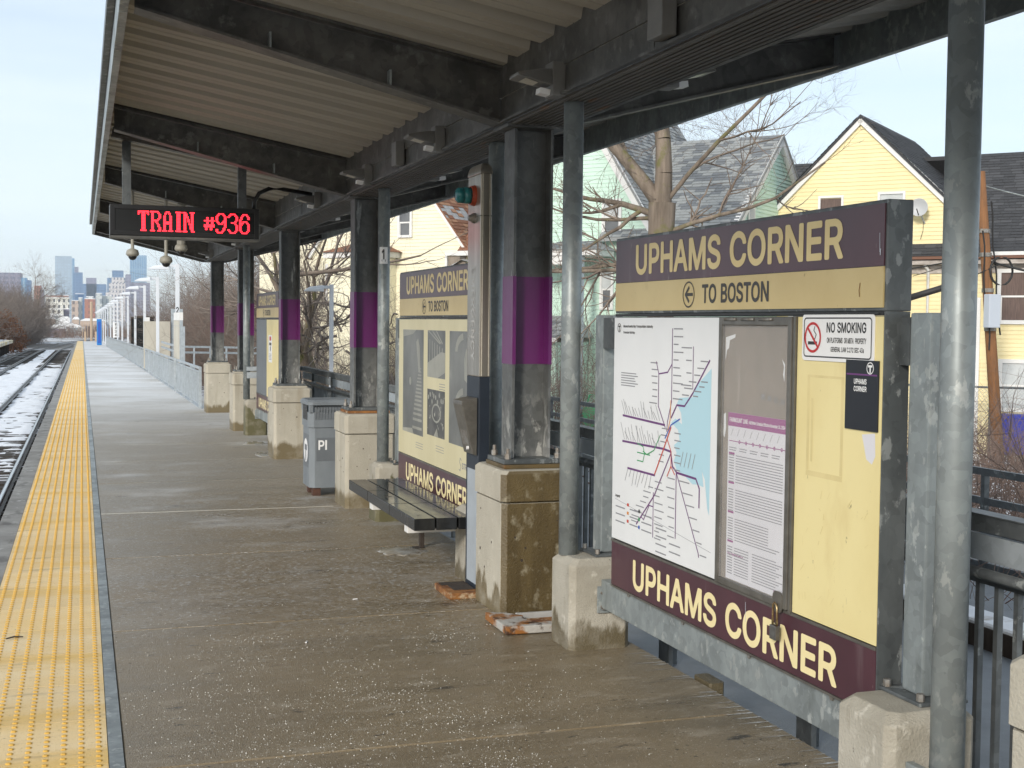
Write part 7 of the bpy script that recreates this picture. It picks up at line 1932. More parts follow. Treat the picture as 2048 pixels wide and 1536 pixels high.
# ---- mint green house
H = thing('green_house', 'mint green clapboard house with grey shingle roof and white rakes', 'house', (14.108, 35.508, 0), 'houses beyond the fence', HR)
gp = [(-3.35, GZ), (2.13, GZ), (2.13, 4.22), (-.60, 8.52), (-3.35, 4.22)]
b = MB(); b.prism(gp, lambda x, z: (x, .03, z), lambda x, z: (x, 7, z)); b.build('gable_wall', 'green_siding', H)
gw = [(.46, .95, 4.40, 5.30), (.42, .72, 2.24, 3.28), (-.75, -.45, 2.0, 3.3)]
siding(gp, .028, H, 'green_siding', holes=gw)
raking(H, [(-3.5, 4.1), (-.60, 8.68), (2.30, 4.08)], -.05, .24)
for s in (1, -1):
    p0_, p1_ = ((2.34, 4.08) if s > 0 else (-3.54, 4.08)), (-.60, 8.74)
    b = MB(); b.prism([(p0_[0], p0_[1]), (p1_[0], p1_[1]), (p1_[0], p1_[1] - .08), (p0_[0], p0_[1] - .08)], lambda x, z: (x, -.12, z), lambda x, z: (x, 7.2, z)); b.build('roof', 'shingle_grey', H)
    dd = Vector((p1_[0] - p0_[0], 0, p1_[1] - p0_[1]))
    shingles((p0_[0], -.13, p0_[1] + .004), (0, 1, 0), dd, 7.2, dd.length, H, ['shingle_grey', 'shingle_grey2'], 20 + s, odd=.35)
wallbox(H, 2.14, 4.33, .05, 7.4, GZ, 4.35, 'green_siding')
siding([(2.14, GZ), (4.33, GZ), (4.33, 4.3), (2.14, 4.3)], .04, H, 'green_siding')
# side gable facing the yellow house
sgp = [(.05, 4.36), (7.4, 4.36), (3.72, 7.28)]
b = MB(); b.prism(sgp, lambda y, z: (4.0, y, z), lambda y, z: (4.33, y, z)); b.build('side_gable', 'green_siding', H)
vs, fs = [], []
z = GZ
while z < 7.2:
    z1 = z + .115
    f = 0 if z < 4.36 else (z - 4.36) / 2.92
    a, c = .05 + 3.67 * f, 7.4 - 3.68 * f
    n = len(vs); vs += [(4.355, a, z), (4.355, c, z), (4.336, c, z1), (4.336, a, z1), (4.335, a, z), (4.335, c, z)]; fs += [(n, n + 1, n + 2, n + 3), (n + 4, n + 5, n + 1, n)]
    z += .115
me = bpy.data.meshes.new('siding'); me.from_pydata(vs, [], fs); me.materials.append(MT['green_siding']); tag(link('siding', me, H), kind='stuff')
for a, c in (((-.25, 4.25), (3.72, 7.42)), ((3.72, 7.42), (7.7, 4.25))):
    b = MB(); b.bar((4.42, a[0], a[1] - .13), (4.42, c[0], c[1] - .13), .14, .26); b.build('rake_board', 'trim', H)
slab(H, .4, 4.52, -.28, 4.24, 3.72, 7.45, 'shingle_grey', .1); slab(H, .4, 4.52, 3.72, 7.45, 7.75, 4.2, 'shingle_grey', .1)
shingles((.5, -.28, 4.245), (1, 0, 0), (0, 4.0, 3.21), 3.98, math.hypot(4.0, 3.21), H, ['shingle_grey', 'shingle_grey2'], 23, odd=.38)
window(H, *gw[0], -.0, 'blind', lower='pane'); window(H, *gw[1], .0, 'blind', lower='pane'); window(H, *gw[2], .0, 'pane', lower='blind')
b = MB(); b.box(4.36, 4.40, 1.25, 1.75, 4.55, 5.15); b.build('window', 'trim', H)
b = MB(); b.box(4.4005, 4.41, 1.33, 1.67, 4.62, 5.08); b.build('pane', 'blind', H)
# porch with hipped roof, grey post and a lower roof beside it
b = MB(); b.loft([[(-1.6, -1.25, 3.86), (.90, -1.25, 3.86), (.90, .02, 3.86), (-1.6, .02, 3.86)], [(-.9, -.25, 4.16), (.35, -.25, 4.16), (.35, .02, 4.16), (-.9, .02, 4.16)]]); b.build('porch_roof', 'shingle_grey', H)
shingles((-1.6, -1.25, 3.865), (1, 0, 0), (0, 1.0, .30), 2.5, 1.04, H, ['shingle_grey', 'shingle_grey2'], 25, odd=.4, clip=lambda a, c: a > .7 * c and a < 2.5 - .55 * c)
b = MB(); b.box(-1.5, .82, -1.2, -.05, 3.70, 3.855); b.box(-1.5, .35, -1.15, -1.0, 3.45, 3.70); b.build('porch_beam', 'trim', H)
b = MB(); b.box(.20, .36, -1.18, -1.02, GZ, 3.69); b.build('porch_post', 'grey_paint', H)
b = MB(); b.box(-1.05, -.75, -1.3, -1.21, 3.42, 3.62); b.build('porch_lamp', 'fixture', H)
b = MB(); b.loft([[(-2.6, -2.2, 1.36), (.12, -2.2, 1.36), (.12, .02, 1.36), (-2.6, .02, 1.36)], [(-2.6, -.6, 1.98), (-.55, -.6, 1.98), (-.3, .02, 1.98), (-2.6, .02, 1.98)]]); b.build('lower_roof', 'shingle_grey', H)
shingles((-2.6, -2.2, 1.365), (1, 0, 0), (0, 1.6, .62), 2.7, 1.72, H, ['shingle_grey', 'shingle_grey2'], 26, odd=.4, clip=lambda a, c: a < 2.7 - .38 * c)
b = MB(); b.box(-2.6, .14, -2.24, -2.16, 1.24, 1.36); b.build('lower_gutter', 'trim', H)
b = MB(); b.box(-2.5, .0, -2.0, -.05, GZ, 1.23); b.build('lower_wall', 'green_siding', H)
window(H, -1.1, -.55, .1, 1.05, -2.03, 'pane')

# ---- cream house with worn brown roof
H = thing('cream_house', 'cream clapboard house with worn brown shingle roof and patched gable slope', 'house', (10.988, 40.727, 0), 'houses beyond the fence', HR)
gp = [(-5.3, GZ), (1.02, GZ), (1.02, 4.05), (-2.15, 8.1), (-5.3, 4.1)]
b = MB(); b.prism(gp, lambda x, z: (x, .03, z), lambda x, z: (x, 7, z)); b.build('gable_wall', 'cream_siding', H)
gw = [(-1.60, -1.18, 4.60, 5.42), (-2.35, -1.86, 2.40, 3.62), (-4.6, -4.1, 2.4, 3.6)]
siding(gp, .028, H, 'cream_siding', holes=gw)
window(H, *gw[0], 0, 'pane', tw=.08); window(H, *gw[1], 0, 'pane', tw=.10); window(H, *gw[2], 0, 'pane', tw=.1)
raking(H, [(-5.4, 4.0), (-2.15, 8.2), (1.18, 3.95)], -.05, .13)
for s in (1, -1):
    p0_, p1_ = ((1.22, 3.95) if s > 0 else (-5.5, 3.95)), (-2.15, 8.26)
    b = MB(); b.prism([(p0_[0], p0_[1]), (p1_[0], p1_[1]), (p1_[0], p1_[1] - .08), (p0_[0], p0_[1] - .08)], lambda x, z: (x, -.1, z), lambda x, z: (x, 7.2, z)); b.build('roof', 'shingle_brown', H)
    dd = Vector((p1_[0] - p0_[0], 0, p1_[1] - p0_[1]))
    shingles((p0_[0], -.11, p0_[1] + .004), (0, 1, 0), dd, 7.2, dd.length, H, ['shingle_brown', 'shingle_brown2', 'bare_roof'], 31 + s, odd=.18,
             missing=(lambda a, c: (a < 1.6 and 1.5 < c < 2.05 and (a * 7 + c * 9) % 3 > 1.1)) if s > 0 else None)
wallbox(H, 1.03, 4.3, 1.2, 8, GZ, 4.05, 'cream_siding')
siding([(1.03, GZ), (4.3, GZ), (4.3, 4.0), (1.03, 4.0)], 1.19, H, 'cream_siding')
slab(H, .8, 4.4, -.2, 4.02, 3.0, 7.1, 'shingle_brown', .12); slab(H, .8, 4.4, 3.0, 7.1, 8.3, 4.0, 'shingle_brown', .12)
mr = random.Random(8)
def mis(a, c): return (.1 < a < .7 and 1.5 < c < 1.95) or (.35 < a < .95 and .95 < c < 1.35 and mr.random() < .8)
shingles((.8, -.2, 4.025), (1, 0, 0), (0, 3.2, 3.08), 3.6, math.hypot(3.2, 3.08), H, ['shingle_brown', 'shingle_brown2', 'bare_roof'], 35, odd=.22, missing=mis, course=.16, tab=.42)
b = MB(); b.box(.8, 4.4, -.26, -.21, 3.88, 4.03); b.build('eave_board', 'trim', H)
b = MB(); b.box(.25, 2.2, -.1, -.03, 3.90, 4.0); b.box(.25, .33, -.1, -.03, 1.2, 3.9); b.build('porch_frame', 'trim', H)
b = MB(); b.box(.34, 1.0, -.02, -.004, 1.2, 3.88); b.build('porch_recess', 'case_back', H)
b = MB(); b.add([(.4, -.12, 3.5), (.9, -.16, 3.75), (1.5, -.12, 3.62), (1.5, .0, 3.68), (.9, .0, 3.8), (.4, .0, 3.6)], [(0, 1, 4, 5), (1, 2, 3, 4)]); b.build('sagging_awning', 'bare_roof', H)
gp2 = [(2.3, 4.12), (4.5, 4.12), (4.5, 5.6), (3.5, 6.6)]
b = MB(); b.prism(gp2, lambda x, z: (x, -.28, z), lambda x, z: (x, 2.5, z)); b.build('dormer_wall', 'cream_siding', H)
siding(gp2, -.29, H, 'cream_siding'); raking(H, [(2.2, 4.1), (3.5, 6.7)], -.33, .14)
b = MB(); b.loft([[(-4.2, -1.0, 4.04), (-1.50, -1.0, 4.04), (-1.50, .02, 4.04), (-4.2, .02, 4.04)], [(-3.3, -.2, 4.36), (-2.3, -.2, 4.36), (-2.3, .02, 4.36), (-3.3, .02, 4.36)]]); b.build('bay_roof', 'shingle_brown', H)
b = MB(); b.box(-4.1, -1.6, -.9, .0, 3.86, 4.035); b.build('bay_frieze', 'trim', H)
b = MB(); b.box(-3.95, -1.75, -.8, .0, GZ, 3.855); b.build('bay_wall', 'cream_siding', H)
siding([(-3.95, GZ), (-1.75, GZ), (-1.75, 3.85), (-3.95, 3.85)], -.805, H, 'cream_siding', holes=[(-2.32, -1.9, 2.3, 3.5)])
window(H, -2.30, -1.92, 2.34, 3.46, -.83, 'pane', tw=.10)
wallbox(H, -9.5, -5.32, 2.0, 8, GZ, 5.2, 'cream_siding', 'rear_wall')
b = MB(); b.tube([(2.44, -.5, 2.95), (2.44, -.42, 2.95)], .34, 18); b.build('wall_dish', 'dish', H)

# ================================================================== YARD
Xh, Yh = Vector((.652, -.758, 0)), Vector((.758, .652, 0))
fo = Vector((22.8, 29.1, 0))
fn = thing('chain_link_fence', 'chain link fence with steel posts in front of the houses', 'fence', tuple(fo))
La, Lb = -16.5, 7.0
zt, zbm = .18, -1.62
b = MB(); b.tube([tuple(Xh * La + Vector((0, 0, zt))), tuple(Xh * Lb + Vector((0, 0, zt)))], .03, 6); b.build('top_rail', 'galv_dark', fn)
p0 = None
t = La
while t <= Lb:
    if p0 is None: p0 = MB().tube([(0, 0, -1.8), (0, 0, .25)], .035, 8).build('post', 'galv_dark', fn, loc=tuple(Xh * t))
    else: share('post', p0, fn, tuple(Xh * t))
    t += 2.4
sg_ = []
t = La
hh = zt - zbm
while t < Lb:
    for s in (1, -1):
        a, c = Xh * t, Xh * (t + s * hh)
        sg_.append((a.x, a.y, zbm, c.x, c.y, zt, .0035, .0035))
    t += .10
tag(sticks('wire_mesh', sg_, 'railing', fn), kind='stuff')

up_ = thing('utility_pole', 'leaning reddish wooden utility pole with cables and a white box', 'utility pole', (22.05, 27.37, -1.7))
top, bot = Vector((-.37, .46, 7.42)), Vector((.03, -.05, -.1))
b = MB(); b.tube([tuple(bot), tuple(bot.lerp(top, .5)), tuple(top)], [.15, .135, .115], 12); b.build('pole', 'pole_wood', up_, smooth=True)
def on(q): return bot.lerp(top, q)
b = MB(); c = on(.53); b.box(c.x - .33, c.x + .02, c.y - .42, c.y - .20, c.z - .42, c.z + .42); b.build('white_box', 'grey_paint', up_, bevel=.02)
b = MB(); c = on(.665)
b.tube([(c.x + .25 + .34 * math.cos(a), c.y - .25, c.z + .36 * math.sin(a)) for a in [2 * math.pi * i / 16 for i in range(17)]], .028, 6); b.build('cable_coil', 'cable', up_, smooth=True)
b = MB()
for q in (.47, .60, .72, .80): c = on(q); b.tube([(c.x, c.y, c.z - .05), (c.x, c.y, c.z + .05)], .155, 10)
b.build('pole_band', 'bolt', up_)
b = MB()
b.tube([tuple(on(q) + Vector((.17 + .03 * math.sin(q * 31), -.12, 0))) for q in [.45 + .05 * k for k in range(10)]], .022, 5)
b.tube([tuple(on(q) + Vector((-.16 - .05 * math.sin(q * 23), -.12, 0))) for q in [.40 + .05 * k for k in range(9)]], .02, 5); b.build('riser_cables', 'cable', up_)
for k, (z, ex, ez, lab, rad) in enumerate(((.955, 9.0, -1.2, 'pale service wire running from near the top of the leaning pole', .018), (.70, 9.0, -.9, 'thick black cable from the middle of the leaning pole', .03), (.72, -12.0, -.6, 'sagging black cable between the leaning pole and the houses', .02))):
    c = on(z) + Vector((22.05, 27.37, -1.7))
    e = c + Vector((Xh.x * ex, Xh.y * ex, ez))
    pts = [tuple(c.lerp(e, q) + Vector((0, 0, -.9 * 4 * q * (1 - q) * .5))) for q in [i / 14 for i in range(15)]]
    b = MB(); b.tube(pts, rad, 5)
    tag(b.build('overhead_wire', 'cable' if k else 'galv', smooth=True), lab, 'wire', 'overhead wires')
cbx = thing('cable_splice', 'black splice tube hung on a thin wire before the yellow house', 'cable splice', (20.6, 28.6, 2.62))
b = MB(); b.tube([(-.55, .64, -.26), (.55, -.64, .26)], .085, 10); b.build('splice_tube', 'cable', cbx, smooth=True)
b = MB(); b.tube([(-5.2, 6.0, -1.2), (-2.6, 3.0, -.9), (-.55, .64, -.26), (.55, -.64, .26), (1.4, -1.2, .75)], .014, 5); b.build('wire', 'cable', cbx)
p2 = thing('utility_pole', 'straight grey wooden pole among branches before the cream house', 'utility pole', (8.5, 44.7, -1.8))
b = MB(); b.tube([(0, 0, 0), (.04, .05, 9)], [.17, .13], 10); b.build('pole', 'pole_grey', p2, smooth=True)
p3 = thing('grey_post', 'short grey steel post beside the wooden pole', 'post', (6.9, 43.0, -1.7))
b = MB(); b.tube([(0, 0, 0), (0, 0, 2.9)], .09, 10); b.build('shaft', 'pole_grey', p3, smooth=True)

def wheelie(x, y, mat, lab):
    t = thing('wheeled_bin', lab, 'wheeled bin', (x, y, -1.66), None, HR)
    b = MB(); b.loft([[(-.38, -.3, .08), (.38, -.3, .08), (.38, .3, .08), (-.38, .3, .08)], [(-.5, -.38, 1.05), (.5, -.38, 1.05), (.5, .38, 1.05), (-.5, .38, 1.05)]]); b.build('body', mat, t, bevel=.02)
    b = MB(); b.loft([[(-.53, -.42, 1.055), (.53, -.42, 1.055), (.53, .42, 1.055), (-.53, .42, 1.055)], [(-.42, -.3, 1.15), (.42, -.3, 1.15), (.42, .3, 1.15), (-.42, .3, 1.15)]]); b.build('lid', mat, t, bevel=.015)
    b = MB(); b.tube([(-.3, .33, .1), (-.22, .33, .1)], .1, 12); b.tube([(.22, .33, .1), (.3, .33, .1)], .1, 12); b.build('wheels', 'cable', t)
wheelie(23.45, 28.35, 'bin_blue', 'blue wheeled bin at the yellow house behind the brush')
ty = thing('play_slide', 'green and blue plastic play slide in the yard of the green house', 'play slide', (12.9, 32.3, -1.55), None, HR)
ty.scale = (.62, .62, .62)
b = MB(); b.loft([[(-.9, -.3, .3), (-.3, -.3, 1.7), (-.3, .3, 1.7), (-.9, .3, .3)], [(-.8, -.3, .3), (-.2, -.3, 1.75), (-.2, .3, 1.75), (-.8, .3, .3)]]); b.build('chute', 'toy_blue', ty)
b = MB(); b.box(-.2, .5, -.35, .35, .2, 1.75); b.tube([(.0, -.36, 1.75), (.15, -.36, 2.3), (.4, -.36, 2.35), (.55, -.36, 1.8)], .04, 6); b.build('tower', 'toy_green', ty, bevel=.03)
b = MB(); b.box(.55, 1.3, -.3, .3, .7, 1.0); b.build('seat', 'orange_cone', ty, bevel=.03)
gz = thing('lean_to', 'warm brown boarded lean to behind the ramp railing', 'shed', (8.6, 44.5, -1.7), None, HR)
b = MB()
for k in range(9): b.box(-1.6 + .36 * k, -1.6 + .36 * k + .34, 0, .05, 0, 2.6 + .02 * (k % 3))
b.build('boards', 'wood_warm', gz)
b = MB(); b.box(-1.8, 1.9, -.3, 1.2, 2.75, 2.85); b.build('roof', 'bare_roof', gz)
# ================================================================== TREES AND BRUSH
# the big street tree before the green house
rg = random.Random(12)
tr = thing('bare_maple', 'large bare maple with mossy forked trunk in front of the green house', 'tree', (13.15, 28.45, -1.7))
trunk, crown = [], []
fk = Vector((-.02, .0, 6.35))
pts = [(Vector((0, 0, -.2)), .42), (Vector((.02, 0, 2.5)), .36), (Vector((-.04, 0.03, 4.6)), .29), (fk, .33)]
for (a, ra), (c, rc) in zip(pts[:-1], pts[1:]): trunk.append((*a, *c, ra, rc))
limbs = [((.14, -.10, 1.0), 4.8, .23, .06), ((-.1, .1, 1.0), 3.6, .10, .09), ((-.42, .45, .9), 4.2, .19, .06), ((-.75, .8, .55), 3.6, .09, .10), ((.60, -.56, .85), 6.2, .06, .05), ((-.4, .62, .05), 3.6, .055, .03)]
for d, L, r, wob in limbs:
    grow(rg, fk + Vector((0, 0, -.35 if d[2] < .6 else -.1)), d, L, r, 4, crown, 6, wob + .03, .035, (3, 4), (.4, 1.05), (.36, .58), trunk, .045)
# low sweeping branches across the green house front
for z, d, L in ((4.75, (-.75, .85, .06), 4.6), (5.1, (-.7, .8, -.05), 4.0), (5.6, (.6, -.7, .35), 4.2)):
    grow(rg, (0, 0, z), d, L, .06, 2, crown, 6, .13, .03, (5, 8), (.5, 1.1), (.36, .55), trunk, .05)
for _ in range(170):      # fine shoots all over the trunk and limbs
    r_ = rg.choice(trunk)
    if r_[5] < 4.4: continue
    grow(rg, r_[3:6], (rg.gauss(0, .8), rg.gauss(0, .8), rg.gauss(.35, .5)), rg.uniform(.5, 1.5), .009, 2, crown, 4, .22, .03, (2, 4), (.4, 1.0), (.45, .7))
sticks('trunk', trunk, 'bark', tr, 9); sticks('crown', crown, 'twig', tr, 3)

def bare_tree(x, y, h, label, seed, mat='twig_grey', r=.2, lev=4, zb=None, lean=(0, 0), kids=(4, 6), group=None, nl=6, base=.35, sp=.5):
    g = random.Random(seed)
    zb = ground_z(x, y) if zb is None else zb
    t = thing('bare_tree', label, 'tree', (x, y, zb), group)
    tk, cr = [], []
    d = Vector((lean[0], lean[1], 1)).normalized()
    p = Vector((0, 0, -.2)); n = 6; q = [(p.copy(), r)]
    for i in range(n):
        d = (d + Vector((g.gauss(0, .06), g.gauss(0, .06), 0))).normalized()
        p2_ = p + d * (h * .55 / n); rr = r * (1 - .5 * (i + 1) / n)
        tk.append((*p, *p2_, q[-1][1], rr)); p = p2_; q.append((p.copy(), rr))
    for i in range(nl):
        k = g.randint(int(n * base), n); b0, br = q[k]
        a = g.uniform(0, 6.283)
        dd = Vector((math.cos(a) * sp * 1.4, math.sin(a) * sp * 1.4, g.uniform(.35, 1.1)))
        grow(g, b0, dd, h * g.uniform(.28, .5), br * g.uniform(.4, .7), lev, cr, 5, .17, .04, kids, (.4, 1.0), (.45, .66), tk, .06)
    sticks('trunk', tk, 'bark' if mat != 'twig_red' else 'pole_grey', t, 7); sticks('crown', cr, mat, t, 3)
    return t
# trees behind the houses
bare_tree(26.5, 47, 12.5, 'tall bare tree rising between the green and yellow houses', 51, 'twig_grey', .28, 4)
bare_tree(21.5, 50, 11.5, 'bare tree behind the roof ridge of the green house', 52, 'twig_grey', .25, 4)
bare_tree(31, 60, 12, 'bare tree seen over the yellow gable', 53, 'twig_grey', .25, 3)
# vine draped tree by the ramp
vt = bare_tree(5.7, 30.8, 9.0, 'pale crooked tree draped with dark tangled vines by the ramp', 61, 'twig_grey', .19, 3, lean=(-.12, .1), kids=(4, 6), nl=7, base=.6, sp=.22)
vg = random.Random(62); vn = []
for _ in range(26):
    p = Vector((vg.uniform(-.1, 1.6), vg.uniform(-.6, 1.2), vg.uniform(.2, 3.8)))
    grow(vg, p, (vg.gauss(0, .7), vg.gauss(0, .7), vg.gauss(.0, .7)), vg.uniform(1.2, 2.6), vg.uniform(.02, .035), 2, vn, 8, .42, -.03, (3, 5), (.5, 1.2), (.4, .7))
sticks('vines', vn, 'twig_grey', vt, 4)
bl = thing('fallen_limb', 'long bare limb slanting across behind the canopy columns', 'branch', (5.6, 30.0, 3.05))
ls = []
grow(vg, (-1.3, 0, -.25), (1.0, .3, .10), 3.6, .06, 2, ls, 7, .06, .05, (3, 4), (.4, .9), (.35, .5)); sticks('limb', ls, 'twig', bl, 5)

# young trees standing out of the brush behind the railing
for k, (x, y, h) in enumerate(((5.9, 36, 6.5), (6.8, 44, 7.0), (6.4, 52, 6.0), (8.6, 58, 8), (7.2, 66, 6.2), (8.6, 78, 7.5), (8.4, 92, 6.5), (9.2, 104, 7.5))):
    bare_tree(x, y, h, ('first', 'second', 'third', 'fourth', 'fifth', 'sixth', 'seventh', 'eighth')[k] + ' slender bare tree in the brush counting away from the canopy', 70 + k, 'twig_red' if k % 2 else 'twig_grey', .09, 3, kids=(4, 6), group='slender trees in the brush', nl=9, base=.3, sp=.3)

def thicket(name, n, xf, yf, hf, label, mat, seed, r0=.011, nseg=5, wob=.22, zf_=None, kidn=3, cat='brush', kidlen=.4):
    g = np.random.default_rng(seed)
    X, Y = xf(g, n), yf(g, n)
    Z = np.array([ground_z(a, c) for a, c in zip(X, Y)]) if zf_ is None else zf_(X, Y)
    Hh = hf(g, n, X, Y)
    P = np.stack([X, Y, Z], 1)
    D = np.stack([g.normal(0, .35, n), g.normal(0, .35, n), np.ones(n)], 1); D /= np.linalg.norm(D, axis=1)[:, None]
    rad = r0 * g.uniform(.6, 1.6, n)
    rows, nodes = [], []
    for i in range(nseg):
        D = D + g.normal(0, wob, (n, 3)); D /= np.linalg.norm(D, axis=1)[:, None]
        Q = P + D * (Hh / nseg)[:, None]
        rows.append(np.concatenate([P, Q, (rad * (1 - i / nseg * .8))[:, None], (rad * (1 - (i + 1) / nseg * .8))[:, None]], 1))
        nodes.append((Q.copy(), D.copy(), rad * (1 - (i + 1) / nseg * .8)))
        P = Q
    for i in range(nseg):
        Q, Dn, rr = nodes[i]
        for _ in range(kidn):
            p = Q.copy(); d = Dn + g.normal(0, .75, (n, 3)); d /= np.linalg.norm(d, axis=1)[:, None]
            L = Hh * kidlen * g.uniform(.3, 1, n)
            for s in range(3):
                d = d + g.normal(0, .3, (n, 3)); d /= np.linalg.norm(d, axis=1)[:, None]
                q = p + d * (L / 3)[:, None]
                k0 = np.maximum(rr, r0 * .35)
                rows.append(np.concatenate([p, q, (k0 * (.8 - .22 * s))[:, None], (k0 * (.6 - .22 * s))[:, None]], 1)); p = q
    return tag(sticks(name, np.concatenate(rows), mat), label, cat, kind='stuff')
U = lambda a, c: (lambda g, n: g.uniform(a, c, n))
thicket('brush_thicket', 900, U(6.3, 9.6), U(41.5, 50), lambda g, n, X, Y: g.uniform(1.8, 3.6, n), 'tangled brown brush directly behind the ramp lamp', 'twig_grey', 111, .013)
thicket('brush_thicket', 900, U(8.6, 15), U(30, 46), lambda g, n, X, Y: g.uniform(2.0, 4.6, n), 'brown brush between the ramp lamp and the cream house', 'twig_grey', 110, .012)
thicket('brush_thicket', 3000, U(6.4, 14), U(46, 85), lambda g, n, X, Y: g.uniform(2.0, 6.2, n), 'dense brown brush behind the platform railing', 'twig_red', 101, .013)
thicket('brush_thicket', 2400, U(6.8, 18), U(80, 150), lambda g, n, X, Y: g.uniform(3, 7.5, n), 'far brown brush behind the lamp posts', 'twig_grey', 102, .022)
thicket('brush_thicket', 600, U(6, 14), U(46, 70), lambda g, n, X, Y: g.uniform(5, 7.8, n), 'taller thin brush behind the railing', 'twig_grey', 106, .014)
thicket('left_bank_brush', 1900, lambda g, n: -9.6 - np.abs(g.normal(0, 6, n)) + 1.2, U(200, 290), lambda g, n, X, Y: g.uniform(4, 10, n), 'further part of the brown wooded bank by the bend', 'twig_grey', 108, .06)
thicket('line_end_scrub', 700, U(-22, 14), U(380, 520), lambda g, n, X, Y: g.uniform(2.0, 4.6, n), 'brown scrub across the end of the straight line', 'twig_red', 109, .07)
thicket('left_bank_brush', 2300, lambda g, n: -10.2 - np.abs(g.normal(0, 8, n)), U(112, 200), lambda g, n, X, Y: g.uniform(3.5, 8.5, n) * (1 + (-X - 10) * .02), 'dark brown wooded bank beyond the far platform', 'twig_grey', 103, .034)
thicket('track_end_brush', 900, U(8, 60), U(150, 420), lambda g, n, X, Y: g.uniform(2.5, 5.5, n), 'brown scrub where the tracks bend away', 'twig_red', 104, .04)
thicket('near_bush', 620, lambda g, n: g.uniform(6.2, 16, n), lambda g, n: g.uniform(5.5, 20, n), lambda g, n, X, Y: g.uniform(1.5, 2.6, n), 'leafless bush over snow beside the ramp', 'twig_red', 105, .013, 5, .34, kidn=4, kidlen=.5)
thicket('hedge_row', 420, lambda g, n: 12 + g.uniform(0, 9, n), lambda g, n: 29 - g.uniform(0, 8, n), lambda g, n, X, Y: g.uniform(.9, 1.6, n), 'low red brown scrub in front of the chain link fence', 'twig_red', 107, .012, 4, .3, kidn=4, kidlen=.5)
# brown oak shrub and a dark crooked tree on the left bank
t = thing('brown_oak', 'small oak still holding orange brown leaves on the left bank', 'tree', (-9.6, 165, ground_z(-9.6, 165)))
og = random.Random(5); oc, ol = [], []
for k in range(9): grow(og, (0, 0, .3), (og.gauss(0, .6), og.gauss(0, .6), 1), 3.2, .05, 2, oc, 5, .2, .02, (3, 5))
sticks('trunk', oc, 'twig', t)
lv, lf = [], []
for r_ in oc:
    for _ in range(9):
        c = Vector(r_[3:6]) + Vector((og.gauss(0, .3), og.gauss(0, .3), og.gauss(0, .25)))
        a, e = Vector((og.gauss(0, 1), og.gauss(0, 1), og.gauss(0, 1))).normalized() * .13, Vector((og.gauss(0, 1), og.gauss(0, 1), og.gauss(0, 1))).normalized() * .09
        n = len(lv); lv += [tuple(c - a), tuple(c + e), tuple(c + a), tuple(c - e)]; lf.append((n, n + 1, n + 2, n + 3))
me = bpy.data.meshes.new('crown'); me.from_pydata(lv, [], lf); me.materials.append(MT['oak_leaf']); link('crown', me, t)
bare_tree(-8.6, 235, 14, 'dark crooked tree at the end of the left bank', 91, 'twig_grey', .3, 4, lean=(.12, 0), group=None)
for k, (x, y, h) in enumerate(((-15, 150, 11), (-13, 135, 10), (-18, 180, 13), (-14, 240, 11), (-11.5, 122, 9))):
    bare_tree(x, y, h, ('tall', 'leaning', 'tallest', 'far', 'near')[k] + ' bare tree standing out of the wooded bank beyond the far platform', 93 + k, 'twig_red' if k % 2 else 'twig_grey', .2, 3, group='bare trees on the left bank', nl=8, base=.2)
# ================================================================== SKYLINE
def ray_dir(u, v):
    d = _fw * 2600.0 + _r2 * (u - 1024) - _u2 * (v - 768)
    return d
def at_y(u, v, y):
    d = ray_dir(u, v); t = y / d.y
    return Vector((d.x * t, y, 1.75 + d.z * t))
GF = ground_z(0, 3000)

def facade(name, wall, glass, bw, bh, mortar=.35):
    """windows far too small to tell apart: a grid of glass in the wall colour"""
    m = bpy.data.materials.new(name); m.use_nodes = True
    t = m.node_tree; b = t.nodes['Principled BSDF']; b.inputs['Roughness'].default_value = .5
    g = t.nodes.new('ShaderNodeNewGeometry'); s = t.nodes.new('ShaderNodeSeparateXYZ'); c = t.nodes.new('ShaderNodeCombineXYZ')
    t.links.new(g.outputs['Position'], s.inputs[0])
    ad = t.nodes.new('ShaderNodeMath'); ad.operation = 'ADD'
    t.links.new(s.outputs['X'], ad.inputs[0]); t.links.new(s.outputs['Y'], ad.inputs[1])
    t.links.new(ad.outputs[0], c.inputs['X']); t.links.new(s.outputs['Z'], c.inputs['Y'])
    br = t.nodes.new('ShaderNodeTexBrick'); br.offset = 0
    br.inputs['Scale'].default_value = 1; br.inputs['Brick Width'].default_value = bw; br.inputs['Row Height'].default_value = bh
    br.inputs['Mortar Size'].default_value = mortar; br.inputs['Mortar Smooth'].default_value = 0
    br.inputs['Color1'].default_value = (*glass, 1); br.inputs['Color2'].default_value = (*[x * .85 for x in glass], 1); br.inputs['Mortar'].default_value = (*wall, 1)
    t.links.new(c.outputs[0], br.inputs['Vector']); t.links.new(br.outputs['Color'], b.inputs['Base Color'])
    MT[name] = m
facade('glass_pale', (.30, .36, .40), (.36, .45, .52), 9, 9, 1.2)
facade('glass_blue', (.10, .18, .30), (.07, .14, .27), 9, 8, 1.4)
facade('glass_mid', (.22, .33, .42), (.10, .24, .40), 7, 40, 1.6)
facade('stone_strip', (.62, .57, .53), (.10, .11, .14), 9, 12, 2.8)
facade('mauve_wall', (.22, .20, .25), (.16, .15, .20), 12, 9, 2)
facade('white_grid', (.76, .74, .66), (.12, .13, .14), 3.4, 4.2, 1.0)
facade('beige_wall', (.46, .36, .29), (.20, .17, .16), 5, 7, 1.4)
facade('brick_wall', (.36, .16, .11), (.26, .13, .10), 4, 5, 1.2)
facade('pale_wall', (.50, .52, .50), (.30, .34, .36), 6, 8, 1.5)
MT['snow_roof'] = M('snowy_roof', (.78, .78, .78), rough=.8)

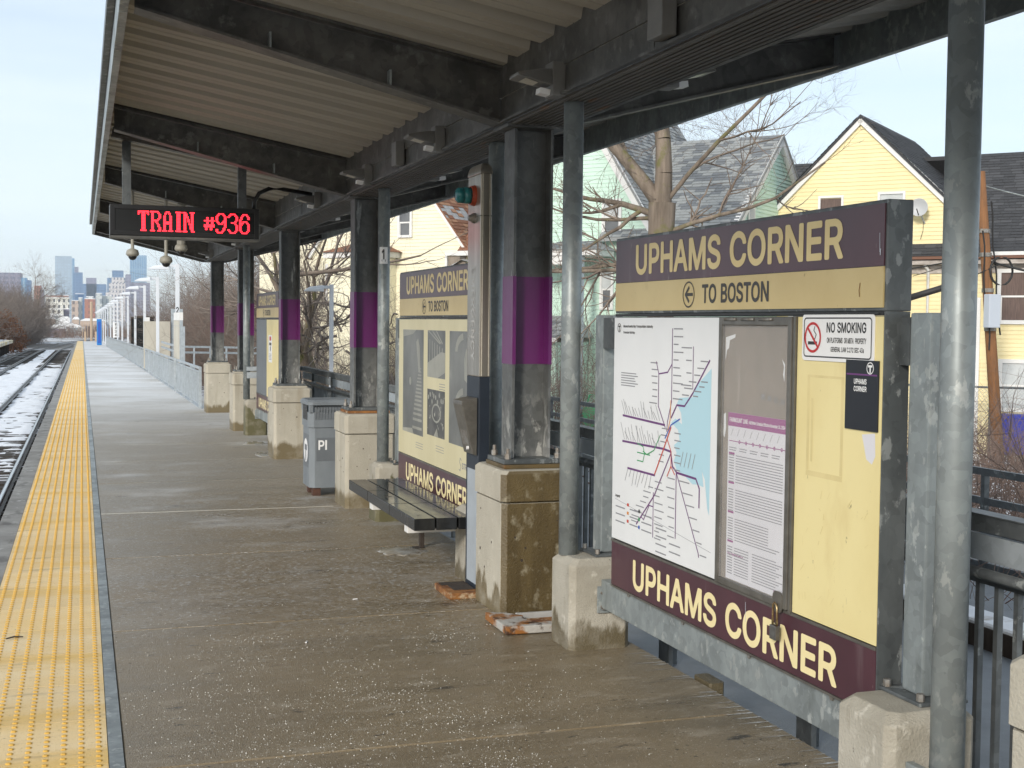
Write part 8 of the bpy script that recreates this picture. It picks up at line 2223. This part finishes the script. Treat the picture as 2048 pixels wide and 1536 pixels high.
CITY = [   # label, y, depth, [(u0, u1, vtop, material)...] boxes side by side or stacked; group
 ('tall pale glass tower, highest on the skyline', 4200, 70, [(110, 143.5, 512, 'glass_pale'), (143.5, 149, 517, 'glass_mid'), (149, 157, 534, 'mauve_wall')]),
 ('dark blue office block beside the tall pale tower', 4050, 60, [(146, 165.5, 545, 'glass_blue')]),
 ('wide blue office building with a brown box on top', 4000, 90, [(165.5, 213, 568, 'glass_blue'), (172.5, 193, 556, 'mauve_wall')]),
 ('stepped art deco tower with pale vertical stripes', 3800, 60, [(215, 255, 556, 'glass_blue'), (225, 247, 541, 'glass_blue'), (223.5, 249, 555, 'stone_strip', -20), (218, 253, 566, 'stone_strip', -26), (212, 258, 585, 'stone_strip', -32)]),
 ('slim blue glass tower beside the stepped tower', 4300, 60, [(261, 293.5, 510.5, 'glass_mid')]),
 ('flat mauve slab at the foot of the blue glass tower', 3700, 60, [(252, 300, 565, 'mauve_wall'), (252, 262, 549, 'mauve_wall', -5)]),
 ('broad mauve block above the wooded bank', 2600, 80, [(-30, 42, 545, 'mauve_wall')]),
 ('small blue block above the wooded bank', 2500, 50, [(42, 53, 556, 'glass_mid'), (53, 61.5, 561, 'glass_blue')]),
 ('dull red block behind the left trees', 1900, 40, [(68, 82, 571, 'brick_wall'), (80, 87, 579, 'mauve_wall')]),
 ('white apartment block with regular windows', 1000, 26, [(91.5, 138.5, 595, 'white_grid'), (91.5, 137, 591, 'brick_wall', 8)]),
 ('lower white block with dark square windows', 900, 20, [(83, 127, 618.5, 'white_grid'), (127, 138, 618.5, 'mauve_wall', 4)]),
 ('beige tower standing left of the red brick block', 1300, 30, [(143, 157, 601.5, 'beige_wall'), (157, 165, 596, 'pale_wall', 10)]),
 ('grey blue slab with a snowy slanted top', 1500, 40, [(150, 168, 588, 'glass_blue')]),
 ('red brick apartment block in the middle distance', 1200, 30, [(169, 190.5, 598, 'brick_wall'), (172, 187, 594, 'pale_wall', 5)]),
 ('pale slab block behind the row of lamps', 1400, 40, [(192, 204, 587, 'pale_wall'), (203, 224, 592, 'pale_wall', 6)]),
]
for lab, y, dep, boxes in CITY:
    base = at_y((boxes[0][0] + boxes[0][1]) / 2, 600, y)
    t = thing('skyline_building', lab, 'building', (base.x, y, GF), 'distant skyline buildings')
    for bx_ in boxes:
        u0, u1, vt, mat = bx_[:4]
        dy = bx_[4] if len(bx_) > 4 else 0
        a, c = at_y(u0, vt, y + dy), at_y(u1, vt, y + dy)
        b = MB(); b.box(a.x - base.x, c.x - base.x, dy, dy + dep, -2, a.z - GF)
        b.build('block', mat, t)
        b = MB(); b.box(a.x - base.x, c.x - base.x, dy, dy + dep, a.z - GF + .01, a.z - GF + .6); b.build('parapet', 'snow_roof' if y < 2000 else mat, t)
LOW = [('cream low building with a dark doorway at the track end', 520, (89, 110, 634, 655, 'beige_wall')), ('small cream gabled house far up the line', 560, (146, 158, 635, 652, 'beige_wall')),
       ('long white roofed shed beyond the tracks', 480, (92, 168, 650, 662, 'pale_wall')), ('low brown shed by the bend', 440, (100, 130, 652, 664, 'mauve_wall')), ('white roofed garage beyond the platform end', 500, (128, 150, 648, 660, 'snow_roof')),
       ('pale long building behind the mast', 620, (160, 212, 638, 650, 'beige_wall')), ('green grey block under the white apartments', 700, (98, 126, 628, 645, 'pale_wall')), ('snow covered roof left of the mast', 640, (118, 140, 634, 640, 'snow_roof'))]
for lab, y, (u0, u1, vt, vb, mat) in LOW:
    a, c = at_y(u0, vt, y), at_y(u1, vt, y)
    t = thing('far_shed', lab, 'building', (a.x, y, GF), 'low buildings at the end of the line')
    w = c.x - a.x
    b = MB(); b.box(0, w, 0, 14, -1, a.z - GF - .8); b.build('wall', mat, t)
    b = MB(); b.prism([(-.3, a.z - GF - .8), (w + .3, a.z - GF - .8), (w * .8, a.z - GF + .3), (w * .2, a.z - GF + .3)], lambda x, z: (x, -.3, z), lambda x, z: (x, 14, z)); b.build('roof', 'snow_roof', t)
    b = MB(); b.box(w * .3, w * .45, -.06, -.01, .4, 2.6); b.build('door', 'timber', t)

# ================================================================== AIR
b = MB(); b.box(-2500, 2500, -60, 5200, GF - 4, 240)
hz = b.build('haze', [])
hz.data.materials.clear()
hm = bpy.data.materials.new('haze'); hm.use_nodes = True
ht = hm.node_tree; ht.nodes.clear()
ho = ht.nodes.new('ShaderNodeOutputMaterial'); hv = ht.nodes.new('ShaderNodeVolumePrincipled')
hv.inputs['Color'].default_value = (.78, .88, 1.0, 1)
hv.inputs['Density'].default_value = 1.0e-4
hv.inputs['Anisotropy'].default_value = .3
ht.links.new(hv.outputs[0], ho.inputs['Volume'])
hz.data.materials.append(hm)
tag(hz, kind='stuff')
